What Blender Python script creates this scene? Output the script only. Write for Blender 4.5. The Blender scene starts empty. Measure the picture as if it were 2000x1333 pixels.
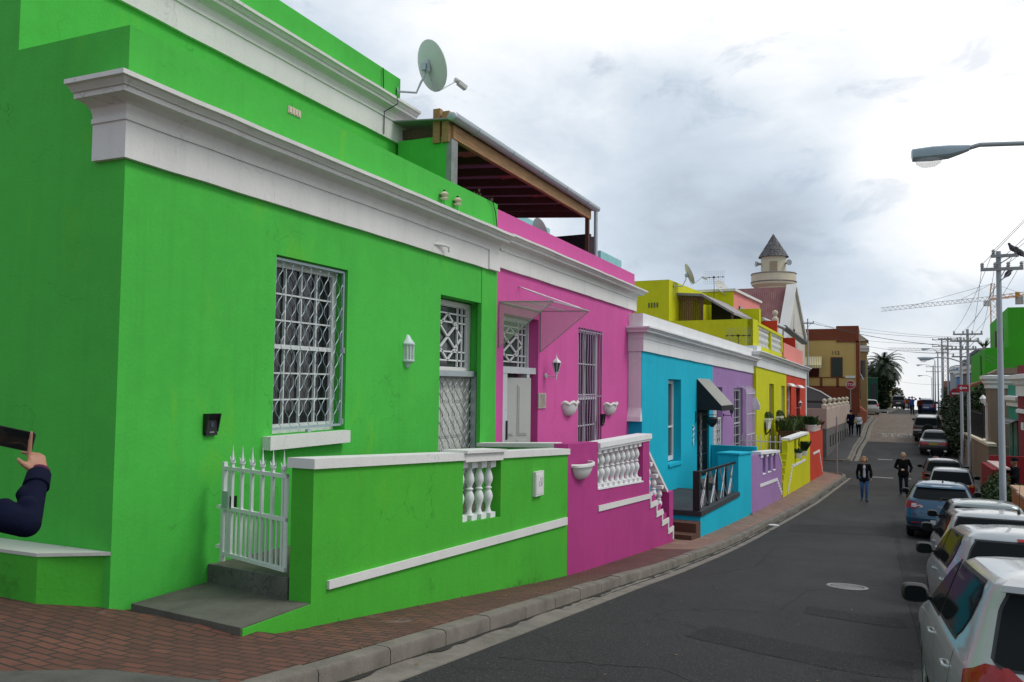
import bpy, bmesh, math, random
from mathutils import Vector, Matrix
random.seed(7)
R = math.radians
SC = bpy.context.scene
COL = SC.collection

# ------------------------------------------------------------------ camera
# World axes: +Y runs down the street, +X is across it to the right, +Z up; the eye is at the origin.
def _n(v): return Vector(v).normalized()
_yc = _n((702/1600, -(757-666.5)/1600, 1))
_b = -(0.0117*_yc[0] + _yc[1]) / _yc[2]
_uc = _n((0.0117, 1, _b))
_Yb = Vector((_yc[0], _yc[1], -_yc[2])); _Ub = Vector((_uc[0], _uc[1], -_uc[2])); _Xb = _Yb.cross(_Ub)
CAMROT = Matrix((_Xb, _Yb, _Ub))          # camera -> world
def ray(px, py):
    return CAMROT @ Vector(((px-1000)/1600, -(py-666.5)/1600, -1))
def atd(px, py, d):
    return ray(px, py) * d
cam = bpy.data.cameras.new('camera'); camo = bpy.data.objects.new('camera', cam); COL.objects.link(camo)
cam.sensor_width = 36; cam.lens = 28.8; cam.clip_end = 3000; cam.clip_start = 0.05
camo.matrix_world = CAMROT.to_4x4()
SC.camera = camo

class Frame:
    """a facade: s runs along it away from the camera, o towards the street, z up"""
    def __init__(f, ox, oy, ang):
        a = R(ang); f.o = Vector((ox, oy, 0)); f.u = Vector((math.sin(a), math.cos(a), 0)); f.n = Vector((math.cos(a), -math.sin(a), 0)); f.ang = a
    def w(f, s, o, z): return f.o + f.u*s + f.n*o + Vector((0, 0, z))
    def hit(f, px, py, off=0):
        r = ray(px, py); t = (f.n.dot(f.o) + off) / f.n.dot(r); p = r*t
        return (p-f.o).dot(f.u), p.z
WORLD = Frame(0, 0, 0)      # s = world Y, o = world X
FA = Frame(-6.0, 0, 0)      # green and pink house
FB = Frame(-5.55, 22.5, 4)  # the four houses after them

def interp(tab, x):
    if x <= tab[0][0]: 
        (x0, y0), (x1, y1) = tab[0], tab[1]
    elif x >= tab[-1][0]:
        (x0, y0), (x1, y1) = tab[-2], tab[-1]
    else:
        for (x0, y0), (x1, y1) in zip(tab, tab[1:]):
            if x0 <= x <= x1: break
    return y0 + (y1-y0)*(x-x0)/(x1-x0)

# ------------------------------------------------------------------ mesh builder
def wloc(o):
    v = Vector((0, 0, 0))
    while o is not None:
        v += o.location; o = o.parent
    return v

class MB:
    def __init__(s): s.v = []; s.f = []; s.m = []; s.cm = 0
    def vert(s, p): s.v.append(Vector(p)); return len(s.v)-1
    def face(s, idx): s.f.append(tuple(idx)); s.m.append(s.cm)
    def poly(s, pts): s.face([s.vert(p) for p in pts])
    def grid(s, rows, close=False):
        """rows of points; faces between neighbours"""
        ids = [[s.vert(p) for p in r] for r in rows]
        n = len(ids[0])
        for a, b in zip(ids, ids[1:]):
            for i in range(n if close else n-1):
                j = (i+1) % n; s.face((a[i], a[j], b[j], b[i]))
        return ids
    def hexa(s, p):
        """8 corners: bottom 0-3 ccw, top 4-7"""
        i = [s.vert(q) for q in p]
        for q in ((3,2,1,0),(4,5,6,7),(0,1,5,4),(1,2,6,5),(2,3,7,6),(3,0,4,7)): s.face([i[k] for k in q])
    def box(s, c, d, rz=0):
        c = Vector(c); hx, hy, hz = d[0]/2, d[1]/2, d[2]/2
        m = Matrix.Rotation(rz, 3, 'Z')
        s.hexa([c + m @ Vector(q) for q in ((-hx,-hy,-hz),(hx,-hy,-hz),(hx,hy,-hz),(-hx,hy,-hz),(-hx,-hy,hz),(hx,-hy,hz),(hx,hy,hz),(-hx,hy,hz))])
    def fbox(s, fr, s0, s1, o0, o1, z0, z1, z0b=None, z1b=None):
        """box in a frame; z0b, z1b are bottom and top at the far end"""
        if z0b is None: z0b = z0
        if z1b is None: z1b = z1
        W = fr.w
        s.hexa([W(s0,o0,z0), W(s0,o1,z0), W(s1,o1,z0b), W(s1,o0,z0b), W(s0,o0,z1), W(s0,o1,z1), W(s1,o1,z1b), W(s1,o0,z1b)])
    def bar(s, a, b, w, h=None, up=(0,0,1)):
        """rectangular bar from a to b"""
        a, b = Vector(a), Vector(b); h = h or w; d = (b-a)
        if d.length < 1e-6: return
        d.normalize(); up = Vector(up)
        if abs(d.dot(up)) > .98: up = Vector((0, 1, 0)) if abs(d.y) < .9 else Vector((1, 0, 0))
        x = d.cross(up).normalized(); y = x.cross(d)
        s.hexa([a-x*w/2-y*h/2, a+x*w/2-y*h/2, b+x*w/2-y*h/2, b-x*w/2-y*h/2, a-x*w/2+y*h/2, a+x*w/2+y*h/2, b+x*w/2+y*h/2, b-x*w/2+y*h/2])
    def tube(s, pts, r, n=8, cap=True):
        """tube through points; r a number or a list"""
        pts = [Vector(p) for p in pts]
        rs = r if isinstance(r, (list, tuple)) else [r]*len(pts)
        rows = []; prev = None
        for i, p in enumerate(pts):
            d = (pts[min(i+1, len(pts)-1)] - pts[max(i-1, 0)]).normalized()
            if prev is None:
                a = Vector((0, 0, 1)) if abs(d.z) < .9 else Vector((1, 0, 0))
                x = d.cross(a).normalized()
            else:
                x = (prev - d*prev.dot(d)).normalized()
            prev = x; y = d.cross(x)
            rows.append([p + (x*math.cos(t*2*math.pi/n) + y*math.sin(t*2*math.pi/n))*rs[i] for t in range(n)])
        ids = s.grid(rows, True)
        if cap: s.face(ids[0][::-1]); s.face(ids[-1])
    def lathe(s, prof, n=16, c=(0,0,0), cap=True, sq=None):
        """profile of (r, z) turned about z"""
        c = Vector(c)
        rows = [[c + Vector((r*math.cos(2*math.pi*k/n), r*math.sin(2*math.pi*k/n), z)) for k in range(n)] for r, z in prof]
        ids = s.grid(rows, True)
        if cap: s.face(ids[0][::-1]); s.face(ids[-1])
    def ball(s, c, r, n=12, m=8):
        c = Vector(c); r = Vector(r) if not isinstance(r, (int, float)) else Vector((r, r, r))
        rows = []
        for i in range(m+1):
            t = math.pi*i/m; q = max(math.sin(t), .02)
            rows.append([c + Vector((r.x*q*math.cos(2*math.pi*k/n), r.y*q*math.sin(2*math.pi*k/n), -r.z*math.cos(t))) for k in range(n)])
        ids = s.grid(rows, True); s.face(ids[0][::-1]); s.face(ids[-1])
    def prism(s, pts, vec):
        vec = Vector(vec); pts = [Vector(p) for p in pts]
        a = [s.vert(p) for p in pts]; b = [s.vert(p+vec) for p in pts]; n = len(a)
        s.face(a[::-1]); s.face(b)
        for i in range(n): s.face((a[i], a[(i+1) % n], b[(i+1) % n], b[i]))
    def sweep(s, path, prof, cap=True, wob=0):
        """profile of (out, dz) swept along a path of points; out is to the right of travel; wob is the waviness of old plaster"""
        path = [Vector(p) for p in path]; rows = []
        if wob:
            Q = []
            for a, b in zip(path, path[1:]):
                n = max(1, int((b-a).length/.45))
                for i in range(n): Q.append(a.lerp(b, i/n) + (Vector((0, 0, random.uniform(-wob, wob))) if i else Vector()))
            path = Q+[path[-1]]
        for i, p in enumerate(path):
            d0 = (path[i]-path[i-1]) if i else None; d1 = (path[i+1]-path[i]) if i < len(path)-1 else None
            def nr(d): return Vector((d.y, -d.x, 0)).normalized()
            if d0 is None: n = nr(d1)
            elif d1 is None: n = nr(d0)
            else:
                a, b = nr(d0), nr(d1); n = (a+b).normalized(); n = n / max(.3, n.dot(a))
            rows.append([p + n*o + Vector((0, 0, z)) for o, z in prof])
        ids = s.grid(rows)
        if cap: s.face(ids[0]); s.face(ids[-1][::-1])
    def wall(s, fr, s0, s1, z0, z1, o, holes=(), depth=.25, thick=.0, z1b=None):
        """wall front with openings (s0, s1, z0, z1) and their reveals"""
        ss = sorted({s0, s1, *[h[0] for h in holes], *[h[1] for h in holes]}); zs = sorted({z0, z1, *[h[2] for h in holes], *[h[3] for h in holes]})
        ss = [a for a in ss if s0 <= a <= s1]; zs = [a for a in zs if z0 <= a <= z1]
        def Z(a, z): return z if (z1b is None or z < z1) else z1 + (z1b-z1)*(a-s0)/(s1-s0)
        for a, b in zip(ss, ss[1:]):
            for c, d in zip(zs, zs[1:]):
                if any(h[0] <= a and b <= h[1] and h[2] <= c and d <= h[3] for h in holes): continue
                s.poly([fr.w(a,o,Z(a,c)), fr.w(b,o,Z(b,c)), fr.w(b,o,Z(b,d)), fr.w(a,o,Z(a,d))])
        for h in holes:
            dp = h[4] if len(h) > 4 else depth
            a, b, c, d = h[:4]; i = o-dp
            s.poly([fr.w(a,o,c), fr.w(a,i,c), fr.w(b,i,c), fr.w(b,o,c)][::-1]); s.poly([fr.w(a,o,d), fr.w(a,i,d), fr.w(b,i,d), fr.w(b,o,d)])
            s.poly([fr.w(a,o,c), fr.w(a,i,c), fr.w(a,i,d), fr.w(a,o,d)]); s.poly([fr.w(b,o,c), fr.w(b,i,c), fr.w(b,i,d), fr.w(b,o,d)][::-1])
            s.poly([fr.w(a,i,c), fr.w(b,i,c), fr.w(b,i,d), fr.w(a,i,d)])
    def build(s, name, mat, parent=None, loc=None, smooth=None, local=False, weld=False):
        """links everything collected as one mesh object; vertices are world points unless local"""
        base = Vector((0, 0, 0)) if local else (wloc(parent) if parent else Vector((0, 0, 0)))
        if loc is not None and not local: base = base + Vector(loc) if parent else Vector(loc)
        me = bpy.data.meshes.new(name)
        me.from_pydata([tuple(v-base) for v in s.v], [], s.f)
        mats = mat if isinstance(mat, (list, tuple)) else [mat]
        for m in mats: me.materials.append(m)
        if len(mats) > 1: me.polygons.foreach_set('material_index', s.m)
        bm = bmesh.new(); bm.from_mesh(me)
        if weld: bmesh.ops.remove_doubles(bm, verts=bm.verts, dist=1e-4)
        bmesh.ops.recalc_face_normals(bm, faces=bm.faces)
        bm.to_mesh(me); bm.free()
        if smooth:
            me.shade_smooth(); me.set_sharp_from_angle(angle=R(smooth))
        o = bpy.data.objects.new(name, me); COL.objects.link(o)
        if parent: o.parent = parent
        if loc is not None: o.location = loc
        return o

def tag(o, label=None, cat=None, group=None, kind=None):
    if label: o['label'] = label
    if cat: o['category'] = cat
    if group: o['group'] = group
    if kind: o['kind'] = kind
    return o
def thing(name, loc, label, cat, group=None, rz=0):
    o = bpy.data.objects.new(name, None); COL.objects.link(o); o.location = loc; o.rotation_euler = (0, 0, rz); o.empty_display_size = .2
    return tag(o, label, cat, group)
def kids(o): return [c for c in COL.objects if c.parent == o]
def dup(o, loc, label=None, rz=None, parent=None):
    c = o.copy(); COL.objects.link(c); c.location = loc
    if label: c['label'] = label
    if rz is not None: c.rotation_euler = (c.rotation_euler[0], c.rotation_euler[1], rz)
    if parent: c.parent = parent
    for k in kids(o):
        d = k.copy(); COL.objects.link(d); d.parent = c
        for g in kids(k):
            e = g.copy(); COL.objects.link(e); e.parent = d
    return c
def again(o, loc, parent):
    """another copy of a part under its thing"""
    c = o.copy(); COL.objects.link(c); c.parent = parent; c.location = loc
    return c
def textmesh(name, body, size, mat, parent, M, ext=.003, align='CENTER'):
    """lettering as a mesh; M places the text plane"""
    cu = bpy.data.curves.new(name, 'FONT'); cu.body = body; cu.size = size; cu.extrude = ext; cu.align_x = align; cu.align_y = 'CENTER'
    t = bpy.data.objects.new(name, cu); COL.objects.link(t)
    bpy.context.view_layer.update()
    me = bpy.data.meshes.new_from_object(t.evaluated_get(bpy.context.evaluated_depsgraph_get()))
    bpy.data.objects.remove(t); bpy.data.curves.remove(cu)
    me.transform(M); me.materials.clear(); me.materials.append(mat)
    o = bpy.data.objects.new(name, me); COL.objects.link(o)
    if parent: o.parent = parent
    return o
def facing(fr, s, o, z, parent=None):
    """matrix for text standing on a facade and read from the street"""
    M = Matrix((( fr.u.x, 0, fr.n.x, 0), (fr.u.y, 0, fr.n.y, 0), (0, 1, 0, 0), (0, 0, 0, 1)))
    M = Matrix.Translation(fr.w(s, o, z) - (wloc(parent) if parent else Vector((0,0,0)))) @ M
    return M

# ------------------------------------------------------------------ materials
_mats = {}
def nodes(name):
    m = bpy.data.materials.new(name); m.use_nodes = True
    t = m.node_tree; b = t.nodes['Principled BSDF']
    return m, t, b
def ln(t, a, b): t.links.new(a, b)
def coords(t, scale=None, kind='Object'):
    c = t.nodes.new('ShaderNodeTexCoord'); out = c.outputs[kind]
    if scale is not None:
        mp = t.nodes.new('ShaderNodeMapping'); mp.inputs['Scale'].default_value = scale if isinstance(scale, tuple) else (scale,)*3
        ln(t, out, mp.inputs[0]); out = mp.outputs[0]
    return out
def noise(t, vec, scale, detail=4, rough=.55, dist=0):
    n = t.nodes.new('ShaderNodeTexNoise'); n.inputs['Scale'].default_value = scale; n.inputs['Detail'].default_value = detail; n.inputs['Roughness'].default_value = rough; n.inputs['Distortion'].default_value = dist
    ln(t, vec, n.inputs['Vector']); return n.outputs['Fac']
def ramp(t, fac, stops):
    r = t.nodes.new('ShaderNodeValToRGB'); e = r.color_ramp.elements
    while len(e) < len(stops): e.new(.5)
    for k, (p, c) in zip(e, stops):
        k.position = p; k.color = (*c, 1) if len(c) == 3 else c
    ln(t, fac, r.inputs[0]); return r.outputs[0]
def mix(t, fac, a, b, mode='MIX'):
    m = t.nodes.new('ShaderNodeMix'); m.data_type = 'RGBA'; m.blend_type = mode
    for sock, v in ((m.inputs[0], fac), (m.inputs[6], a), (m.inputs[7], b)):
        if isinstance(v, (int, float)): sock.default_value = v
        elif isinstance(v, tuple): sock.default_value = (*v[:3], 1)
        else: ln(t, v, sock)
    return m.outputs[2]
def bump(t, b, h, strength=.3, dist=.01):
    n = t.nodes.new('ShaderNodeBump'); n.inputs['Strength'].default_value = strength; n.inputs['Distance'].default_value = dist
    ln(t, h, n.inputs['Height']); ln(t, n.outputs[0], b.inputs['Normal'])
def sc(c, k): return tuple(max(0, min(1, x*k)) for x in c)
def plaster(name, col=(.5,.5,.5), rough=.75, var=.1, stain=None, stain_amt=.55, dirt=.35, bmp=.25):
    """painted render: roller texture, faint colour drift, a few stains and scuffs"""
    if name in _mats: return _mats[name]
    m, t, b = nodes(name); v = coords(t)
    n1 = noise(t, v, .9, 5, .6); n2 = noise(t, v, 5, 5, .65)
    c = mix(t, n1, sc(col, 1-var), sc(col, 1+var*.8))
    c = mix(t, ramp(t, n2, [(.35, (0,0,0)), (.75, (.35,)*3)]), c, sc(col, 1-var*1.6))
    w1 = noise(t, coords(t, (4.5, 4.5, .22)), 1.5, 6, .7, .2)      # rain streaks and old roller lines
    c = mix(t, ramp(t, w1, [(.50, (0,)*3), (.74, (.30,)*3)]), c, sc(col, .66))
    w2 = noise(t, v, .55, 3, .5); c = mix(t, ramp(t, w2, [(.46, (0,)*3), (.52, (.30,)*3)]), c, sc(col, 1.12))   # patches of a later coat
    vo = t.nodes.new('ShaderNodeTexVoronoi'); vo.feature = 'DISTANCE_TO_EDGE'; vo.inputs['Scale'].default_value = .8
    wv = t.nodes.new('ShaderNodeVectorMath'); wv.operation = 'ADD'; nn = t.nodes.new('ShaderNodeTexNoise'); nn.inputs['Scale'].default_value = 2.2; nn.inputs['Detail'].default_value = 7
    ln(t, v, nn.inputs[0]); ln(t, v, wv.inputs[0]); ln(t, nn.outputs['Color'], wv.inputs[1]); ln(t, wv.outputs[0], vo.inputs['Vector'])
    ck = mix(t, ramp(t, noise(t, v, .8, 2, .5), [(.52, (0,)*3), (.6, (.55,)*3)]), (0,0,0), ramp(t, vo.outputs[0], [(.0, (1,)*3), (.006, (0,)*3)]))
    c = mix(t, ck, c, sc(col, .42))
    if stain:
        sv = coords(t, (1, 1, .35)); n3 = noise(t, sv, 1.3, 6, .7, .6)
        c = mix(t, ramp(t, n3, [(.60, (0,)*3), (.74, (stain_amt,)*3)]), c, stain)
    if dirt:
        dv = coords(t, (2.2, 2.2, .5)); n4 = noise(t, dv, 2.2, 7, .75, .3)
        c = mix(t, ramp(t, n4, [(.62, (0,)*3), (.80, (dirt,)*3)]), c, (.10, .085, .06))
    ln(t, c, b.inputs['Base Color']); b.inputs['Roughness'].default_value = rough
    b.inputs['Specular IOR Level'].default_value = .18
    h = mix(t, .5, noise(t, v, 28, 4, .6), noise(t, v, 4, 3, .5)); bump(t, b, h, bmp, .03)
    _mats[name] = m; return m
def flat(name, col=(.5,.5,.5), rough=.5, metal=0, var=.08, spec=.5, coat=0, bmp=0, scale=14):
    """painted metal, plastic, cloth and the like"""
    if name in _mats: return _mats[name]
    m, t, b = nodes(name); v = coords(t)
    n = noise(t, v, scale, 5, .6)
    ln(t, mix(t, n, sc(col, 1-var), sc(col, 1+var)), b.inputs['Base Color'])
    ln(t, ramp(t, n, [(.3, (max(.02, rough-.08),)*3), (.7, (min(1, rough+.08),)*3)]), b.inputs['Roughness'])
    b.inputs['Metallic'].default_value = metal; b.inputs['Specular IOR Level'].default_value = spec; b.inputs['Coat Weight'].default_value = coat; b.inputs['Coat Roughness'].default_value = .04
    if bmp: bump(t, b, n, bmp, .01)
    _mats[name] = m; return m
def glass(name, col=(.012,.013,.014), rough=.04, spec=.5, ior=0):
    if name in _mats: return _mats[name]
    m, t, b = nodes(name); v = coords(t)
    n = noise(t, v, 1.4, 3, .5)
    ln(t, mix(t, n, sc(col, .6), sc(col, 1.5)), b.inputs['Base Color']); b.inputs['Roughness'].default_value = rough; b.inputs['Specular IOR Level'].default_value = spec
    bump(t, b, noise(t, v, 2.2, 2, .5), .03, .02)
    if ior: b.inputs['IOR'].default_value = ior
    _mats[name] = m; return m
def carpaint(name, col, metal=.0, rough=.35):
    if name in _mats: return _mats[name]
    m, t, b = nodes(name); v = coords(t)
    fl = noise(t, v, 900, 2, .5); dv = noise(t, v, 6, 6, .7)
    c = mix(t, fl, sc(col, .88), sc(col, 1.1))
    c = mix(t, ramp(t, dv, [(.55, (0,)*3), (.85, (.3,)*3)]), c, sc((.35,.32,.28), .8))
    ln(t, c, b.inputs['Base Color']); b.inputs['Metallic'].default_value = metal
    b.inputs['Roughness'].default_value = rough; b.inputs['Coat Weight'].default_value = .8
    ln(t, ramp(t, dv, [(.4, (.03,)*3), (.8, (.12,)*3)]), b.inputs['Coat Roughness'])
    _mats[name] = m; return m
def concrete(name, col=(.22,.21,.19), crack=False):
    if name in _mats: return _mats[name]
    m, t, b = nodes(name); v = coords(t)
    n1 = noise(t, v, 2.3, 8, .7, .2); n2 = noise(t, v, 60, 4, .6)
    c = ramp(t, n1, [(.25, sc(col, .5)), (.5, col), (.75, sc(col, 1.35))])
    c = mix(t, ramp(t, n2, [(.45, (0,)*3), (.7, (.35,)*3)]), c, sc(col, .45))
    h = mix(t, .5, n1, n2)
    if crack:
        vo = t.nodes.new('ShaderNodeTexVoronoi'); vo.feature = 'DISTANCE_TO_EDGE'; vo.inputs['Scale'].default_value = 4.5
        wv = t.nodes.new('ShaderNodeVectorMath'); wv.operation = 'ADD'
        nn = t.nodes.new('ShaderNodeTexNoise'); nn.inputs['Scale'].default_value = 3; ln(t, v, nn.inputs[0]); ln(t, v, wv.inputs[0]); ln(t, nn.outputs['Color'], wv.inputs[1]); ln(t, wv.outputs[0], vo.inputs['Vector'])
        c = mix(t, ramp(t, vo.outputs[0], [(.0, (.8,)*3), (.03, (0,)*3)]), c, (.02,.02,.02))
    ln(t, c, b.inputs['Base Color']); b.inputs['Roughness'].default_value = .88; bump(t, b, h, .5, .015)
    _mats[name] = m; return m
def asphalt(name='asphalt', col=(.024,.024,.0245)):
    if name in _mats: return _mats[name]
    m, t, b = nodes(name); v = coords(t)
    big = noise(t, v, .35, 6, .65, .4); mid = noise(t, coords(t, (1, .25, 1)), 1.3, 6, .7, .2); fine = noise(t, v, 62, 4, .75)
    c = ramp(t, big, [(.3, sc(col, .72)), (.55, col), (.75, sc(col, 1.45))])
    c = mix(t, ramp(t, mid, [(.45, (0,)*3), (.75, (.5,)*3)]), c, sc(col, 1.6))
    c = mix(t, ramp(t, fine, [(.50, (0,)*3), (.68, (.75,)*3)]), c, (.085,.082,.078)); c = mix(t, ramp(t, fine, [(.32, (.8,)*3), (.45, (0,)*3)]), c, (.008,.008,.008))
    spk = noise(t, v, 47, 2, .5); c = mix(t, ramp(t, spk, [(.69, (0,)*3), (.72, (.6,)*3)]), c, (.24,.23,.21))
    vo = t.nodes.new('ShaderNodeTexVoronoi'); vo.feature = 'DISTANCE_TO_EDGE'; vo.inputs['Scale'].default_value = .42
    wv = t.nodes.new('ShaderNodeVectorMath'); wv.operation = 'ADD'; nn = t.nodes.new('ShaderNodeTexNoise'); nn.inputs['Scale'].default_value = 1.1; nn.inputs['Detail'].default_value = 6
    ln(t, v, nn.inputs[0]); ln(t, v, wv.inputs[0]); ln(t, nn.outputs['Color'], wv.inputs[1]); ln(t, wv.outputs[0], vo.inputs['Vector'])
    c = mix(t, ramp(t, vo.outputs[0], [(.0, (.7,)*3), (.008, (0,)*3)]), c, (.015,)*3)
    ln(t, c, b.inputs['Base Color'])
    ln(t, ramp(t, big, [(.3, (.7,)*3), (.7, (.92,)*3)]), b.inputs['Roughness']); b.inputs['Specular IOR Level'].default_value = .25; bump(t, b, fine, .8, .012)
    _mats[name] = m; return m
def pavers(name, c1=(.3,.2,.1), c2=(.2,.1,.1), mortar=(.05,.05,.05), bw=.21, bh=.105, rot=0, msize=.008, bmp=.6):
    if name in _mats: return _mats[name]
    m, t, b = nodes(name)
    c = t.nodes.new('ShaderNodeTexCoord'); mp = t.nodes.new('ShaderNodeMapping'); mp.inputs['Rotation'].default_value = (0, 0, rot); ln(t, c.outputs['Object'], mp.inputs[0])
    wv = t.nodes.new('ShaderNodeVectorMath'); wv.operation = 'MULTIPLY_ADD'; nn = t.nodes.new('ShaderNodeTexNoise'); nn.inputs['Scale'].default_value = 1.6; ln(t, c.outputs['Object'], nn.inputs[0])
    ln(t, nn.outputs['Color'], wv.inputs[0]); wv.inputs[1].default_value = (.05, .05, 0); ln(t, mp.outputs[0], wv.inputs[2])
    br = t.nodes.new('ShaderNodeTexBrick'); br.inputs['Scale'].default_value = 1; br.inputs['Brick Width'].default_value = bw; br.inputs['Row Height'].default_value = bh; br.inputs['Mortar Size'].default_value = msize; br.inputs['Mortar Smooth'].default_value = .3
    br.inputs['Color1'].default_value = (*c1, 1); br.inputs['Color2'].default_value = (*c2, 1); br.inputs['Mortar'].default_value = (*mortar, 1); br.inputs['Bias'].default_value = -.1
    ln(t, wv.outputs[0], br.inputs['Vector'])
    v = coords(t); n1 = noise(t, v, 1.1, 6, .7, .4); n2 = noise(t, v, 45, 4, .65)
    col = mix(t, ramp(t, n1, [(.38, (0,)*3), (.68, (.75,)*3)]), br.outputs['Color'], sc(c1, .42))
    col = mix(t, ramp(t, n2, [(.5, (0,)*3), (.72, (.4,)*3)]), col, (.05,.045,.04))
    ls = noise(t, v, 3.1, 7, .75, .8); col = mix(t, ramp(t, ls, [(.62, (0,)*3), (.72, (.35,)*3)]), col, (.32,.28,.25))
    ln(t, col, b.inputs['Base Color']); b.inputs['Roughness'].default_value = .82
    inv = t.nodes.new('ShaderNodeMath'); inv.operation = 'SUBTRACT'; inv.inputs[0].default_value = 1; ln(t, br.outputs['Fac'], inv.inputs[1])
    h = t.nodes.new('ShaderNodeMath'); h.operation = 'MULTIPLY_ADD'; ln(t, n2, h.inputs[0]); h.inputs[1].default_value = .35; ln(t, inv.outputs[0], h.inputs[2]); bump(t, b, h.outputs[0], bmp, .012)
    _mats[name] = m; return m
def wood(name, col=(.30,.15,.055), axis=(1, .08, 1)):
    if name in _mats: return _mats[name]
    m, t, b = nodes(name); v = coords(t, axis)
    n = noise(t, v, 26, 6, .65, 1.2); n2 = noise(t, coords(t), 1.7, 4, .6)
    c = ramp(t, n, [(.25, sc(col, .55)), (.5, col), (.75, sc(col, 1.4))]); c = mix(t, ramp(t, n2, [(.4, (0,)*3), (.8, (.5,)*3)]), c, sc(col, .5))
    ln(t, c, b.inputs['Base Color']); b.inputs['Roughness'].default_value = .7; bump(t, b, n, .25, .005)
    _mats[name] = m; return m
def ribbed(name, col, axis='X', period=.076, rough=.5, dirtcol=(.2,.1,.06), amt=.5, bmp=1):
    """corrugated sheet"""
    if name in _mats: return _mats[name]
    m, t, b = nodes(name); v = coords(t)
    w = t.nodes.new('ShaderNodeTexWave'); w.bands_direction = axis; w.inputs['Scale'].default_value = .314/period; w.wave_profile = 'SIN'; ln(t, v, w.inputs[0])
    n = noise(t, coords(t, (1, 1, .3)), 1.6, 7, .7, .4)
    ln(t, mix(t, ramp(t, n, [(.45, (0,)*3), (.75, (amt,)*3)]), col, dirtcol), b.inputs['Base Color']); b.inputs['Roughness'].default_value = rough
    bump(t, b, w.outputs['Fac'], bmp, .02)
    _mats[name] = m; return m
def leafmat(name, col=(.05,.08,.02)):
    if name in _mats: return _mats[name]
    m, t, b = nodes(name)
    oi = t.nodes.new('ShaderNodeTexCoord'); n = noise(t, oi.outputs['Object'], 2.2, 4, .6); n2 = noise(t, oi.outputs['Object'], 17, 2, .6)
    c = mix(t, n, sc(col, .55), sc(col, 1.5)); c = mix(t, ramp(t, n2, [(.5, (0,)*3), (.8, (.6,)*3)]), c, (col[0]*1.9, col[1]*1.6, col[2]*1.0))
    ln(t, c, b.inputs['Base Color']); b.inputs['Roughness'].default_value = .55; b.inputs['Specular IOR Level'].default_value = .35
    _mats[name] = m; return m

GREEN = plaster('green_paint', (.070,.485,.062), var=.15, stain=(.17,.52,.02), stain_amt=.5, dirt=.22)
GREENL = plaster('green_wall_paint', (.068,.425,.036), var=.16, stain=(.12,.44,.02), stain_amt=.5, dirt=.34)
PINKL = plaster('dim_dirty_pink', (.44,.05,.225), var=.14, stain=(.40,.05,.22), dirt=.24)  # deepened copy of the house pink: dirt and lens falloff put in the colour
WHITE = plaster('white_paint', (.74,.74,.735), var=.05, dirt=.22)
WHITE2 = plaster('white_trim_paint', (.70,.69,.66), var=.07, dirt=.42)
PINK = plaster('pink_paint', (.62,.10,.335), var=.12, stain=(.55,.06,.27), dirt=.14)
BLUE = plaster('blue_paint', (.010,.45,.60), var=.11, dirt=.14)
PURPLE = plaster('purple_paint', (.345,.20,.42), var=.11, stain=(.40,.27,.48), dirt=.14)
YELLOW = plaster('yellow_paint', (.60,.60,.013), var=.12, stain=(.36,.36,.02), dirt=.2)
RED = plaster('red_paint', (.56,.058,.03), var=.11, dirt=.18)
SALMON = plaster('salmon_paint', (.74,.25,.22), var=.07, dirt=.16)
CREAM = plaster('cream_paint', (.62,.55,.42), var=.07, dirt=.22)
WMET = flat('white_metal', (.68,.70,.69), .4, spec=.5)
GALV = flat('galvanised_steel', (.42,.47,.49), .42, metal=.35, var=.2, scale=8)
BLACKM = flat('black_metal', (.012,.012,.013), .4)
BLACKP = flat('black_plastic', (.010,.010,.011), .45)
GLASS = glass('dark_glass')
SHADEGLASS = glass('grey_glass', (.05,.055,.06), .06)
WDOOR = flat('white_door_paint', (.62,.62,.58), .45, var=.05)
WSTEEL = flat('steel_grey_pole', (.33,.36,.38), .5, metal=.2, var=.15, scale=5)
WOODL = wood('pine_beam', (.36,.20,.08)); WOODD = wood('dark_timber', (.10,.045,.025))
CONC = concrete('worn_concrete', (.105,.10,.08)); CONCC = concrete('cracked_concrete', (.12,.115,.105), True); KERBC = concrete('kerb_concrete', (.165,.145,.118))
# ------------------------------------------------------------------ the lie of the land
XL = [(-8,-3.4),(12,-3.4),(16,-3.3),(21.2,-3.1),(27,-2.65),(33,-2.1),(44.5,-1.2),(52,-1.2),(58,-1.0),(63,-.62),(72,-.35),(80,.1),(93,1.7),(110,2.8),(140,5),(230,12)]
XR = [(-8,2.45),(16,2.6),(20,3.05),(26,3.2),(33,3.8),(38,4.0),(45,4.3),(60,4.9),(75,5.4),(90,6.6),(110,8.2),(140,11),(230,19)]
ZL = [(-8,-.5),(0,-1.47),(4.69,-2.07),(6.94,-2.355),(10.77,-2.83),(14.5,-3.28),(17.5,-3.58),(21.2,-3.91),(27,-4.17),(33,-4.34),(44.5,-4.52),(50,-4.42),(55,-4.2),(58,-3.98),(60,-3.84),(63,-3.58),(70,-3.07),(78,-2.78),(88,-2.64),(100,-2.6),(112,-2.66),(130,-3.2),(160,-5),(230,-10)]
ZR = [(-8,-1.3),(0,-2.2),(5,-2.62),(11,-3.1),(16,-3.52),(21,-3.86),(25,-4.02),(33,-4.32),(37,-4.42),(44.5,-4.52),(50,-4.42),(55,-4.2),(58,-3.98),(60,-3.84),(63,-3.58),(70,-3.07),(78,-2.78),(88,-2.64),(100,-2.6),(112,-2.66),(130,-3.2),(160,-5),(230,-10)]
ZW = [(-8,-.4),(0,-1.38),(5.92,-2.14),(12.26,-3.03),(19.3,-3.66),(22,-3.8),(27,-4.0),(32,-4.13),(38,-4.24),(46,-4.38)]   # pavement at the foot of the walls
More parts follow.
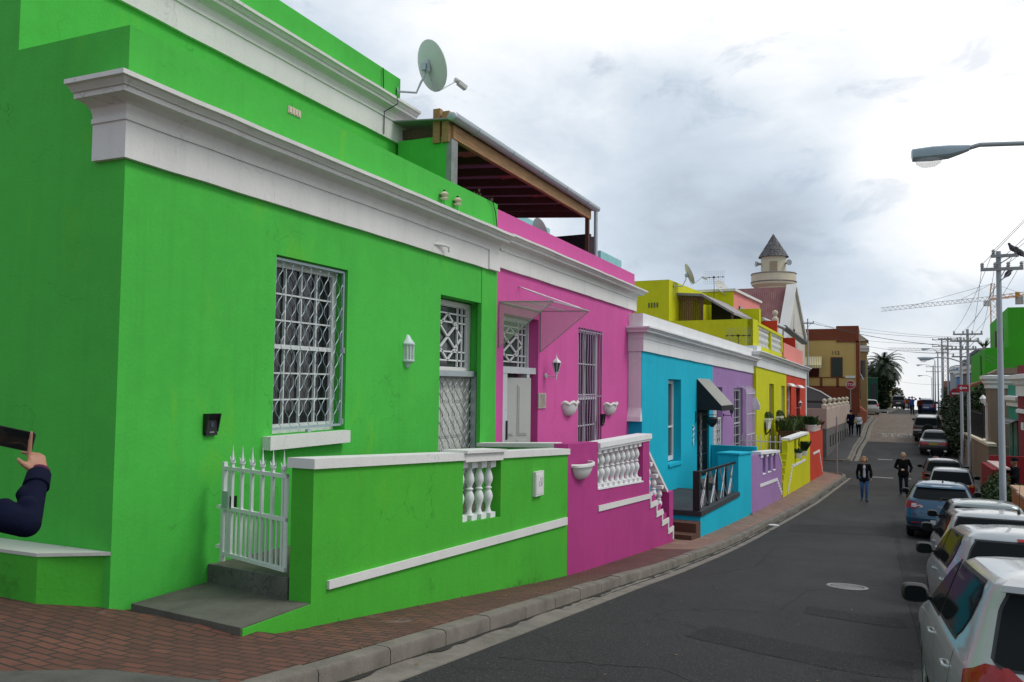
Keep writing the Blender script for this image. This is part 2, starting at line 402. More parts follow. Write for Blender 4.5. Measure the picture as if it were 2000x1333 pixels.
XWF = [(-8,-4.5),(6,-4.5),(19.3,-4.25),(21,-3.9),(44,-2.3)]
FL = Frame(-4.611, 0, 1.08)   # street face of the green and pink garden walls
def smooth(tab, y, w=1.2):
    return (interp(tab, y-w) + 2*interp(tab, y) + interp(tab, y+w))/4
def road_z(x, y):
    a, b = smooth(ZL, y), smooth(ZR, y); xl = interp(XL, y)
    t = max(0, min(1, (x-xl)/3.5)); t = t*t*(3-2*t)*.6 + t*.4
    return a + (b-a)*t
def kerb_z(y): return smooth(ZL, y) + .14
def pave_z(x, y):
    xl = interp(XL, y) - .15; k = kerb_z(y); w = smooth(ZW, y); xw = interp(XWF, y)
    t = max(0, min(1, (xl-x)/(xl-xw)))
    return k + (w-k)*t + .05*max(0, min(2.2, xw-x))
def rkerb_z(y): return smooth(ZR, y) + .14

def ys(a, b, st):
    n = max(1, int(round((b-a)/st))); return [a+(b-a)*i/n for i in range(n+1)]
YS = ys(-8, 30, .5) + ys(31, 120, 1) + ys(123, 230, 5)
# asphalt carriageway
mb = MB(); mb.grid([[(x, y, road_z(x, y)) for x in [interp(XL, y)-.02 + (interp(XR, y)-interp(XL, y)+.04)*k/14 for k in range(15)]] for y in YS])
tag(mb.build('road', asphalt(), smooth=60), kind='structure')
# concrete drainage strip along the left kerb, and its far twin
GUT = concrete('gutter_concrete', (.19,.17,.14))
def strip(name, y0, y1, w, mat, st=.6):
    mb = MB(); rows = []
    for y in ys(y0, y1, st):
        x = interp(XL, y); rows.append([(x-.02, y, road_z(x, y)+.006), (x+w*.35, y, road_z(x+w*.35, y)-.002), (x+w, y, road_z(x+w, y)+.008), (x+w+.01, y, road_z(x+w, y)-.02)])
    mb.grid(rows); return tag(mb.build(name, mat, smooth=60), kind='structure')
strip('gutter', -8, 44.2, .26, GUT); strip('far_gutter', 52.3, 80, .45, GUT)
# kerbs: blocks with joints
def kerb(name, y0, y1, tab, zf, side, w=.15, step=.9, mat=KERBC):
    mb = MB(); y = y0
    while y < y1-.05:
        a, b = y+.006, min(y1, y+step)-.006
        for p, q in ((a, b),):
            xa, xb = interp(tab, p), interp(tab, q); za, zb = zf(p), zf(q); j = random.uniform(-.006, .006)
            rows = []
            for yy, xx, zz in ((p, xa, za+j), (q, xb, zb+j)):
                rows.append([(xx, yy, zz-.4), (xx, yy, zz-.03), (xx+side*.012, yy, zz-.008), (xx+side*.035, yy, zz), (xx+side*w, yy, zz), (xx+side*w, yy, zz-.4)])
            ids = mb.grid(rows); mb.face(ids[0]); mb.face(ids[1][::-1])
        y += step
    return tag(mb.build(name, mat, smooth=35), kind='structure')
kerb('kerb', -8, 44.4, XL, kerb_z, -1)
kerb('opposite_kerb', -8, 76, XR, rkerb_z, 1)
kerb('far_kerb', 52, 80, XL, kerb_z, -1)
kerb('hilltop_kerb', 93, 130, XL, kerb_z, -1)
# brick pavement with the corner apron beside the green house
PAV = pavers('brick_paving', (.18,.062,.040), (.085,.032,.024), (.022,.019,.016), msize=.012)
mb = MB(); rows = []
for y in ys(-8, 45.4, .5):
    x1 = interp(XL, y)-.15; x0 = -16 if y < 5 else x1-(3.4 if y < 30 else 2.6)
    if y > 44.3: x1 -= (y-44.3)*.9
    rows.append([(x0+(x1-x0)*k/10, y, pave_z(x0+(x1-x0)*k/10, y)) for k in range(11)])
ids = None; k_ = int((17.5+8)/.5)
mb.grid(rows[:k_+1]); tag(mb.build('pavement', PAV, smooth=60), kind='structure')
mb = MB(); mb.grid(rows[k_:]); tag(mb.build('pavement', pavers('pale_brick_paving', (.36,.21,.145), (.25,.14,.10), (.09,.075,.06), msize=.011), smooth=60), kind='structure')  # paler copy of the near brick colours from here on
# grime gathered along the wall foot, and repairs in the tar
random.seed(21)
def ragged(name, fx, fz, y0, y1, w, mat, st=.12, dz=.005):
    mb = MB(); rows = []
    for y in ys(y0, y1, st): a = fx(y); q = w*random.uniform(.25, 1.0)*(.55+.45*math.sin(y*3.1)*math.sin(y*1.3)); rows.append([(a-.02, y, fz(a, y)+dz), (a+q*.6, y, fz(a+q*.6, y)+dz), (a+q, y, fz(a+q, y)+dz)])
    mb.grid(rows); return tag(mb.build(name, mat), kind='structure')
GRM = concrete('grime', (.022,.022,.016))
ragged('pavement_grime', lambda y: interp(XWF, y)-.0, pave_z, 5.95, 19.1, .10, GRM)
ragged('gutter_grime', lambda y: interp(XL, y)-.0, road_z, .5, 44, .11, GRM, .15, .009)
TARP = asphalt('tar_patch', (.013,.013,.0135))
def tar(pts, dz):
    mb = MB(); n = 12; (ax, ay), (bx_, by), (cx_, cy_), (dx, dy) = pts
    mb.grid([[(lambda x, y: (x, y, road_z(x, y)+dz))(ax+(bx_-ax)*i/n+(dx-ax)*j/n+(ax-bx_+cx_-dx)*i*j/n/n+random.uniform(-.02,.02)*(i in (0,n)), ay+(by-ay)*i/n+(dy-ay)*j/n+(ay-by+cy_-dy)*i*j/n/n+random.uniform(-.03,.03)*(j in (0,n))) for i in range(n+1)] for j in range(n+1)]); return tag(mb.build('tar_patch', TARP, smooth=60), kind='structure')
tar(((-1.9,9.2),(.35,9.4),(.4,10.3),(-1.8,10.1)), .004); tar(((-.9,12.3),(.4,12.3),(.4,13.0),(-.9,13.0)), .0045); tar(((-2.2,24.2),(.6,24.6),(.6,26.6),(-2.2,26.1)), .004); tar(((-1.0,39),(2.5,39.3),(2.5,41.5),(-1.0,41)), .004)
tar(((.48,4),(.62,4),(.66,30),(.52,30)), .0055)
mb = MB()
def crackline(pts, w):
    P = [Vector((x, y, 0)) for x, y in pts]; Q = []
    for a, b in zip(P, P[1:]):
        n = max(2, int((b-a).length/.12))
        for i in range(n): q = a.lerp(b, i/n); Q.append(q+Vector((random.gauss(0,.025), random.gauss(0,.025), 0)))
    rows = []
    for i in range(len(Q)-1): d = (Q[i+1]-Q[i]).normalized(); n_ = Vector((-d.y, d.x, 0))*w*random.uniform(.4,1); rows.append([(lambda v: (v.x, v.y, road_z(v.x, v.y)+.0065))(Q[i]+n_), (lambda v: (v.x, v.y, road_z(v.x, v.y)+.0065))(Q[i]-n_)])
    mb.grid(rows)
for pts in (((-2.9,6.5),(-1.8,7.6),(-.8,7.3),(.3,8.4)),((-2.6,3.6),(-1.7,5.2),(-1.5,7.4)),((-2.4,11),(-1.2,11.9),(-1.0,14.5),(.2,16.5)),((-2.2,18),(-.2,18.6),(.6,18.2)),((-1.9,29),(.3,30.2),(1.0,29.6)),((-2.7,14.5),(-2.1,17),(-2.2,21))): crackline(pts, .008)
tag(mb.build('tar_cracks', GRM), kind='structure')
# kerb round the corner at the crossing
mb = MB(); pts = [(-1.2,44.4),(-1.27,44.8),(-1.55,45.25),(-2.0,45.45),(-5.2,45.6)]
mb.sweep([(x-.0, y, kerb_z(44.4)) for x, y in pts], [(0,-.4),(0,-.02),(-.03,0),(-.15,0),(-.15,-.4)])
mb.build('corner_kerb', KERBC)['kind'] = 'structure'
# worn concrete ramp let into the pavement at the near corner
mb = MB(); pts = []
for px, py in ((-420,1322),(0,1313),(200,1309),(345,1308),(410,1322),(445,1345),(300,1500),(-420,1500)):
    r = ray(px, py); t = 1.0
    for _ in range(40):
        p = r*t; e = pave_z(p.x, p.y)-p.z; t += e/(r.z if abs(r.z) > 1e-3 else -1)*.6
    p = r*t; pts.append(p)
mb.prism([(p.x, p.y, pave_z(p.x, p.y)-.03) for p in pts], (0,0,.036))
mb.build('pavement_ramp', concrete('ramp_concrete', (.085,.08,.07)))['kind'] = 'structure'
# side street on the left between the red house and the grey wall
mb = MB(); mb.grid([[(x, y, road_z(-1.2, y)+.0-.004+max(0,(-1.2-x))*.02) for x in (-1.15,-2.5,-4,-7,-12,-30)] for y in ys(44.9, 54, 1)])
tag(mb.build('side_street', asphalt(), smooth=60), kind='structure')
# far pavement under the grey wall: tar with weeds
mb = MB(); rows = []
for y in ys(52, 80, 1):
    x1 = interp(XL, y)-.15; rows.append([(x1-2.0+2.0*k/4, y, kerb_z(y)-.004) for k in range(5)])
mb.grid(rows); tag(mb.build('far_pavement', asphalt('pavement_tar', (.05,.052,.055)), smooth=60), kind='structure')
mb = MB(); mb.sweep([(-5.5,51.55,kerb_z(52)-.02),(-2.2,51.6,kerb_z(52)-.02),(-1.55,51.7,kerb_z(52)-.02),(-1.2,52.0,kerb_z(52))], [(0,-.4),(0,-.02),(-.03,0),(-.15,0),(-.15,-.4)]); mb.build('far_corner_kerb', KERBC)['kind'] = 'structure'
mb = MB(); mb.poly([(-5.5,51.7,kerb_z(52)-.03),(-1.3,51.9,kerb_z(52)-.006),(-1.35,52.1,kerb_z(52)-.006),(-5.5,52.3,kerb_z(52)-.03)]); mb.build('far_pavement_edge', asphalt('pavement_tar'))['kind'] = 'structure'
# right-hand pavement
mb = MB(); mb.grid([[(interp(XR, y)+.15+1.7*k/4, y, rkerb_z(y)-.003) for k in range(5)] for y in ys(-8, 130, 1)])
tag(mb.build('opposite_pavement', concrete('tar_pavement', (.10,.095,.09)), smooth=60), kind='structure')
# hilltop pavement on the left past the second crossing
mb = MB(); mb.grid([[(interp(XL, y)-.15-5.5+5.5*k/4, y, kerb_z(y)-.003) for k in range(5)] for y in ys(93, 130, 1)])
tag(mb.build('hilltop_pavement', concrete('tar_pavement'), smooth=60), kind='structure')
mb = MB(); mb.grid([[(x, y, road_z(0, y)-.006) for x in (1.8,-1,-4,-8,-14,-24)] for y in ys(79.8, 93, 1)])
tag(mb.build('upper_side_street', pavers('cobble_paving', (.25,.185,.13), (.13,.10,.08), (.06,.05,.045), .34, .2, 0, .02, 1.2), smooth=60), kind='structure')
# cobbled rise before the hilltop
COB = pavers('cobble_paving', (.25,.185,.13), (.13,.10,.08), (.06,.05,.045))
mb = MB(); mb.grid([[(x, y, road_z(x, y)+.004) for x in [interp(XL, y)+.3*(y < 80) + (interp(XR, y)-interp(XL, y)-.3*(y < 80))*k/14 for k in range(15)]] for y in ys(61.5, 90, .75)])
tag(mb.build('cobbled_ramp', COB, smooth=60), kind='structure')
# ground under everything, out to the horizon
EX = [-900,-300,-120,-60,-35,-22,-14,-9,-4,0,4,8,12,18,30,60,120,300,900]
EY = [-300,-120,-60,-30,-15,-8,0,5,10,16,22,30,40,50,56,63,70,80,90,100,115,130,160,200,260,400,800,2400]
def earth_z(x, y):
    yy = max(-8, min(y, 230)); z = min(smooth(ZL, yy), smooth(ZR, yy))-.45
    if y < -8: z -= (-8-y)*.02
    if x > 14: z -= (x-14)*.03
    if y > 230: z -= (y-230)*.07
    return max(z, -180)
mb = MB(); mb.grid([[(x, y, earth_z(x, y)) for x in EX] for y in EY])
tag(mb.build('ground', concrete('bare_earth', (.13,.11,.085))), kind='structure')

# road markings and odd marks on the tar
mb = MB()
def dash(x0, y0, x1, y1, w):
    d = Vector((x1-x0, y1-y0, 0)); n = Vector((-d.y, d.x, 0)).normalized()*w/2
    P = []
    for q in (Vector((x0,y0,0))+n, Vector((x0,y0,0))-n, Vector((x1,y1,0))-n, Vector((x1,y1,0))+n): P.append((q.x, q.y, road_z(q.x, q.y)+.005))
    mb.poly(P)
dash(-.1,45.3,.95,45.25,.35); dash(1.45,45.3,1.75,45.25,.35); dash(.3,53.6,1.1,53.6,.3); dash(2.1,91.0,4.0,90.8,.35); dash(-.65,6.4,-.25,6.55,.12)
tag(mb.build('road_markings', concrete('worn_white_paint', (.26,.25,.24))), kind='structure')
# manhole cover
t = thing('manhole_cover', (-.42, 15.6, road_z(-.42, 15.6)), 'round concrete manhole cover set in the tarred road', 'manhole cover')
mb = MB(); c = Vector(t.location)
sl = (road_z(-.42, 16)-road_z(-.42, 15.2))/.8
ring = lambda r, z: [(c.x+r*math.cos(k*math.pi/14), c.y+r*math.sin(k*math.pi/14), c.z+sl*r*math.sin(k*math.pi/14)+z) for k in range(28)]
ids = mb.grid([ring(.26,.006), ring(.245,.010), ring(.05,.012)], True); mb.face(ids[-1]); mb.build('lid', concrete('manhole_lid', (.17,.17,.16)), t)
mb = MB(); mb.grid([ring(.345,.003), ring(.34,.011), ring(.275,.011), ring(.27,.0)], True); mb.build('rim', concrete('manhole_rim', (.26,.25,.24)), t)
# weeds in the cracks
random.seed(3)
WEED = leafmat('weed_leaf', (.055,.085,.02)); DRY = leafmat('dry_leaf', (.16,.10,.045))
mb = MB()
def tuft(x, y, z, h=.06, n=9):
    for _ in range(n):
        a = random.uniform(0, 6.28); r = random.uniform(.2, 1)*h; px, py = x+random.gauss(0, .02), y+random.gauss(0, .03)
        t = Vector((math.cos(a), math.sin(a), 0)); s_ = Vector((-t.y, t.x, 0))*.004
        b = Vector((px, py, z)); e = b + t*r*.7 + Vector((0, 0, r))
        mb.poly([b-s_, b+s_, e])
for y in [random.uniform(5.3, 21) for _ in range(60)]: tuft(interp(XWF,y)+.04, y, pave_z(interp(XWF,y), y), random.uniform(.02, .05), 6)
for _ in range(26):
    y = random.uniform(53, 62); x = interp(XL, y)-1.9; [tuft(x+random.uniform(0,.5), y, kerb_z(y), random.uniform(.15, .45), 12) for _ in range(3)]
for y in (26.4, 28.1): tuft(-3.45, y, pave_z(-3.4, y), .12, 22)
for y in [random.uniform(2, 43) for _ in range(50)]: tuft(interp(XL, y)+.02, y, road_z(interp(XL, y), y), random.uniform(.02, .06), 6)
tag(mb.build('weeds', WEED), 'small green weeds growing along the wall foot and kerb', 'weeds', kind='stuff')
mb = MB()
for _ in range(240):
    y = random.uniform(1.5, 44); x = random.choice((interp(XL, y)+random.uniform(0,.5), random.uniform(-4.0, -3.2), random.uniform(-2.6, 1.5)))
    z = (road_z(x, y) if x > interp(XL, y) else pave_z(x, y))+.008; r = random.uniform(.008, .022); a = random.uniform(0, 6.28)
    mb.poly([(x+r*math.cos(a), y+r*math.sin(a), z), (x-r*.5*math.sin(a), y+r*.5*math.cos(a), z+.004), (x-r*math.cos(a), y-r*math.sin(a), z), (x+r*.5*math.sin(a), y-r*.5*math.cos(a), z)])
tag(mb.build('leaf_litter', DRY), 'dry leaf scraps scattered on the pavement and road', 'litter', kind='stuff')
t = thing('crushed_cup', (-2.55, 24.2, pave_z(-2.55, 24.2)), 'flattened white paper cup lying on the brick pavement', 'litter')
mb = MB(); c = t.location + Vector((0, 0, .02)); mb.ball(c, (.15,.07,.022), 12, 6); mb.build('cup', WHITE, t, smooth=60)
# ------------------------------------------------------------------ shared pieces of the old street fronts
def prof(z0, h, out, band=.05):
    """cornice section from the foot of its frieze at z0 to the top at z0+h"""
    k = h/.66; q = out/.35
    P = [(-.02,0),(band,0),(band,.34),(band+.018,.342),(band+.018,.385),(band+.003,.388),(band+.008,.43),(.085,.475),(.13,.503),(.20,.515),(.25,.516),(.25,.562),(.272,.566),(.285,.585),(.31,.603),(.318,.612),(.335,.613),(.35,.618),(.35,.66),(-.02,.69)]
    return [(o*q if o > band+.02 else o, z0+z*k) for o, z in P]
def sash(parent, fr, s0, s1, o, z0, z1, cols, rows, mat=WMET, name='window', rail=.5, fw=.055, gl=GLASS, mw=.022):
    mb = MB(); b = mb.fbox
    b(fr, s0, s0+fw, o-.03, o+.03, z0, z1); b(fr, s1-fw, s1, o-.03, o+.03, z0, z1)
    b(fr, s0+fw, s1-fw, o-.028, o+.032, z0, z0+fw*1.3); b(fr, s0+fw, s1-fw, o-.028, o+.032, z1-fw, z1)
    if rail: zr = z0+(z1-z0)*rail; b(fr, s0+fw, s1-fw, o-.026, o+.036, zr-.025, zr+.025)
    for k in range(1, cols): x = s0+fw+(s1-s0-2*fw)*k/cols; b(fr, x-mw/2, x+mw/2, o-.02, o+.014, z0+.05, z1-.05)
    for k in range(1, rows): z = z0+fw+(z1-z0-2*fw)*k/rows; b(fr, s0+.05, s1-.05, o-.018, o+.011, z-mw/2, z+mw/2)
    w = mb.build(name, mat, parent)
    mb = MB(); mb.poly([fr.w(s0+.02,o-.022,z0+.02), fr.w(s1-.02,o-.022,z0+.02), fr.w(s1-.02,o-.022,z1-.02), fr.w(s0+.02,o-.022,z1-.02)]); mb.build('pane', gl, w)
    return w
def lattice(fr, s0, s1, o, z0, z1, pitch, per, amp, w=.012, mat=GALV, parent=None, name='security_grille', frame=.03):
    """sheet of wavy bars that meet and part, in a frame"""
    mb = MB()
    if frame:
        for a, b, c, d in ((s0, s0+frame, z0, z1), (s1-frame, s1, z0, z1), (s0+frame, s1-frame, z0, z0+frame), (s0+frame, s1-frame, z1-frame, z1)): mb.fbox(fr, a, b, o-.015, o+.015, c, d)
    n = max(2, int(round((s1-s0-2*frame)/pitch))); p = (s1-s0-2*frame)/n
    for k in range(n+1):
        x = s0+frame+k*p; sg = 1 if k % 2 else -1; pts = []; z = z0+frame; m = int((z1-z0-2*frame)/per*10)
        for j in range(m+1):
            z = z0+frame+(z1-z0-2*frame)*j/m; v = math.sin(2*math.pi*j/10)*1.15; v = max(-1, min(1, v))
            xx = max(s0+frame*.6, min(s1-frame*.6, x+sg*amp*v)); pts.append(fr.w(xx, o+.006*sg, z))
        mb.tube(pts, w/2, 4, False)
    return mb.build(name, mat, parent)
BALM = MB()
def balprof(h):
    P = [(.052,.0),(.052,.10),(.036,.105),(.036,.125),(.030,.14),(.026,.19),(.034,.25),(.050,.32),(.055,.38),(.046,.44),(.030,.49),(.026,.505),(.042,.515),(.042,.535),(.026,.55),(.034,.59),(.050,.65),(.053,.70),(.044,.77),(.030,.83),(.026,.86),(.038,.87),(.038,.89)]
    return [(r, z*h) for r, z in P]
def baluster(parent, loc, h, mat=WHITE, r=1.0):
    mb = MB(); mb.box((0,0,.045*h), (.13*r,.13*r,.09*h)); mb.lathe([(a*r, max(z, .09*h)) for a, z in balprof(h)], 12); mb.box((0,0,.945*h), (.13*r,.13*r,.11*h))
    return mb.build('baluster', mat, parent, loc=loc, smooth=35, local=True)
def door_panels(mb, fr, s0, s1, o, z0, z1, cols, rows):
    """raised panels on a door leaf"""
    m = .09; w = (s1-s0-m*(cols+1))/cols; tot = sum(rows); zz = z0+m*1.3; H = z1-z0-m*(len(rows)+1.3)
    for r in rows:
        h = H*r/tot
        for c in range(cols):
            a = s0+m+c*(w+m); mb.fbox(fr, a, a+w, o, o+.012, zz, zz+h); mb.fbox(fr, a+.03, a+w-.03, o+.012, o+.022, zz+.03, zz+h-.03)
        zz += h+m
def lantern(name, fr, s, o, z, label, mat, gl, style, rz=0):
    t = thing(name, fr.w(s, 0, z), label, 'wall lamp')
    c = fr.w(s, o, z)
    if style == 'half':       # half lantern flat on the wall
        mb = MB()
        def ring(r, zz, n=6): return [fr.w(s + r*math.sin(a)*.95, max(.004, r*math.cos(a)*.95), z+zz) for a in [(-math.pi/2)+math.pi*k/n for k in range(n+1)]]
        ids = mb.grid([ring(.005,.25), ring(.035,.235), ring(.055,.20), ring(.075,.17), ring(.10,.14), ring(.115,.125), ring(.115,.105), ring(.1,.10)]); mb.face(ids[0])
        ids = mb.grid([ring(.1,-.105), ring(.115,-.11), ring(.115,-.13), ring(.09,-.15), ring(.05,-.17), ring(.04,-.2), ring(.015,-.225)]); mb.face(ids[-1])
        for q in ring(.098, 0): mb.bar(Vector((q.x, q.y, z-.107)), Vector((q.x, q.y, z+.103)), .012)
        mb.build('casing', mat, t, smooth=30)
        mb = MB(); mb.grid([ring(.088,-.105), ring(.088,.1)]); mb.build('pane', gl, t)
        mb = MB(); mb.tube([fr.w(s,.04,z-.08), fr.w(s,.04,z+.05)], .018, 8); mb.build('bulb', WHITE, t)
    else:                     # lantern on a bracket arm
        mb = MB(); mb.tube([fr.w(s, .0, z-.17), fr.w(s, .025, z-.17)], .05, 12); mb.tube([fr.w(s,.02,z-.17), fr.w(s,o*.6,z-.19), fr.w(s,o,z-.17), fr.w(s,o,z-.12)], .013, 8); mb.lathe([(.004,-.26),(.014,-.24),(.008,-.2),(.02,-.17),(.012,-.13)], 8, c)
        mb.build('bracket', mat, t, smooth=40)
        mb = MB(); mb.lathe([(.035,-.125),(.045,-.11),(.045,-.1)], 6, c); mb.lathe([(.09,.08),(.1,.085),(.098,.1),(.07,.135),(.035,.165),(.018,.19),(.022,.2),(.008,.22),(.003,.27)], 6, c)
        for k in range(6):
            a = k*math.pi/3; mb.bar(c+Vector((.043*math.cos(a), .043*math.sin(a), -.1)), c+Vector((.088*math.cos(a), .088*math.sin(a), .085)), .01)
        mb.build('cage', mat, t, smooth=25)
        mb = MB(); mb.lathe([(.038,-.1),(.08,.08)], 6, c); mb.build('pane', gl, t)
    return t
def dish(name, base, centre, aim, r, label, group=None, lnb=True, back=True, mat=None):
    """satellite dish on a bent wall arm; aim is the way it faces"""
    t = thing(name, base, label, 'satellite dish', group); aim = Vector(aim).normalized(); c = Vector(centre)
    x = aim.cross(Vector((0,0,1))).normalized(); y = x.cross(aim)
    mb = MB(); rows = []
    for k in range(7):
        q = k/6; rows.append([c + (x*math.cos(a)*r*.92 + y*math.sin(a)*r*1.0)*max(q,.02) + aim*(q*q*.18*r) for a in [2*math.pi*j/32 for j in range(32)]])
    rows.append([p - aim*.012 for p in rows[-1]])
    rows += [[p - aim*.014 for p in rr] for rr in rows[5::-1]]
    ids = mb.grid(rows, True); mb.face(ids[0][::-1]); mb.face(ids[-1]); mb.build('reflector', mat or flat('dish_grey', (.60,.62,.60), .5), t, smooth=50)
    mb = MB(); b = Vector(base); e = c - aim*.10
    if back:
        mb.box(c-aim*.05, (.16*r/.45,.06,.2*r/.45), math.atan2(aim.y, aim.x)+math.pi/2); mb.box(e, (.09,.09,.12))
    k = Vector((e.x, e.y, e.z-.18*r/.45)); m = b.lerp(Vector((k.x,k.y,b.z)), .72)
    mb.tube([b, m, m.lerp(k, .6)+Vector((0,0,.02)), k, e], .022*max(.7, r/.5), 8); mb.tube([b, b+(m-b).normalized()*.02], .075, 8)
    mb.build('wall_arm', GALV, t, smooth=50)
    if lnb:
        lo = c - y*r*.98 + aim*.15*r; f = c + aim*r*1.15 - y*r*.72
        mb = MB(); mb.tube([c-aim*.04-y*r*.25, lo-aim*.1, lo, f], .012, 6); mb.build('feed_arm', GALV, t)
        mb = MB(); d = (c-f).normalized(); mb.tube([f-d*.03, f+d*.04], .045, 10); mb.bar(f-d*.03+Vector((0,0,-.02)), f-d*.2+Vector((0,0,-.06)), .09, .075); mb.build('receiver', flat('receiver_grey', (.5,.5,.47), .5), t)
    return t
def planter_wall(fr, s, z, w, label, scallop=True, o=0, group=None, h=.3, plants=False, mat=WHITE2):
    t = thing('wall_planter', fr.w(s, o, z), label, 'planter', group)
    mb = MB(); rows = []
    for q, r in ((0,.28),(.08,.5),(.3,.72),(.6,.88),(.9,.95),(1,1.0)):
        rows.append([fr.w(s+w/2*r*math.sin(a)*1.0, o+max(.0, w*.24*r*math.cos(a)), z-h+h*q + (.045*abs(math.sin(a*4)) if (scallop and q > .9) else 0)) for a in [-math.pi/2+math.pi*k/24 for k in range(25)]])
    ids = mb.grid(rows); mb.face(ids[0])
    rows = [[fr.w(s+w/2*r*math.sin(a), o+max(0, w*.24*r*math.cos(a)), z+dz+(.045*abs(math.sin(a*4)) if scallop else 0)) for a in [-math.pi/2+math.pi*k/24 for k in range(25)]] for r, dz in ((1.0,-.04),(1.08,-.035),(1.1,.0),(1.04,.02),(.93,.018),(.9,-.03))]
    mb.grid(rows); mb.build('bowl', mat, t, smooth=50)
    mb = MB(); pts = [fr.w(s+w/2*.9*math.sin(a), o+max(.004, w*.24*.9*math.cos(a)), z-.035) for a in [-math.pi/2+math.pi*k/12 for k in range(13)]]; mb.poly(pts); mb.build('soil', concrete('soil', (.04,.03,.02)), t)
    return t

# ------------------------------------------------------------------ the green house
gh = thing('green_house', (-6, 5.15, -1.95), 'bright green corner house with white cornice and a grilled sash window', 'house', 'painted terrace houses')
WIN = (7.18, 8.53, -.60, 1.39, .24); DOOR = (10.95, 12.47, -2.2, 1.34, .38)
mb = MB(); mb.wall(FA, 5.15, 12.97, -3.6, 3.14, 0, [WIN, DOOR])
mb.poly([(-6,5.15,-3.6),(-6,5.15,3.14),(-7.47,5.15,3.14),(-7.47,5.15,-3.6)])                       # side wall, low part
mb.poly([(-6,5.15,3.14),(-6,12.97,3.14),(-6.3,12.97,3.14),(-6.3,5.15,3.14)]); mb.poly([(-6.3,5.15,3.14),(-6.3,12.97,3.14),(-6.3,12.97,2.9),(-6.3,5.15,2.9)])
mb.poly([(-6.3,5.15,2.9),(-6.3,12.97,2.9),(-16,12.97,2.9),(-16,5.15,2.9)]); mb.poly([(-6,12.97,-3.6),(-6,12.97,3.14),(-16,12.97,3.14),(-16,12.97,-3.6)])
mb.build('wall', GREEN, gh)
mb = MB(); mb.poly([(-7.47,5.15,-3.6),(-7.47,5.15,5.27),(-16,5.15,5.27),(-16,5.15,-3.6)]); mb.poly([(-7.47,5.15,2.9),(-7.47,12.05,2.9),(-7.47,12.05,5.27),(-7.47,5.15,5.27)])
mb.poly([(-7.47,12.05,2.9),(-16,12.05,2.9),(-16,12.05,5.27),(-7.47,12.05,5.27)]); mb.poly([(-7.47,5.15,5.27),(-7.47,12.05,5.27),(-7.75,12.05,5.27),(-7.75,5.15,5.27)]); mb.poly([(-7.75,5.15,5.1),(-7.75,12.05,5.1),(-16,12.05,5.1),(-16,5.15,5.1)]); mb.poly([(-7.75,5.15,5.1),(-7.75,12.05,5.1),(-7.75,12.05,5.27),(-7.75,5.15,5.27)])
mb.build('upper_storey', GREEN, gh)
mb = MB(); mb.sweep([(-6.36,5.15,0),(-6,5.15,0),(-6,12.95,0)], prof(1.935,.64,.35), wob=.005); mb.build('cornice', WHITE2, gh, smooth=25)
mb = MB(); mb.fbox(FA, 12.52, 12.95, .05, .075, 1.94, 2.27); mb.build('cornice_return', WHITE2, gh)
mb = MB(); mb.sweep([(-7.47,4.9,0),(-7.47,12.3,0)], prof(4.10,.64,.28), wob=.005); mb.build('upper_cornice', WHITE2, gh, smooth=25)
mb = MB(); mb.fbox(FA, 12.36, 12.968, -.06, .012, -3.6, 1.93); mb.build('end_pier', GREEN, gh)
mb = MB(); mb.fbox(FA, 7.03, 8.50, -.2, .11, -.75, -.605); w = mb.build('window_sill', WHITE2, gh)
wn = sash(gh, FA, 7.20, 8.51, -.19, -.60, 1.37, 4, 6, WMET, fw=.08, mw=.018)
for x0, x1, dp in ((7.22, 7.30, .006), (8.42, 8.49, .004)):
    mb = MB()
    for k in range(8): mb.fbox(FA, x0+(x1-x0)*k/8, x0+(x1-x0)*(k+.8)/8, -.209+dp, -.207+dp+.006*(k % 2), -.55, 1.33)
    mb.build('curtain', flat('net_curtain', (.10,.095,.095), .9), wn)
lattice(FA, 7.20, 8.515, -.05, -.55, 1.37, .084, .285, .037, .010, flat('grille_steel', (.33,.41,.44), .42, metal=.2, var=.2), gh, 'window_grille', .026)
for s_, z_ in ((7.86,-.60),(8.53,.38),(8.53,-.5)):
    mb = MB(); mb.box(FA.w(s_,-.04,z_), (.04,.06,.07)); mb.build('grille_bracket', GALV, gh)
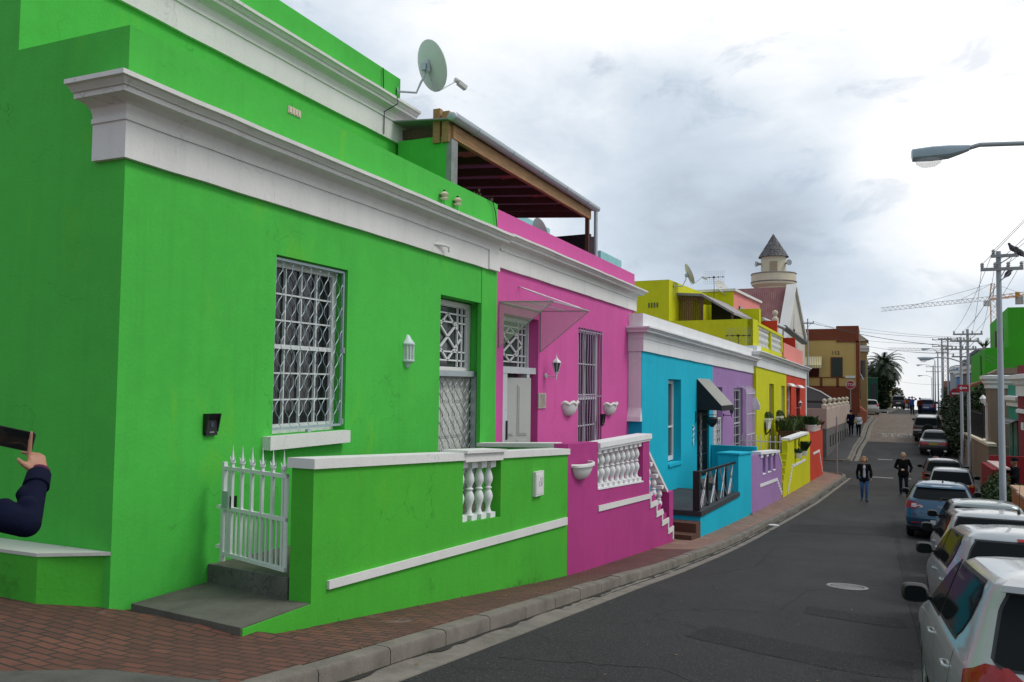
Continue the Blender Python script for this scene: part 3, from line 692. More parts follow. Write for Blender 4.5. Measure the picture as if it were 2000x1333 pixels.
# door: panelled leaf, fanlight above, lattice gate in front
dr = MB(); dr.fbox(FA, 10.99, 11.05, -.36, -.24, -2.2, 1.32); dr.fbox(FA, 12.35, 12.45, -.36, -.24, -2.2, 1.32); dr.fbox(FA, 11.05, 12.35, -.36, -.24, 1.24, 1.32); dr.fbox(FA, 11.05, 12.35, -.36, -.235, .13, .24)
dfr = dr.build('door_frame', WDOOR, gh)
mb = MB(); mb.fbox(FA, 11.05, 12.35, -.36, -.30, -2.2, .13); door_panels(mb, FA, 11.05, 12.35, -.30, -2.0, .10, 3, (1,.7,1,.7)); dl = mb.build('door', WDOOR, gh)
def fanlight(parent, fr, s0, s1, o, z0, z1, mat=WMET):
    mb = MB(); B = lambda a, b, w=.024: mb.bar(fr.w(a[0],o,a[1]), fr.w(b[0],o,b[1]), w, .03, fr.n)
    ex = (s1-s0); ez = (z1-z0); X = [s0+ex*k for k in (.0,.12,.24,.76,.88,1)]; Z = [z0+ez*k for k in (0,.12,.26,.74,.88,1)]
    for x in X: B((x,z0),(x,z1))
    for z in Z: B((s0,z),(s1,z))
    cx, cz = (s0+s1)/2, (z0+z1)/2
    for a, b in (((cx,Z[4]),(X[1],cz)),((X[1],cz),(cx,Z[1])),((cx,Z[1]),(X[4],cz)),((X[4],cz),(cx,Z[4])),((X[2],Z[3]),(X[3],Z[2])),((X[2],Z[2]),(X[3],Z[3]))): B(a, b, .03)
    f = mb.build('fanlight', mat, parent)
    mb = MB(); mb.poly([fr.w(s0,o-.03,z0), fr.w(s1,o-.03,z0), fr.w(s1,o-.03,z1), fr.w(s0,o-.03,z1)]); mb.build('pane', SHADEGLASS, f); return f
fanlight(gh, FA, 11.05, 12.35, -.28, .24, 1.24)
gt = lattice(FA, 11.0, 12.46, -.17, -1.95, .12, .10, .22, .045, .014, flat('grey_steel_bars', (.20,.22,.23), .45, metal=.3), gh, 'door_gate', .035)
mb = MB(); mb.fbox(FA, 10.98, 12.465, -.22, -.12, .10, .19); mb.fbox(FA, 12.42, 12.468, -.2, -.10, -1.95, .1); mb.build('gate_track', GALV, gt)
mb = MB(); mb.fbox(FA, 7.30, 7.52, -.01, .012, 3.02, 3.10)
for k in range(4): mb.fbox(FA, 7.315+k*.052, 7.35+k*.052, .012, .02, 3.03, 3.09)
mb.build('air_vent', CREAM, gh)
mb = MB(); mb.tube([FA.w(10.62,.04,2.06), FA.w(10.85,.10,2.075), FA.w(10.95,.13,2.06), FA.w(10.955,.13,1.98)], .02, 8); mb.build('overflow_pipe', WHITE2, gh, smooth=40)
mb = MB(); mb.tube([FA.w(12.55,.02,3.16), FA.w(12.72,.03,3.12), FA.w(12.82,.035,2.95), FA.w(12.88,.04,2.7), FA.w(12.99,.05,2.62)], .009, 6); mb.build('cable', BLACKP, gh); mb = MB(); mb.tube([FA.w(11.45,-1.44,5.25), FA.w(11.47,-1.43,4.74), FA.w(11.5,-1.17,4.73), FA.w(11.5,-1.17,4.62), FA.w(11.45,-1.4,4.5), FA.w(11.45,-1.4,4.12)], .009, 6); mb.build('cable', BLACKP, gh)
# low plinth ledge by the corner
mb = MB(); mb.hexa([(-6.02,5.2,-2.6),(-6.5,4.84,-2.6),(-11,4.75,-2.4),(-11,5.2,-2.4),(-6.02,5.2,-1.52),(-6.5,4.84,-1.52),(-11,4.75,-1.52),(-11,5.2,-1.52)]); mb.build('ledge', GREENL, gh)
mb = MB(); mb.hexa([(-6.0,5.147,-1.519),(-6.5,4.83,-1.519),(-11,4.74,-1.519),(-11,5.147,-1.519),(-6.0,5.147,-1.49),(-6.5,4.83,-1.49),(-11,4.74,-1.49),(-11,5.147,-1.49)]); mb.build('ledge_top', plaster('chalky_paint', (.52,.54,.48), dirt=.6), gh)
lantern('wall_lantern', FA, 9.99, 0, .42, 'pale half lantern on the green wall between window and door', flat('lamp_mint', (.55,.66,.63), .4), flat('lamp_glass', (.55,.58,.5), .15), 'half')
def intercom(s, fr, z, label, k=1.0):
    t = thing('intercom', fr.w(s, 0, z), label, 'intercom')
    mb = MB(); mb.fbox(fr, s-.075*k, s+.075*k, 0, .035, z-.10*k, z+.10*k); mb.hexa([fr.w(s-.085*k,0,z+.06*k), fr.w(s-.085*k,.04,z+.05*k), fr.w(s+.085*k,.04,z+.05*k), fr.w(s+.085*k,0,z+.06*k), fr.w(s-.085*k,0,z+.115*k), fr.w(s-.085*k,.075,z+.115*k), fr.w(s+.085*k,.075,z+.115*k), fr.w(s+.085*k,0,z+.115*k)])
    for q in (-1, 1): mb.hexa([fr.w(s+q*.08*k-.006,0,z-.09*k), fr.w(s+q*.08*k-.006,.038,z-.06*k), fr.w(s+q*.08*k+.006,.038,z-.06*k), fr.w(s+q*.08*k+.006,0,z-.09*k), fr.w(s+q*.08*k-.006,0,z+.11*k), fr.w(s+q*.08*k-.006,.072,z+.11*k), fr.w(s+q*.08*k+.006,.072,z+.11*k), fr.w(s+q*.08*k+.006,0,z+.11*k)])
    mb.build('housing', BLACKP, t)
    mb = MB(); c = fr.w(s, .035, z-.01*k); mb.fbox(fr, s-.02*k, s+.02*k, .035, .04, z-.015*k, z+.025*k); mb.build('button', flat('button_blue', (.03,.05,.10), .3), t)
    mb = MB(); mb.fbox(fr, s-.03*k, s+.03*k, .035, .038, z-.075*k, z-.06*k); mb.build('call_plate', flat('plate_grey', (.2,.2,.2), .4), t)
    return t
intercom(6.25, FA, -.45, 'black intercom on the green wall beside the spiked white gate')
for s_, lab in ((10.90, 'nearer of two cream insulators above the green house cornice'), (11.34, 'farther of two cream insulators above the green house cornice')):
    t = thing('insulator', FA.w(s_, 0, 2.7), lab, 'insulator', 'insulators on the green parapet')
    c = FA.w(s_, .06, 2.83)
    mb = MB(); mb.lathe([(.03,-.05),(.075,-.03),(.03,-.005),(.045,.015),(.08,.035),(.045,.06),(.03,.075)], 14, c); mb.build('shell', CREAM, t, smooth=40)
    mb = MB(); mb.lathe([(.018,.07),(.022,.1),(.016,.105)], 8, c); mb.build('cap', BLACKP, t)
    mb = MB(); mb.tube([c+Vector((0,0,-.04)), c+Vector((0,0,-.12)), FA.w(s_,0,2.68)], .012, 6); mb.build('spindle', GREEN, t)
dish('satellite_dish', (-7.47, 11.95, 5.02), (-7.04, 12.28, 5.52), (.44,.81,.36), .445, 'large grey satellite dish on a bent arm at the upper end of the green house')

# ------------------------------------------------------------------ garden wall, gate and step of the green house
gw = thing('garden_wall', FL.w(5.95, 0, -2.2), 'low green garden wall with white coping and four balusters', 'garden wall', 'low garden walls')
def zt(s): return -.775 + (s-5.95)*(-.335/6.3)         # underside of the coping
T0, T1, BS0, BS1 = 5.95, 12.22, 8.74, 9.78
mb = MB()
for a, b in ((T0, BS0), (BS1, T1)): mb.fbox(FL, a, b, -.24, 0, -3.7, zt(a), -3.7, zt(b))
mb.fbox(FL, BS0, BS1, -.24, 0, -3.7, -1.66, -3.7, -1.735); mb.build('wall', GREENL, gw)
def cop(s): return zt(s)+.09
mb = MB()
for a, b in ((T0-.03, BS0), (BS1, T1+.03)): mb.fbox(FL, a, b, -.27, .03, zt(a)+.001, cop(a), zt(b)+.001, cop(b))
mb.build('coping', WHITE2, gw)
mb = MB(); mb.fbox(FL, BS0, BS1, -.25, .035, zt(BS0)-.02, cop(BS0)-.005, zt(BS1)-.02, cop(BS1)-.005); mb.fbox(FL, BS0-.03, BS1+.03, -.28, .07, cop(BS0)-.004, cop(BS0)+.03, cop(BS1)-.004, cop(BS1)+.03); mb.build('balustrade_cap', WHITE2, gw)
b0 = None
for k in range(4):
    s_ = BS0+.13+k*.26; zb = -1.66+(s_-BS0)*(-.075/1.04); loc = FL.w(s_, -.12, zb) - gw.location
    b0 = baluster(gw, loc, zt(s_)-.02-zb, WHITE, 1.15) if not b0 else again(b0, loc, gw)
mb = MB(); mb.fbox(FL, 6.17, 12.16, 0, .03, -1.865, -1.79, -2.19, -2.075); mb.build('trim_strip', WHITE2, gw)
mb = MB(); mb.fbox(FL, 10.83, 11.13, 0, .05, -1.6, -1.255); mb.fbox(FL, 10.85, 11.11, .05, .057, -1.57, -1.29); mb.fbox(FL, 10.93, 11.06, .057, .066, -1.45, -1.38); m_ = mb.build('meter_box', WHITE2, gw)
mb = MB(); c = FL.w(11.02, .06, -1.385); mb.tube([c, c+Vector((.012,0,0))], .055, 14); mb.build('dial', flat('dial_white', (.6,.6,.58), .3), m_)
SCF, _t, _b = nodes('scuff_dirt'); _b.inputs['Base Color'].default_value = (.018,.035,.012,1); _b.inputs['Roughness'].default_value = .9
_u = coords(_t, 1, 'Generated'); _g = _t.nodes.new('ShaderNodeTexGradient'); _g.gradient_type = 'SPHERICAL'; _m = _t.nodes.new('ShaderNodeMapping'); _m.inputs['Location'].default_value = (-1,-1,-1); _m.inputs['Scale'].default_value = (2,2,2); ln(_t, _u, _m.inputs[0]); ln(_t, _m.outputs[0], _g.inputs[0])
_q = noise(_t, coords(_t), 9, 7, .75, .5); _a = _t.nodes.new('ShaderNodeMath'); _a.operation = 'MULTIPLY'; ln(_t, ramp(_t, _q, [(.46, (0,)*3), (.72, (.5,)*3)]), _a.inputs[0]); ln(_t, ramp(_t, _g.outputs[0], [(.0, (0,)*3), (.5, (1,)*3)]), _a.inputs[1]); ln(_t, _a.outputs[0], _b.inputs['Alpha'])
for s0, s1, z0, z1 in ((7.95,8.15,-2.4,-2.0),(9.0,11.9,-3.05,-2.6)):
    mb = MB(); mb.grid([[FL.w(s0+(s1-s0)*i/6, .003+.004*(i % 2), z0+(z1-z0)*j/4) for i in range(7)] for j in range(5)]); mb.build('scuff_mark', SCF, gw)
mb = MB(); mb.grid([[(-6.55-.5*i/4, 4.825+.004*(i%2)-.009*i, -2.0+.5*j/4) for i in range(5)] for j in range(5)]); mb.build('scuff_mark', SCF, gh)
# paving of the two front yards
st = thing('stoep', (-5.3, 9.5, -2.5), 'grey concrete stoep behind the low green wall', 'stoep')
mb = MB(); mb.hexa([(-6.0,6.32,-3.4),(-4.75,6.0,-3.4),(-4.6,12.2,-3.4),(-6.0,12.2,-3.4),(-6.0,6.32,-1.82),(-4.75,6.0,-1.76),(-4.6,12.2,-1.95),(-6.0,12.2,-1.95)]); mb.build('slab', CONC, st)
ds = thing('doorstep', (-5.3, 5.8, -2.0), 'worn cracked concrete doorstep under the white gate', 'doorstep')
mb = MB(); mb.hexa([(-5.99,6.28,-2.6),(-4.76,5.93,-2.6),(-4.76,6.05,-2.6),(-5.99,6.4,-2.6),(-5.99,6.28,-1.81),(-4.76,5.93,-1.745),(-4.76,6.0,-1.745),(-5.99,6.32,-1.81)]); mb.build('riser', CONCC, ds)
mb = MB(); mb.hexa([(-5.92,5.28,-2.6),(-4.57,5.13,-2.6),(-4.50,5.93,-2.6),(-5.99,6.28,-2.6),(-5.92,5.31,-1.955),(-4.57,5.16,-1.95),(-4.50,5.93,-1.935),(-5.99,6.28,-1.985)]); mb.build('slab', CONC, ds)
mb = MB(); mb.hexa([(-4.57,5.135,-2.6),(-4.555,5.135,-2.6),(-4.485,5.94,-2.6),(-4.50,5.94,-2.6),(-4.57,5.17,-1.962),(-4.555,5.17,-1.962),(-4.485,5.94,-1.945),(-4.50,5.94,-1.945)]); mb.build('painted_edge', GREENL, ds)
# white gate with spear heads
FG = Frame(-4.76, 5.95, math.degrees(math.atan2(-1.17, .35)))
g = thing('gate', FG.w(.55, 0, -1.78), 'white steel gate with spear heads beside the low green wall', 'gate')
L0, L1, zb, ztop = .03, 1.10, -1.70, -.84
mb = MB(); mb.fbox(FG, L1-.04, L1, -.02, .02, -1.76, -.80); mb.fbox(FG, L0, L0+.03, -.015, .015, zb, ztop); mb.fbox(FG, L1-.13, L1-.105, -.014, .014, zb, ztop)
for z in (zb, -1.26, ztop-.035): mb.fbox(FG, L0, L1-.04, -.017, .017, z, z+.035)
for z in (-1.24, -1.62): mb.box(FG.w(L1+.035, 0, z), (.06,.05,.03))
mb.build('frame', WMET, g)
for k in range(6):
    s_ = L0+.06+k*.17; mb = MB(); mb.fbox(FG, s_-.015, s_+.015, -.013, .013, zb+.02, -.80); c = FG.w(s_, 0, -.80)
    mb.tube([c, c+Vector((0,0,.03))], .028, 8); mb.lathe([(.014,.0),(.019,.03),(.012,.06),(.005,.12),(.001,.175)], 6, c)
    for q in (-1, 1): mb.tube([c+Vector((0,0,.01)), c+FG.u*q*.035+Vector((0,0,.03)), c+FG.u*q*.05+Vector((0,0,.06))], [.009,.007,.002], 5)
    mb.build('spear_bar', WMET, g, smooth=40)
mb = MB()
for k in range(6): s_ = L0+.145+k*.17; mb.fbox(FG, s_-.009, s_+.009, -.009, .009, zb+.02, -1.25)
mb.build('lower_bars', WMET, g)
mb = MB(); mb.fbox(FG, L1-.115, L1-.02, -.025, .03, -1.24, -1.08); mb.build('lock_box', GALV, g)
mb = MB(); mb.fbox(FG, L1-.17, L1-.155, -.02, .05, -1.24, -1.12); mb.build('handle', BLACKM, g)

# ------------------------------------------------------------------ the pink house
ph = thing('pink_house', (-6, 13, -3.0), 'bright pink house with white cornice and a tall barred window', 'house', 'painted terrace houses')
PD = (13.3, 14.97, -2.9, 1.25, .34); PW = (17.38, 19.15, -1.75, 1.27, .2)
mb = MB(); mb.wall(FA, 12.97, 22.1, -4.6, 3.06, 0, [PD, PW])
mb.poly([(-6,22.1,-4.6),(-6,22.1,3.06),(-16,22.1,3.06),(-16,22.1,-4.6)]); mb.poly([(-6,12.98,3.06),(-6,22.1,3.06),(-6.25,22.1,3.06),(-6.25,12.98,3.06)]); mb.poly([(-6.25,12.98,3.06),(-6.25,22.1,3.06),(-6.25,22.1,2.6),(-6.25,12.98,2.6)]); mb.poly([(-6.25,12.98,2.6),(-6.25,22.1,2.6),(-16,22.1,2.6),(-16,12.98,2.6)])
mb.build('wall', PINK, ph)
mb = MB(); mb.sweep([(-6,13.0,0),(-6,22.1,0),(-6.5,22.1,0)], prof(2.03,.58,.31), wob=.005); mb.build('cornice', WHITE2, ph, smooth=25)
mb = MB(); mb.fbox(FA, 13.32, 13.60, -.2, -.05, -2.9, .22); mb.fbox(FA, 14.52, 14.66, -.2, -.05, -2.9, .22); mb.fbox(FA, 13.32, 14.95, -.22, -.04, .18, .30); mb.fbox(FA, 14.9, 14.96, -.3, -.2, .3, 1.22); mb.fbox(FA, 13.32, 14.9, -.3, -.2, 1.17, 1.23)
mb.build('door_frame', flat('aluminium_white', (.60,.63,.64), .35, metal=.1), ph)
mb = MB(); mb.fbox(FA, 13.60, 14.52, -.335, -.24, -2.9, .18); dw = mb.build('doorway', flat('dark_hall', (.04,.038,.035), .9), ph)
mb = MB(); FD = Frame(*FA.w(13.64,-.22,0).xy, 28); mb.fbox(FD, 0, .74, -.04, 0, -2.9, .1); door_panels(mb, FD, 0, .74, 0, -2.7, .06, 2, (1,.55,1)); dd = mb.build('door', flat('grey_door_paint', (.46,.46,.43), .5), ph)
mb = MB(); mb.fbox(FA, 13.54, 13.585, -.05, -.025, -1.02, -.68); mb.build('handle', BLACKM, dd)
fanlight(ph, FA, 13.35, 14.9, -.25, .30, 1.17)
# tall window with wavy bars
sash(ph, FA, 17.40, 19.13, -.16, -1.75, 1.25, 2, 4, WMET, 'window', .47, .07, GLASS)
mb = MB()
for k in range(11): mb.fbox(FA, 17.62+k*.026, 17.64+k*.026, -.18, -.172-.004*(k % 2), -1.65, 1.15)
mb.build('lace_curtain', flat('lace', (.5,.48,.5), .9), ph)
mb = MB()
for k in range(10):
    s_ = 17.46+k*.18; ph_ = k*.9
    mb.tube([FA.w(s_+(.02*math.sin(z*5.2+ph_) if k not in (0,9) else 0), .015, z) for z in [-1.72+j*(3.0/30) for j in range(31)]], .012, 5)
for z in (-1.55, -.3, 1.2): mb.fbox(FA, 17.40, 19.16, .0, .012, z, z+.03)
mb.build('window_bars', flat('painted_bars', (.36,.24,.36), .4), ph)
lantern('wall_lantern', FA, 15.35, .24, .33, 'white carriage lantern on the pink wall beside the door', WMET, SHADEGLASS, 'arm')
t = thing('wall_plaque', FA.w(15.15, 0, -.34), 'small speckled stone plaque on the pink wall under the lantern', 'plaque'); mb = MB(); mb.fbox(FA, 14.95, 15.36, 0, .025, -.49, -.19); mb.build('slab', concrete('plaque_stone', (.42,.36,.32)), t)
mb = MB()
for k in range(7): mb.fbox(FA, 14.99+random.random()*.05, 15.25+random.random()*.06, .025, .031, -.46+k*.036, -.445+k*.036)
mb.build('relief', concrete('plaque_relief', (.28,.23,.2)), t)
planter_wall(FA, 16.72, -.42, .8, 'scalloped white planter on the pink wall between lantern and window', h=.27, group='planters on the pink house')
planter_wall(FA, 19.7, -.5, .82, 'scalloped white planter on the pink wall beyond the barred window', h=.27, group='planters on the pink house')
intercom(19.15, FA, -.87, 'black intercom on the pink wall beside the barred window', 1.3)
# plastic door awning: three clear panels folded over the door
aw = thing('door_awning', FA.w(14.1, 0, 1.35), 'smoky plastic awning with triangular sides over the pink house door', 'awning')
AWN, _t, _b = nodes('smoky_plastic'); _b.inputs['Base Color'].default_value = (.55,.50,.44,1); _b.inputs['Roughness'].default_value = .25; _b.inputs['Alpha'].default_value = .27; _n = noise(_t, coords(_t), 3, 5, .6); ln(_t, mix(_t, _n, (.66,.64,.58), (.48,.47,.42)), _b.inputs['Base Color'])
A0, A1, AD, AZ = 13.08, 15.05, 1.02, 1.43
tip0, tip1 = FA.w(A0,AD,AZ-.02), FA.w(A1,AD,AZ-.02)
mb = MB(); 
for s_, tp in ((A0, tip0), (A1, tip1)): mb.prism([FA.w(s_,.01,AZ), tp, FA.w(s_,.01,.62)], FA.u*.006)
mb.prism([FA.w(A0,.01,AZ+.01), FA.w(A1,.01,AZ+.01), tip1+Vector((0,0,.01)), tip0+Vector((0,0,.01))], Vector((0,0,.006))); mb.build('plastic_sheets', AWN, aw)
mb = MB()
for s_, tp in ((A0, tip0), (A1, tip1)): mb.bar(FA.w(s_,.015,AZ), tp, .018); mb.bar(FA.w(s_,.015,.62), FA.w(s_,.015,AZ), .018); mb.bar(FA.w(s_,.015,.62), tp, .012)
mb.bar(tip0, tip1, .02); mb.bar(FA.w(A0,.5,AZ), FA.w(A1,.5,AZ), .018); mb.bar(FA.w(A0,.015,AZ), FA.w(A1,.015,AZ), .02); mb.build('frame', flat('awning_frame', (.35,.33,.32), .4), aw)
mb = MB(); mb.tube([FA.w(13.95,.0,1.80), tip0+FA.u*.15], .008, 6); mb.tube([FA.w(13.95,.0,1.80), tip1-FA.u*.15], .008, 6); mb.build('stay_wire', GALV, aw)
# pink garden wall with balusters, stepping down to its stairs
pw = thing('garden_wall', FL.w(12.25, 0, -3.0), 'low pink garden wall with a long white balustrade and stair', 'garden wall', 'low garden walls')
mb = MB(); mb.fbox(FL, 12.235, 13.69, -.24, -.002, -4.4, -.95, -4.4, -1.0); mb.fbox(FL, 13.69, 16.55, -.24, -.002, -4.4, -1.83, -4.4, -1.99); mb.fbox(FL, 16.55, 17.05, -.24, -.002, -4.4, -1.10, -4.4, -1.12)
for a, b, z in ((17.05,17.55,-2.36),(17.55,18.02,-2.62),(18.02,18.5,-2.88),(18.5,18.75,-3.1)): mb.fbox(FL, a, b, -.24, -.002, -4.4, z)
mb.fbox(FL, 18.75, 19.12, -.26, .0, -4.4, -2.45); mb.build('wall', PINKL, pw)
mb = MB(); mb.fbox(FL, 13.69, 17.08, -.28, .045, -1.105, -1.02, -1.13, -1.03); mb.fbox(FL, 13.69, 17.05, -.25, .02, -1.15, -1.107, -1.175, -1.132); mb.fbox(FL, 13.69, 16.55, -.22, .012, -1.828, -1.80, -1.988, -1.96); mb.build('balustrade_cap', WHITE, pw)
b0 = None
for k in range(9):
    s_ = 13.86+k*.32; zb = -1.80-(s_-13.69)*(.16/2.86); tp = -1.15-(s_-13.69)*(.025/3.36); loc = FL.w(s_, -.12, zb)-pw.location
    if b0 is None: b0 = baluster(pw, loc, 1, WHITE, 1.5)
    else: b0_ = again(b0, loc, pw)
for o in kids(pw):
    if o.name.startswith('baluster'): s_ = FL.u.dot(o.location+pw.location-FL.o); o.scale = (1,1, -1.15-(s_-13.69)*.0075-(o.location.z+pw.location.z))
mb = MB(); mb.bar(FL.w(17.05,-.12,-1.36), FL.w(18.8,-.12,-2.44), .16, .07); mb.build('stair_rail', WHITE, pw)
for s_, z in ((17.3,-2.36),(17.78,-2.62),(18.26,-2.88)):
    o = again(b0, FL.w(s_, -.12, z)-pw.location, pw); o.scale = (1,1, -1.50-(s_-17.05)*.617-z)
mb = MB(); mb.fbox(FL, 13.71, 17.1, 0, .02, -2.20, -2.10, -2.385, -2.285)
P = [(17.1,-2.29),(17.1,-2.52),(17.6,-2.55),(17.6,-2.78),(18.08,-2.81),(18.08,-3.04),(18.62,-3.07),(18.62,-3.30),(19.08,-3.33),(19.08,-3.52)]
for a, b in zip(P, P[1:]): mb.fbox(FL, min(a[0],b[0])-.04, max(a[0],b[0])+.04, 0, .022 if a[0] == b[0] else .024, min(a[1],b[1])-.04, max(a[1],b[1])+.04)
mb.build('zigzag_trim', WHITE2, pw)
st = thing('stoep', (-5.2, 16, -2.5), 'concrete stoep and steps behind the pink balustrade', 'stoep'); mb = MB(); mb.hexa([(-6,12.4,-4.4),(-4.6,12.4,-4.4),(-4.55,17.0,-4.4),(-6,17.0,-4.4),(-6,12.4,-2.2),(-4.6,12.4,-2.2),(-4.55,17.0,-2.2),(-6,17.0,-2.2)])
for k, s_ in enumerate((17.0,17.5,18.0,18.5)): mb.hexa([(-6,s_,-4.4),(-4.52,s_,-4.4),(-4.52,s_+.5,-4.4),(-6,s_+.5,-4.4),(-6,s_,-2.45-k*.27),(-4.52,s_,-2.45-k*.27),(-4.52,s_+.5,-2.45-k*.27),(-6,s_+.5,-2.45-k*.27)])
mb.build('slab', CONC, st)
mb = MB(); mb.hexa([(-5.75,12.3,-2),(-4.85,12.3,-2.2),(-4.85,12.5,-2.2),(-5.75,12.5,-2),(-5.99,12.3,-1.06),(-4.86,12.3,-1.03),(-4.86,12.5,-1.03),(-5.99,12.5,-1.06)])
t = thing('dividing_wall', (-5.4,12.4,-2), 'short green dividing wall between the green and pink stoeps', 'wall'); mb.build('wall', GREEN, t)
mb = MB(); mb.hexa([(-6,12.26,-1.055),(-4.6,12.26,-1.02),(-4.6,12.54,-1.02),(-6,12.54,-1.055),(-6,12.26,-1.0),(-4.6,12.26,-.945),(-4.6,12.54,-.945),(-6,12.54,-1.0)]); mb.build('coping', WHITE2, t)
planter_wall(FL, 12.8, -1.30, .78, 'plain white half bowl planter on the pink garden wall', False, .0, h=.25)

# ------------------------------------------------------------------ the lean-to roof over the pink house
pr = thing('rooftop_canopy', (-7.8, 15.5, 2.6), 'timber canopy with a zinc gutter on the pink house roof', 'canopy')
mb = MB(); mb.bar((-6.4,11.95,4.19), (-6.4,19.3,4.21), .09, .23); mb.build('front_beam', WOODL, pr)
for y in (12.1, 13.0, 13.9, 14.8, 15.7, 16.6, 17.5, 18.4, 19.25):
    mb = MB(); mb.bar((-6.42,y,4.22), (-9.4,y,4.42), .06, .16); mb.build('rafter', wood('rafter_wood', (.12,.075,.05)), pr)
mb = MB(); mb.prism([(-6.3,11.75,4.34),(-9.6,11.75,4.58),(-9.6,11.75,4.60),(-6.3,11.75,4.36)], (0,7.75,0)); mb.build('roof_sheet', ribbed('zinc_sheet', (.30,.31,.31), 'Y', .076, .45, (.18,.14,.1), .4), pr)
mb = MB(); rows = []
for y in (11.72, 19.5): rows.append([(-6.27+.09*math.cos(a), y, 4.38+.075*math.sin(a)) for a in [math.pi*k/8 for k in range(8, 17)]]+[(-6.18,y,4.42),(-6.20,y,4.42)])
mb.grid(rows); 
for y in (12.6,14.1,15.6,17.1,18.6): mb.tube([(-6.27+.094*math.cos(a), y, 4.38+.08*math.sin(a)) for a in [math.pi*k/8 for k in range(7, 18)]], .012, 5)
mb.ball((-6.27,11.72,4.37), (.085,.02,.07)); mb.tube([(-6.27,19.42,4.33),(-6.27,19.42,3.0)], .05, 10); mb.build('gutter', GALV, pr, smooth=40)
for x, z in ((-6.42,4.12),(-9.2,4.3)):
    mb = MB(); mb.bar((x,19.2,2.6), (x,19.2,z), .09); mb.build('post', WOODD, pr)
for x, z in ((-6.63,4.58),(-6.46,4.52)):
    mb = MB(); mb.bar((x,11.9,4.0), (x,11.9,z), .13, .1); mb.build('post_stub', WOODL, pr)
for y in (13.4,15.2,17.0):
    mb = MB(); mb.bar((-6.9,y,4.33), (-6.9,y+.8,4.33), .5, .02); mb.build('ceiling_board', wood('pale_board', (.34,.22,.12)), pr)
t = thing('roof_pier', (-6.9,12.0,3), 'green rendered pier with a bare grey block end under the canopy', 'pier'); mb = MB(); mb.hexa([(-7.4,11.9,2.9),(-6.46,11.9,2.9),(-6.46,12.12,2.9),(-7.4,12.12,2.9),(-7.4,11.9,4.12),(-6.46,11.9,4.12),(-6.46,12.12,4.12),(-7.4,12.12,4.12)]); mb.build('render', GREEN, t)
mb = MB(); mb.hexa([(-6.458,11.9,2.9),(-6.36,11.9,2.9),(-6.36,12.12,2.9),(-6.458,12.12,2.9),(-6.458,11.9,4.10),(-6.36,11.9,4.06),(-6.36,12.12,4.06),(-6.458,12.12,4.10)]); mb.build('block', concrete('cement_block', (.27,.28,.28)), t)
t = thing('rooftop_room', (-9.6,14,2.6), 'dark maroon rooftop room at the back of the canopy', 'rooftop room'); mb = MB(); mb.hexa([(-13,12.3,2.6),(-9.45,12.3,2.6),(-9.45,18.0,2.6),(-13,18.0,2.6),(-13,12.3,4.35),(-9.45,12.3,4.35),(-9.45,18.0,4.35),(-13,18.0,4.35)]); mb.build('wall', plaster('dim_room_paint', (.10,.055,.06)), t)
mb = MB(); mb.hexa([(-9.44,14,2.62),(-9.42,14,2.62),(-9.42,15,2.62),(-9.44,15,2.62),(-9.44,14,4.1),(-9.42,14,4.1),(-9.42,15,4.1),(-9.44,15,4.1)]); mb.build('door', WOODD, t)
t = thing('tile_screen', (-7.8,19.9,2.6), 'black tiled screen wall at the far end of the canopy', 'screen wall'); mb = MB(); mb.hexa([(-9.3,19.5,2.6),(-6.45,19.5,2.6),(-6.45,19.62,2.6),(-9.3,19.62,2.6),(-9.3,19.5,3.72),(-6.45,19.5,3.78),(-6.45,19.62,3.78),(-9.3,19.62,3.72)]); mb.build('tiles', pavers('black_tiles', (.016,.017,.018), (.012,.012,.013), (.05,.05,.05), .3, .3), t)
mb = MB(); mb.hexa([(-6.45,19.5,2.6),(-6.33,19.5,2.6),(-6.33,19.66,2.6),(-6.45,19.66,2.6),(-6.45,19.5,3.7),(-6.33,19.5,3.7),(-6.33,19.66,3.7),(-6.45,19.66,3.7)]); mb.build('end_block', concrete('cement_block'), t)
t = thing('teal_house', (-11,23,2), 'pale teal flat roofed house behind the pink house', 'house'); mb = MB()
TEAL = plaster('pale_teal_paint', (.28,.55,.55)); 
for x1, y0, y1, z in ((-7.0,22.15,24.25,3.79),(-10.0,20.8,25.9,5.27)): mb.hexa([(-16,y0,-3),(x1,y0,-3),(x1,y1,-3),(-16,y1,-3),(-16,y0,z),(x1,y0,z),(x1,y1,z),(-16,y1,z)])
mb.build('wall', TEAL, t)
dish('satellite_dish', (-9.2,21.2,3.7), (-8.7,21.6,4.28), (.6,.7,.3), .45, 'pale satellite dish half hidden behind the black tiled screen', lnb=False, mat=flat('dish_cream', (.5,.49,.44), .6))
dish('satellite_dish', (-8.6,17.2,4.62), (-8.2,17.4,5.08), (.7,.6,.3), .42, 'cream satellite dish peeping over the zinc gutter', lnb=False, mat=flat('dish_cream'))
t = thing('potted_plant', (-6.6,13.5,2.6), 'dry potted plant behind the pink parapet', 'plant'); mb = MB(); mb.lathe([(.14,0),(.19,.3),(.2,.32)], 14, (-6.6,13.5,2.6)); mb.build('pot', flat('terracotta', (.35,.14,.08), .8), t)
mb = MB()
for _ in range(60):
    a = random.uniform(0,6.28); r = random.uniform(.1,.4); b = Vector((-6.6,13.5+random.uniform(-.3,.4),2.9)); e = b+Vector((math.cos(a)*r*.6, math.sin(a)*r*.6, random.uniform(.25,.62))); n = Vector((-math.sin(a), math.cos(a),0))*.012
    mb.poly([b-n, b+n, e]); mb.poly([e+Vector((0,0,.03)), e-n*2, e+Vector((0,0,-.05)), e+n*2])
mb.build('leaves', leafmat('dry_plant', (.10,.075,.03)), t)
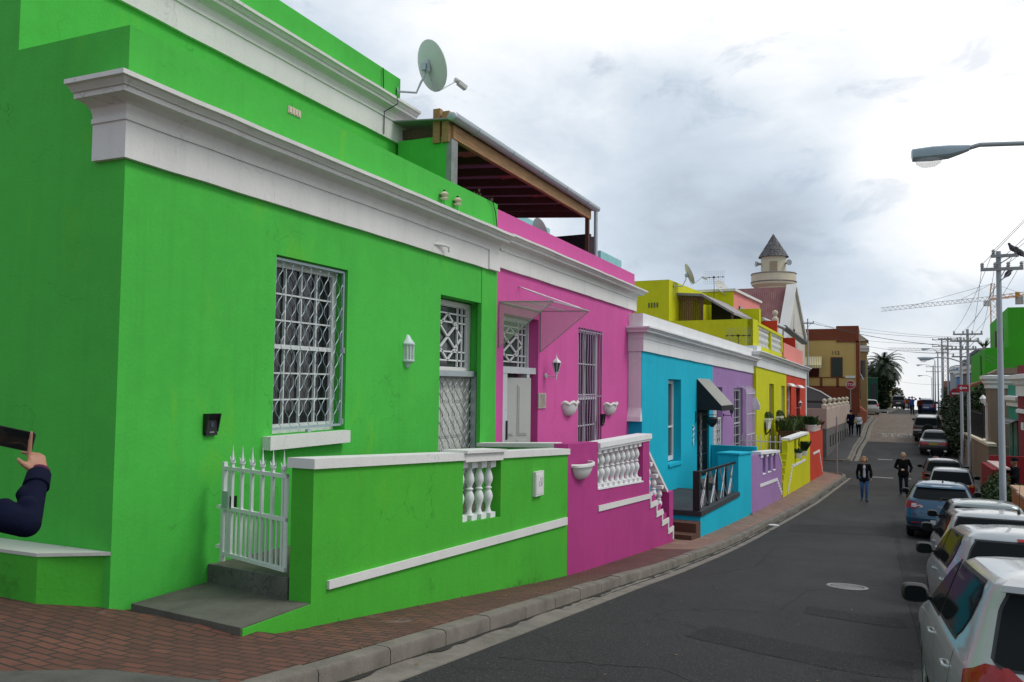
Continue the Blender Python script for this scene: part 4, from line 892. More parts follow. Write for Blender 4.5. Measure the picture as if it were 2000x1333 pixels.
# ------------------------------------------------------------------ the row of four beyond: blue, purple, yellow, red
def bb(s): return .90 - (s+1)*.0255        # foot of the frieze, blue and purple
def yb(s): return .83 - (s-13.5)*.029      # and on yellow and red
YO = .14
def shell(mb, fr, s0, s1, o, z0, z1a, z1b, back=-9):
    """sides, parapet top and flat roof of a terrace house"""
    W = fr.w
    mb.poly([W(s0,o,z0), W(s0,o,z1a), W(s0,back,z1a), W(s0,back,z0)]); mb.poly([W(s1,o,z0), W(s1,o,z1b), W(s1,back,z1b), W(s1,back,z0)])
    mb.poly([W(s0,o,z1a), W(s1,o,z1b), W(s1,o-.25,z1b), W(s0,o-.25,z1a)]); mb.poly([W(s0,o-.25,z1a), W(s1,o-.25,z1b), W(s1,o-.25,z1b-.4), W(s0,o-.25,z1a-.4)]); mb.poly([W(s0,o-.25,z1a-.4), W(s1,o-.25,z1b-.4), W(s1,back,z1b-.4), W(s0,back,z1a-.4)])
def parapet(parent, fr, s0, s1, o, za, zb, ta, tb, mat, name='parapet'):
    mb = MB(); mb.fbox(fr, s0, s1, o-.24, o+.02, za, ta, zb, tb); return mb.build(name, mat, parent)

bh = thing('blue_house', FB.w(-1, 0, -3.8), 'turquoise blue house with white parapet and black door awning', 'house', 'painted terrace houses')
BW = (1.37, 2.70, -2.32, .17, .34); BD = (4.55, 6.12, -3.05, -.75, .3)
mb = MB(); mb.wall(FB, -1.0, 6.62, -5, bb(-1)+.1, 0, [BW, BD], z1b=bb(6.62)+.1); shell(mb, FB, -1.0, 6.62, 0, -5, 1.3, 1.3)
mb.build('wall', BLUE, bh)
mb = MB(); P0 = FB.w(-1, -.75, bb(-1)); mb.sweep([FB.w(-1.0,-.9,bb(-1)), FB.w(-1,0,bb(-1)), FB.w(6.62,0,bb(6.62))], prof(0,.65,.3), wob=.005); mb.build('cornice', WHITE, bh, smooth=25)
mb = MB(); mb.fbox(FB, -1.0, 6.62, -.24, .02, bb(-1)+.67, 1.92, bb(6.62)+.67, 1.74); mb.fbox(FB, -1.015, -.76, -1.6, -.24, 1.3, 1.92); mb.build('parapet', WHITE, bh)
mb = MB(); mb.hexa([FB.w(-1.012,-.6,-.7), FB.w(-1.012,-.02,-.7), FB.w(-1.0,-.02,-.7), FB.w(-1.0,-.6,-.7), FB.w(-1.012,-.6,.9), FB.w(-1.012,-.02,.9), FB.w(-1.0,-.02,.9), FB.w(-1.0,-.6,.9)])
mb.hexa([FB.w(-1.16,-.6,-.98), FB.w(-1.16,.0,-.98), FB.w(-1.0,.0,-.98), FB.w(-1.0,-.6,-.98), FB.w(-1.13,-.6,-.86), FB.w(-1.13,-.0,-.86), FB.w(-1.0,.0,-.86), FB.w(-1.0,-.6,-.86)])
mb.hexa([FB.w(-1.13,-.6,-.86), FB.w(-1.13,-.0,-.86), FB.w(-1.0,-.0,-.86), FB.w(-1.0,-.6,-.86), FB.w(-1.02,-.6,-.62), FB.w(-1.02,-.02,-.62), FB.w(-1.0,-.02,-.62), FB.w(-1.0,-.6,-.62)]); mb.build('pilaster', WHITE, bh)
sash(bh, FB, 1.40, 2.68, -.26, -2.28, .14, 1, 1, WMET, 'window', .42, .10, SHADEGLASS)
mb = MB(); mb.fbox(FB, 1.36, 2.74, -.3, .05, -2.40, -2.315); mb.build('window_sill', BLUE, bh)
mb = MB(); mb.fbox(FB, 4.58, 6.09, -.29, -.22, -3.05, -.78); mb.build('door', flat('dark_door', (.02,.022,.024), .4), bh)
mb = MB()
for k in range(11): s_ = 4.62+k*.143; mb.fbox(FB, s_-.012, s_+.012, -.07, -.045, -3.03, -.8)
for z in (-3.0,-2.3,-1.5,-.82): mb.fbox(FB, 4.58, 6.09, -.075, -.04, z-.02, z+.02)
for k in range(6):
    a, b = -3.0+k*.36, -2.64+k*.36; mb.bar(FB.w(5.05,-.035,a), FB.w(5.35,-.035,b), .02); mb.bar(FB.w(5.35,-.035,a), FB.w(5.05,-.035,b), .02)
mb.build('security_gate', BLACKM, bh)
mb = MB(); mb.fbox(FB, 5.06, 5.34, -.05, -.036, -2.95, -.9); mb.build('gate_mesh', flat('mesh_grey', (.30,.31,.31), .5), bh)
t = thing('house_number', FB.w(4.05, 0, -1.6), 'white numerals hung on the blue wall left of the black gate', 'house number')
mb = MB()
for k, z in enumerate((-1.38,-1.55,-1.72,-1.88)): mb.tube([FB.w(3.98+.05*(k%2),.02,z+.09), FB.w(4.10-.03*k,.03,z+.03), FB.w(3.99+.04*(k%2),.02,z-.06)], .022, 6)
mb.build('numerals', WHITE, t)
t = thing('bracket_basket', FB.w(4.6, 0, -1.0), 'black iron bracket with a dark hanging basket beside the blue house gate', 'hanging basket')
mb = MB(); mb.bar(FB.w(4.35,.02,-1.2), FB.w(4.35,.02,-.85), .03); mb.bar(FB.w(4.35,.03,-.95), FB.w(4.55,.62,-.95), .025); mb.build('bracket', BLACKM, t)
mb = MB(); mb.lathe([(.05,-.32),(.15,-.2),(.19,-.05),(.17,.0)], 12, FB.w(4.52,.5,-1.02)); mb.build('basket', BLACKM, t)
t = thing('door_awning', FB.w(5.3, 0, -.2), 'black canvas awning with a striped top over the blue house door', 'awning')
S0, S1, D, ZT, ZB = 4.5, 6.2, .80, .20, -.66
mb = MB(); mb.prism([FB.w(S0,.01,ZT), FB.w(S0,D,ZB), FB.w(S0,.01,ZB)], FB.u*.02); mb.prism([FB.w(S1,.01,ZT), FB.w(S1,D,ZB), FB.w(S1,.01,ZB)], -FB.u*.02); mb.fbox(FB, S0, S1, D-.01, D+.015, ZB-.16, ZB); mb.fbox(FB, S0, S0+.02, .01, D-.01, ZB-.14, ZB); mb.fbox(FB, S1-.02, S1, .01, D-.01, ZB-.14, ZB); mb.build('canvas_sides', flat('black_canvas', (.010,.010,.012), .8), t)
mb = MB(); n = 18
for k in range(n):
    if k % 2: continue
    a, b = S0+.03+(S1-S0-.06)*k/n, S0+.03+(S1-S0-.06)*(k+1)/n
    mb.hexa([FB.w(a,.01,ZT), FB.w(a,D,ZB), FB.w(b,D,ZB), FB.w(b,.01,ZT), FB.w(a,.015,ZT+.025), FB.w(a,D+.02,ZB+.02), FB.w(b,D+.02,ZB+.02), FB.w(b,.015,ZT+.025)])
mb.build('pale_stripes', flat('stripe_grey', (.52,.50,.44), .6), t)
mb = MB(); mb.prism([FB.w(S0,.012,ZT-.006), FB.w(S0,D,ZB-.006), FB.w(S0,D,ZB+.006), FB.w(S0,.012,ZT+.006)], FB.u*(S1-S0)); mb.build('canvas_top', flat('black_canvas'), t)
# blue stoop
t = thing('stoop', FB.w(0, 1, -3.6), 'blue stoop with a dark tiled deck and timber steps', 'stoop')
mb = MB(); mb.fbox(FB, -1.88, 2.4, .0, 1.80, -5, -3.22); mb.fbox(FB, 2.4, 4.2, 1.2, 1.8, -5, -2.02, -5, -2.10); mb.build('base', BLUE, t)
mb = MB(); mb.fbox(FB, -1.92, 2.42, .0, 1.84, -3.22, -3.10); mb.build('deck', pavers('dark_tiles', (.045,.055,.06), (.035,.04,.045), (.02,.02,.02), .3, .3), t)
mb = MB(); mb.fbox(FB, -2.35, -1.93, .0, 1.82, -5, -3.33); mb.fbox(FB, -2.75, -2.35, .0, 1.82, -5, -3.55); mb.build('timber_step', WOODD, t)
mb = MB(); mb.fbox(FB, 2.36, 4.24, 1.16, 1.84, -2.02, -1.97, -2.10, -2.05); mb.build('pier_cap', BLUE, t)
t = thing('railing', FB.w(0, 1.7, -3.1), 'black metal railing with silver crossed rods on the blue stoop', 'railing')
for s_, z, w_ in ((-1.8,-2.12,.16),(-.75,-2.2,.06),(.25,-2.2,.06),(1.25,-2.2,.06)):
    mb = MB(); mb.bar(FB.w(s_,1.69,-3.1), FB.w(s_,1.69,z), w_); mb.build('post', BLACKM, t)
mb = MB(); mb.bar(FB.w(-1.75,1.70,-2.18), FB.w(2.35,1.70,-2.24), .07, .05); mb.build('top_rail', BLACKM, t)
mb = MB()
for k in range(4):
    s_ = -1.6+k*1.0
    for a, b in ((.05,.75),(.35,.7),(.8,.05)): mb.tube([FB.w(s_+a,1.70+.02*k%.05,-3.05), FB.w(s_+b,1.70,-2.24)], .012, 5)
    mb.tube([FB.w(s_+.1,1.72,-2.25), FB.w(s_+.45,1.72,-2.65), FB.w(s_+.1,1.72,-3.06)], .012, 5)
mb.build('rods', flat('silver_rod', (.55,.56,.56), .3, metal=.5), t)
t = thing('dividing_wall', FB.w(6.4,.9,-2.6), 'blue dividing wall between the blue and purple stoeps', 'wall'); mb = MB(); mb.fbox(FB, 6.36, 6.52, .02, 1.55, -5, -2.05); mb.build('wall', BLUE, t)

uh = thing('purple_house', FB.w(6.7, 0, -4), 'lilac purple house with a white sash window and gated white door', 'house', 'painted terrace houses')
UD = (6.75, 8.06, -3.1, -.06, .3); UW = (9.95, 11.5, -2.75, -.10, .2)
mb = MB(); mb.wall(FB, 6.625, 13.48, -5.2, bb(6.62)+.1, 0, [UD, UW], z1b=bb(13.48)+.1); shell(mb, FB, 6.63, 13.48, 0, -5, 1.2, 1.2); mb.build('wall', PURPLE, uh)
mb = MB(); mb.sweep([FB.w(6.63,0,bb(6.63)), FB.w(13.46,0,bb(13.46)), FB.w(13.46,-.3,bb(13.46))], prof(0,.65,.3), wob=.005); mb.build('cornice', WHITE, uh, smooth=25)
mb = MB(); mb.fbox(FB, 6.63, 13.45, -.24, .02, bb(6.63)+.67, 1.74, bb(13.45)+.67, 1.58); mb.build('parapet', WHITE, uh)
mb = MB(); mb.fbox(FB, 6.78, 8.03, -.28, -.2, -3.1, -.08); door_panels(mb, FB, 6.85, 7.95, -.2, -3.0, -1.0, 2, (1,1)); mb.build('door', WDOOR, uh)
lattice(FB, 6.77, 8.05, -.06, -3.0, -1.15, .12, .3, .04, .016, WMET, uh, 'door_gate', .06)
mb = MB()
for k in range(1, 4): mb.fbox(FB, 6.9+k*.25, 6.92+k*.25, -.2, -.18, -1.0, -.15)
for z in (-.3,-.55,-.8): mb.fbox(FB, 6.9, 7.9, -.198, -.178, z, z+.03)
mb.build('door_bars', WMET, uh)
sash(uh, FB, 9.97, 11.48, -.12, -2.72, -.12, 2, 7, WMET, 'window', .48, .09)
mb = MB(); mb.fbox(FB, 9.9, 11.55, -.2, .06, -2.84, -2.745); mb.build('window_sill', PURPLE, uh)
t = thing('window_screen', FB.w(11.4,0,-1.3), 'pale clear sheet screen with rounded top beside the purple window', 'window screen')
mb = MB(); A = [FB.w(11.5,.02,-2.75), FB.w(11.5,.35,-2.75), FB.w(11.5,.35,-.35)] 
rows = []
for s_ in (10.5, 12.1): rows.append([FB.w(s_,.36,-2.7), FB.w(s_,.36,-.3), FB.w(s_,.32,-.14), FB.w(s_,.2,-.04), FB.w(s_,.03,.0)])
mb.grid(rows); CLR, _t, _b = nodes('clear_sheet'); _b.inputs['Alpha'].default_value = .30; _b.inputs['Roughness'].default_value = .15; _n = noise(_t, coords(_t), 2, 4, .6); ln(_t, mix(_t, _n, (.62,.58,.64), (.5,.46,.53)), _b.inputs['Base Color']); mb.build('sheet', CLR, t)
mb = MB()
for s_ in (10.5, 12.1):
    pts = [FB.w(s_,.365,-2.7), FB.w(s_,.365,-.3), FB.w(s_,.325,-.135), FB.w(s_,.2,-.035), FB.w(s_,.03,.005)]
    for a, b in zip(pts, pts[1:]): mb.bar(a, b, .03)
for z in (-2.7,-1.9,-1.1,-.3): mb.bar(FB.w(10.5,.37,z), FB.w(12.1,.37,z), .025); mb.bar(FB.w(12.1,.37,z), FB.w(12.1,.0,z), .02)
mb.build('frame', WMET, t)
lantern('wall_lantern', FB, 7.75+.45, .3, -.90, 'black carriage lantern on the purple wall under the awning', BLACKM, SHADEGLASS, 'arm')
# purple garden wall
def slotwall(name, label, mat, s0, s1, slots, za, zb, gz, cop0, cop1):
    t = thing(name, FB.w(s0, 1.8, gz), label, 'garden wall', 'low garden walls'); f = lambda s: za+(zb-za)*(s-s0)/(s1-s0); mb = MB(); a = s0
    for q0, q1, z0 in slots: mb.fbox(FB, a, q0, 1.58, 1.8, gz-1, f(a), gz-1, f(q0)); mb.fbox(FB, q0, q1, 1.58, 1.8, gz-1, z0); a = q1
    mb.fbox(FB, a, s1, 1.58, 1.8, gz-1, f(a), gz-1, f(s1)); mb.build('wall', mat, t)
    mb = MB(); mb.fbox(FB, cop0, cop1, 1.52, 1.86, f(cop0)+.002, f(cop0)+.09, f(cop1)+.002, f(cop1)+.09)
    mb.build('coping', WHITE, t); return t
pg = slotwall('garden_wall', 'low purple garden wall with three slots and a white coping', PURPLE, 4.21, 8.98, ((6.05,6.55,-2.95),(7.0,7.5,-2.97),(7.95,8.4,-2.98)), -2.17, -2.40, -3.9, 5.45, 9.0)
mb = MB(); mb.hexa([FB.w(8.985,1.58,-5), FB.w(8.985,1.8,-5), FB.w(9.72,1.8,-5), FB.w(9.72,1.58,-5), FB.w(8.985,1.58,-2.42), FB.w(8.985,1.8,-2.42), FB.w(9.72,1.8,-2.95), FB.w(9.72,1.58,-2.95)]); mb.build('stair_end', PURPLE, pg)
mb = MB(); mb.bar(FB.w(8.95,1.69,-2.38), FB.w(9.74,1.69,-2.93), .26, .05); mb.fbox(FB, 5.55, 8.75, 1.8, 1.82, -3.3, -3.2, -3.40, -3.30)
for k in range(5): mb.fbox(FB, 8.72+k*.2, 8.86+k*.2, 1.8, 1.824, -3.52-k*.12, -3.38-k*.12)
for q in (5.82,6.78,7.75,8.6): mb.fbox(FB, q-.14, q+.2, 1.8, 1.83, -2.36-(q-5.8)*.03, -2.26-(q-5.8)*.03)
for q0, q1, z0 in ((6.05,6.55,-2.95),(7.0,7.5,-2.97),(7.95,8.4,-2.98)): mb.fbox(FB, q0, q1, 1.6, 1.82, z0+.001, z0+.03)
mb.build('white_trim', WHITE, pg)

yh = thing('yellow_house', FB.w(13.6, YO, -4), 'lime yellow house with a roof balustrade and stepped upper rooms', 'house', 'painted terrace houses')
Y1, Y2 = (16.5, 17.65, -3.0, .11, .25), (19.6, 20.65, -3.1, .02, .25)
mb = MB(); mb.wall(FB, 13.5, 21.08, -5.4, yb(13.5)+.1, YO, [Y1, Y2], z1b=yb(21.08)+.1); shell(mb, FB, 13.5, 21.08, YO, -5, 1.45, 1.45); mb.build('wall', YELLOW, yh)
mb = MB(); mb.sweep([FB.w(13.5,YO-.5,yb(13.5)), FB.w(13.5,YO,yb(13.5)), FB.w(21.08,YO,yb(21.08))], prof(0,.65,.3), wob=.005); mb.build('cornice', WHITE, yh, smooth=25)
mb = MB(); mb.fbox(FB, 13.5, 14.35, -.6, YO+.05, yb(13.5)+.66, 1.72); mb.build('corner_block', WHITE, yh)
mb = MB(); W = FB.w; YT = 13.52
mb.poly([W(YT,-12,1.4), W(YT,-12,4.72), W(YT,-3.66,4.72), W(YT,-3.66,2.85), W(YT,0,2.86), W(YT,0,1.4)]); mb.poly([W(YT,-3.66,2.8), W(20.4,-3.66,2.8), W(20.4,-3.66,4.72), W(YT,-3.66,4.72)]); mb.poly([W(YT,-12,4.72), W(YT,-3.66,4.72), W(20.4,-3.66,4.72), W(20.4,-12,4.72)])
mb.poly([W(YT,0,2.86), W(YT,-3.66,2.85), W(YT+.22,-3.66,2.85), W(YT+.22,0,2.86)]); mb.poly([W(YT+.22,0,2.86), W(YT+.22,-3.66,2.85), W(YT+.22,-3.66,1.4), W(YT+.22,0,1.4)])
mb.fbox(FB, YT, 14.55, -.22, .02, 1.4, 2.86); mb.fbox(FB, 14.55, 20.75, -.22, .0, 1.2, 1.78, 1.2, 1.62)
mb.build('upper_wall', YELLOW, yh)
mb = MB(); mb.fbox(FB, 14.5, 20.75, -.26, .04, 2.66, 2.78, 2.44, 2.56)
for s_ in (14.62, 17.7, 20.65): mb.fbox(FB, s_-.13, s_+.13, -.2, .02, 1.7, 2.62-(s_-14.5)*.035)
mb.build('balustrade_rail', YELLOW, yh)
b0 = None
for k in range(18):
    s_ = 14.9+k*.33
    if abs(s_-17.7) < .2: continue
    zb = 1.78-(s_-14.55)*.026; loc = FB.w(s_, -.1, zb)-yh.location
    if not b0: b0 = baluster(yh, loc, 1, WHITE, 1.5); b0.scale = (1,1,.86)
    else: again(b0, loc, yh)
for s0, s1, z0, z1 in ((16.53,17.62,-2.9,.08),(19.63,20.62,-3.0,0)): sash(yh, FB, s0, s1, YO-.16, z0, z1, 1, 3, flat('tan_frame', (.45,.33,.2), .5) if s0 < 18 else WMET, 'window' if s0 < 18 else 'door_glazing', .45, .12)
mb = MB(); mb.fbox(FB, 13.44, 13.5, -.1, .3, -1.0, -.8); mb.hexa([W(13.44,-.1,-.8), W(13.44,.3,-.8), W(13.52,.3,-.8), W(13.52,-.1,-.8), W(13.48,-.1,-.5), W(13.48,.16,-.5), W(13.52,.16,-.5), W(13.52,-.1,-.5)]); mb.build('corbel', WHITE, yh)
mb = MB()
for k in range(4): mb.fbox(FB, YT-.02, YT-.004, -4.62+k*.13, -4.55+k*.13, 3.48, 3.7)
mb.fbox(FB, YT-.03, YT-.004, -5.4, -5.05, 3.0, 3.25); mb.build('air_vent', flat('vent_dark', (.12,.12,.03), .8), yh)
# slatted timber screen and lean-to on the yellow roof
t = thing('timber_screen', W(15,-3.4,2.6), 'brown slatted timber screen on the yellow house roof', 'screen')
mb = MB()
for k in range(14): o_ = -4.05+k*.105; mb.fbox(FB, 15.0, 15.04, o_, o_+.05, 2.6, 3.92)
mb.build('slats', wood('slat_wood', (.20,.095,.05), (1,1,.08)), t)
mb = MB(); mb.fbox(FB, 14.95, 15.08, -4.15, -2.60, 3.92, 4.05); mb.fbox(FB, 14.95, 15.06, -2.66, -2.56, 2.6, 3.95); mb.fbox(FB, 14.95, 15.06, -4.15, -4.05, 2.6, 3.95); mb.build('frame', wood('slat_wood'), t)
t = thing('lean_to_roof', W(17,-2.6,2.6), 'grey lean-to roof with a dark open front above the yellow wall', 'roof')
RS = ribbed('grey_roof_sheet', (.26,.24,.25), 'X', .1, .5)
mb = MB(); mb.prism([W(14.7,-4.3,4.30), W(14.7,-2.5,4.16), W(14.7,-1.05,3.26), W(14.7,-1.05,3.16), W(14.7,-2.5,4.04), W(14.7,-4.3,4.18)], FB.u*4.8); mb.build('roof_sheet', RS, t)
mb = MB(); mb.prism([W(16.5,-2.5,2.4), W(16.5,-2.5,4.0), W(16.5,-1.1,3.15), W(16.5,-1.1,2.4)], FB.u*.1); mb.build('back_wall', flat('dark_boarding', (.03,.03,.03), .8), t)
for o_, z in ((-1.15,3.2),(-2.5,4.05)):
    mb = MB(); mb.bar(W(14.8,o_,2.4), W(14.8,o_,z), .08); mb.build('post', WOODD, t)
t = thing('yard_wall', W(20.3,-1.8,3), 'dull yellow wall piece at the back of the yellow roof terrace', 'wall'); mb = MB(); mb.fbox(FB, 19.9, 20.3, -2.5, -.95, 1.4, 3.88); mb.build('wall', YELLOW, t)
dish('satellite_dish', W(14.2,-3.66,4.5), W(14.6,-3.1,5.05), (.75,.35,.35), .50, 'cream satellite dish on the yellow upper wall', back=True, mat=flat('dish_cream'))
dish('satellite_dish', W(20.6,-3.4,4.9), W(20.6,-3.0,5.05), (.6,-.3,.45), .5, 'cream satellite dish behind the rooftop aerial', lnb=False, mat=flat('dish_cream'))
def aerial(base, top, label, w=1.0, u=None):
    t = thing('tv_aerial', base, label, 'aerial', 'rooftop aerials'); u = u or FB.u; b, c = Vector(base), Vector(top); n = Vector((0,0,1))
    mb = MB(); mb.tube([b, b.lerp(c,.6)+u*.02, c], .014, 6); mb.build('mast', BLACKM, t)
    mb = MB(); mb.bar(c-u*w*.5, c+u*w*.5, .025); mb.box(c, (.10,.10,.09)); 
    for k in (-.5,-.25,.25,.5): mb.ball(c+u*w*k, .04, 8, 6)
    mb.build('boom', BLACKM, t)
    mb = MB(); g = u.cross(n)*-.06
    for k in range(7): z = -.32+k*.107; mb.bar(c+g-u*w*.55+n*z, c+g+u*w*.55+n*z, .006)
    for k in range(12): x = -.55+k*.1; mb.bar(c+g+u*w*x-n*.32, c+g+u*w*x+n*.32, .006)
    mb.build('reflector_grid', flat('grid_grey', (.3,.32,.33), .5), t)
UX = FB.n
aerial(W(13.0,-.5,1.5), W(13.0,-.5,2.12), 'tv aerial in front of the yellow party wall above the white parapet', .95, UX)
aerial(W(19.8,-3.2,4.3), W(19.8,-3.2,5.55), 'tv aerial with a fine grid standing on the highest roof edge', .95, UX)
for s_, lab in ((15.6, 'nearer box planter of clipped green plants on the yellow wall'), (18.45, 'farther box planter of clipped green plants on the yellow wall')):
    t = thing('box_planter', W(s_, YO, -1.7), lab, 'planter', 'box planters on the yellow house')
    mb = MB(); mb.hexa([W(s_-.3,YO,-1.9), W(s_-.3,YO+.14,-1.9), W(s_+.3,YO+.14,-1.9), W(s_+.3,YO,-1.9), W(s_-.38,YO,-1.5), W(s_-.38,YO+.2,-1.5), W(s_+.38,YO+.2,-1.5), W(s_+.38,YO,-1.5)]); mb.fbox(FB, s_-.42, s_+.42, YO, YO+.23, -1.5, -1.43); mb.build('box', WHITE, t)
    mb = MB(); mb.bar(W(s_-.45,YO+.05,-1.6), W(s_-.3,YO+.05,-2.15), .05); mb.bar(W(s_-.3,YO+.3,-1.9), W(s_-.3,YO+.05,-2.15), .05); mb.build('bracket', BLACKM, t)
    mb = MB(); c = W(s_,YO+.12,-1.40)
    for _ in range(500):
        d = Vector((random.gauss(0,1), random.gauss(0,1), abs(random.gauss(0,1)))).normalized(); p = c + Vector((d.x*.22, d.y*.36, d.z*.26)); p = c+(p-c)*random.uniform(.75,1.05)
        a = Vector((random.gauss(0,1), random.gauss(0,1), random.gauss(0,1))).normalized()*.035; b = d.cross(a).normalized()*.018; mb.poly([p-a, p+b, p+a, p-b])
    mb.build('leaves', leafmat('clipped_leaf', (.022,.055,.016)), t)
yg = slotwall('garden_wall', 'low yellow garden wall with stepped end and hanging pots', YELLOW, 11.0, 17.04, ((12.6,13.2,-2.75),(13.6,14.2,-2.75)), -2.10, -2.08, -4.1, 11.2, 16.3)
mb = MB()
for k in range(5): mb.fbox(FB, 9.95+k*.22, 10.17+k*.22 if k < 4 else 11.0, .9, 1.8, -5, -3.55+k*.24)
mb.build('stair_end', YELLOW, pg if False else yg)
mb = MB(); mb.fbox(FB, 12.3, 15.6, 1.8, 1.82, -3.22, -3.12)
for k in range(9): mb.fbox(FB, 11.0+k*.13, 11.12+k*.13, 1.8, 1.823, -4.1+k*.11, -3.95+k*.11)
mb.build('white_trim', WHITE, yg)
rh = thing('red_house', FB.w(21.2, YO, -4.2), 'red house with salmon upper rooms and a white cornice', 'house', 'painted terrace houses')
R1, R2 = (21.35, 22.6, -3.1, .0, .2), (24.3, 25.55, -2.4, -.08, .2)
mb = MB(); mb.wall(FB, 21.085, 27.8, -5.4, yb(21.085)+.1, YO, [R1, R2], z1b=yb(27.8)+.1); shell(mb, FB, 21.09, 27.8, YO, -5, 1.25, 1.2, -8); mb.build('wall', RED, rh)
mb = MB(); mb.sweep([FB.w(21.09,YO,yb(21.09)), FB.w(27.8,YO,yb(27.8)), FB.w(27.8,-.5,yb(27.8))], prof(0,.65,.3), wob=.005); mb.build('cornice', WHITE, rh, smooth=25)
mb = MB(); mb.fbox(FB, 27.5, 27.82, -.3, YO+.04, -4.3, .44); mb.build('end_pier', WHITE, rh)
mb = MB(); mb.fbox(FB, 21.1, 27.5, -.2, .02, 1.2, 2.22, 1.0, 2.02); mb.build('salmon_parapet', SALMON, rh)
mb = MB(); mb.fbox(FB, 20.45, 27.3, -8, -2.35, 1.4, 4.86); mb.build('upper_rooms', SALMON, rh)
mb = MB(); mb.poly([W(20.44,-4.0,1.4), W(20.44,-4.0,4.86), W(20.44,-2.34,4.86), W(20.44,-2.34,1.4)]); mb.build('party_wall', YELLOW, rh)
mb = MB(); mb.fbox(FB, 20.35, 27.4, -8, -2.22, 4.87, 5.0); mb.build('fascia', WHITE2, rh)
mb = MB(); mb.prism([W(20.6,-2.34,3.9), W(20.6,-.95,3.36), W(20.6,-.95,3.42), W(20.6,-2.34,3.98)], FB.u*6.2); mb.build('veranda_roof', RS, rh)
mb = MB(); mb.tube([W(20.4,-.9,3.38), W(26.8,-.9,3.36)], .11, 10); mb.tube([W(26.7,-.9,3.3), W(26.7,-1.0,2.0)], .05, 8); mb.build('gutter', GALV, rh, smooth=40)
mb = MB(); mb.fbox(FB, 20.5, 20.62, -.95, -.2, 1.4, 3.3); mb.fbox(FB, 26.2, 26.4, -2.3, -.2, 1.2, 2.75); mb.build('side_wall', RED, rh)
mb = MB(); mb.fbox(FB, 21.7, 22.5, -2.34, -2.28, 2.2, 4.2); mb.fbox(FB, 23.4, 25.2, -2.34, -2.29, 2.6, 4.1); mb.build('upper_window', GLASS, rh)
for s0, s1, z0, z1, nm in ((21.38,22.57,-3.05,-.03,'door_glazing'),(24.33,25.52,-2.37,-.11,'window')): sash(rh, FB, s0, s1, YO-.12, z0, z1, 2, 5, WMET if s0 < 23 else flat('dark_frame', (.05,.05,.06), .4), nm, .45, .1)
mb = MB()
for s0, s1, z in ((21.3,22.65,.0),(24.2,25.65,-.08)): mb.hexa([W(s0,YO,z), W(s0,YO+.28,z), W(s1,YO+.28,z), W(s1,YO,z), W(s0,YO,z+.16), W(s0,YO+.1,z+.14), W(s1,YO+.1,z+.14), W(s1,YO,z+.16)])
mb.build('hood', WHITE, rh)
lantern('wall_lantern', FB, 23.6, YO+.3, -.95, 'white carriage lantern on the red wall', WMET, SHADEGLASS, 'arm')
t = thing('garden_wall', W(19,1.8,-4.3), 'low red garden wall with planters on top', 'garden wall', 'low garden walls'); mb = MB(); mb.fbox(FB, 17.05, 21.5, 1.58, 1.8, -5.3, -2.05, -5.3, -2.16); mb.fbox(FB, 21.3, 21.5, -.2, 1.58, -5.3, -2.16); mb.build('wall', RED, t)
mb = MB(); mb.fbox(FB, 18.1, 20.3, 1.8, 1.82, -3.14, -3.04)
for k in range(9): mb.fbox(FB, 20.2+k*.12, 20.3+k*.12, 1.8, 1.822, -3.25-k*.12, -3.13-k*.12)
mb.build('white_trim', WHITE, t)
GRASSY = leafmat('planter_grass', (.05,.085,.022))
def potfull(name, c, r, h, mat, label, leafh, n=220, leaf=None, group=None, box=None):
    t = thing(name, c, label, 'planter', group); mb = MB()
    if box: mb.box(Vector(c)+Vector((0,0,h/2)), (box[0],box[1],h), -FB.ang); mb.box(Vector(c)+Vector((0,0,h-.03)), (box[0]+.06,box[1]+.06,.06), -FB.ang)
    else: mb.lathe([(r*.72,0),(r,h*.9),(r*1.06,h*.9),(r*1.06,h),(r*.9,h)], 14, c)
    mb.build('pot', mat, t)
    mb = MB()
    for _ in range(n):
        a = random.uniform(0,6.28); q = math.sqrt(random.random()); ex, ey = (box[0]/2, box[1]/2) if box else (r*.8, r*.8)
        x, y = random.uniform(-1,1)*ex, random.uniform(-1,1)*ey; ca, sa = math.cos(-FB.ang), math.sin(-FB.ang); b = Vector(c)+Vector((x*ca-y*sa, x*sa+y*ca, h*.9)); l = leafh*random.uniform(.5,1.1)
        tip = b+Vector((math.cos(a)*l*.55, math.sin(a)*l*.55, l)); n_ = Vector((-math.sin(a), math.cos(a), 0))*.02; md = b.lerp(tip,.6)+Vector((0,0,l*.12)); mb.poly([b-n_*.5, b+n_*.5, md+n_]); mb.poly([b-n_*.5, md+n_, tip]); 
        mb.poly([md, md+n_*2+Vector((0,0,.04)), tip])
    mb.build('leaves', leaf or GRASSY, t); return t
potfull('planter_box', W(17.3,.9,-2.5), .3, .5, WOODD, 'long dark timber trough of green bushy plants behind the yellow wall', .55, 500, box=(.7,1.9))
potfull('planter_box', W(19.6,.9,-2.45), .3, .5, WOODD, 'dark timber trough of grassy plants behind the red wall', .6, 500, box=(.7,1.9))
potfull('planter', W(18.0,1.69,-2.06), .27, .3, WHITE2, 'round white planter of dark green leaves on the red wall', .42, 260, leafmat('clipped_leaf'))
potfull('planter', W(19.6,1.69,-2.1), .22, .24, flat('pink_pot', (.6,.42,.38), .7), 'pale pink trough of mixed plants on the red wall', .3, 200, box=(.26,1.9))
potfull('planter', W(21.2,1.69,-2.15), .16, .18, flat('terracotta'), 'little pot of red flowering stems at the end of the red wall', .3, 120, leafmat('red_leaf', (.16,.03,.02)))
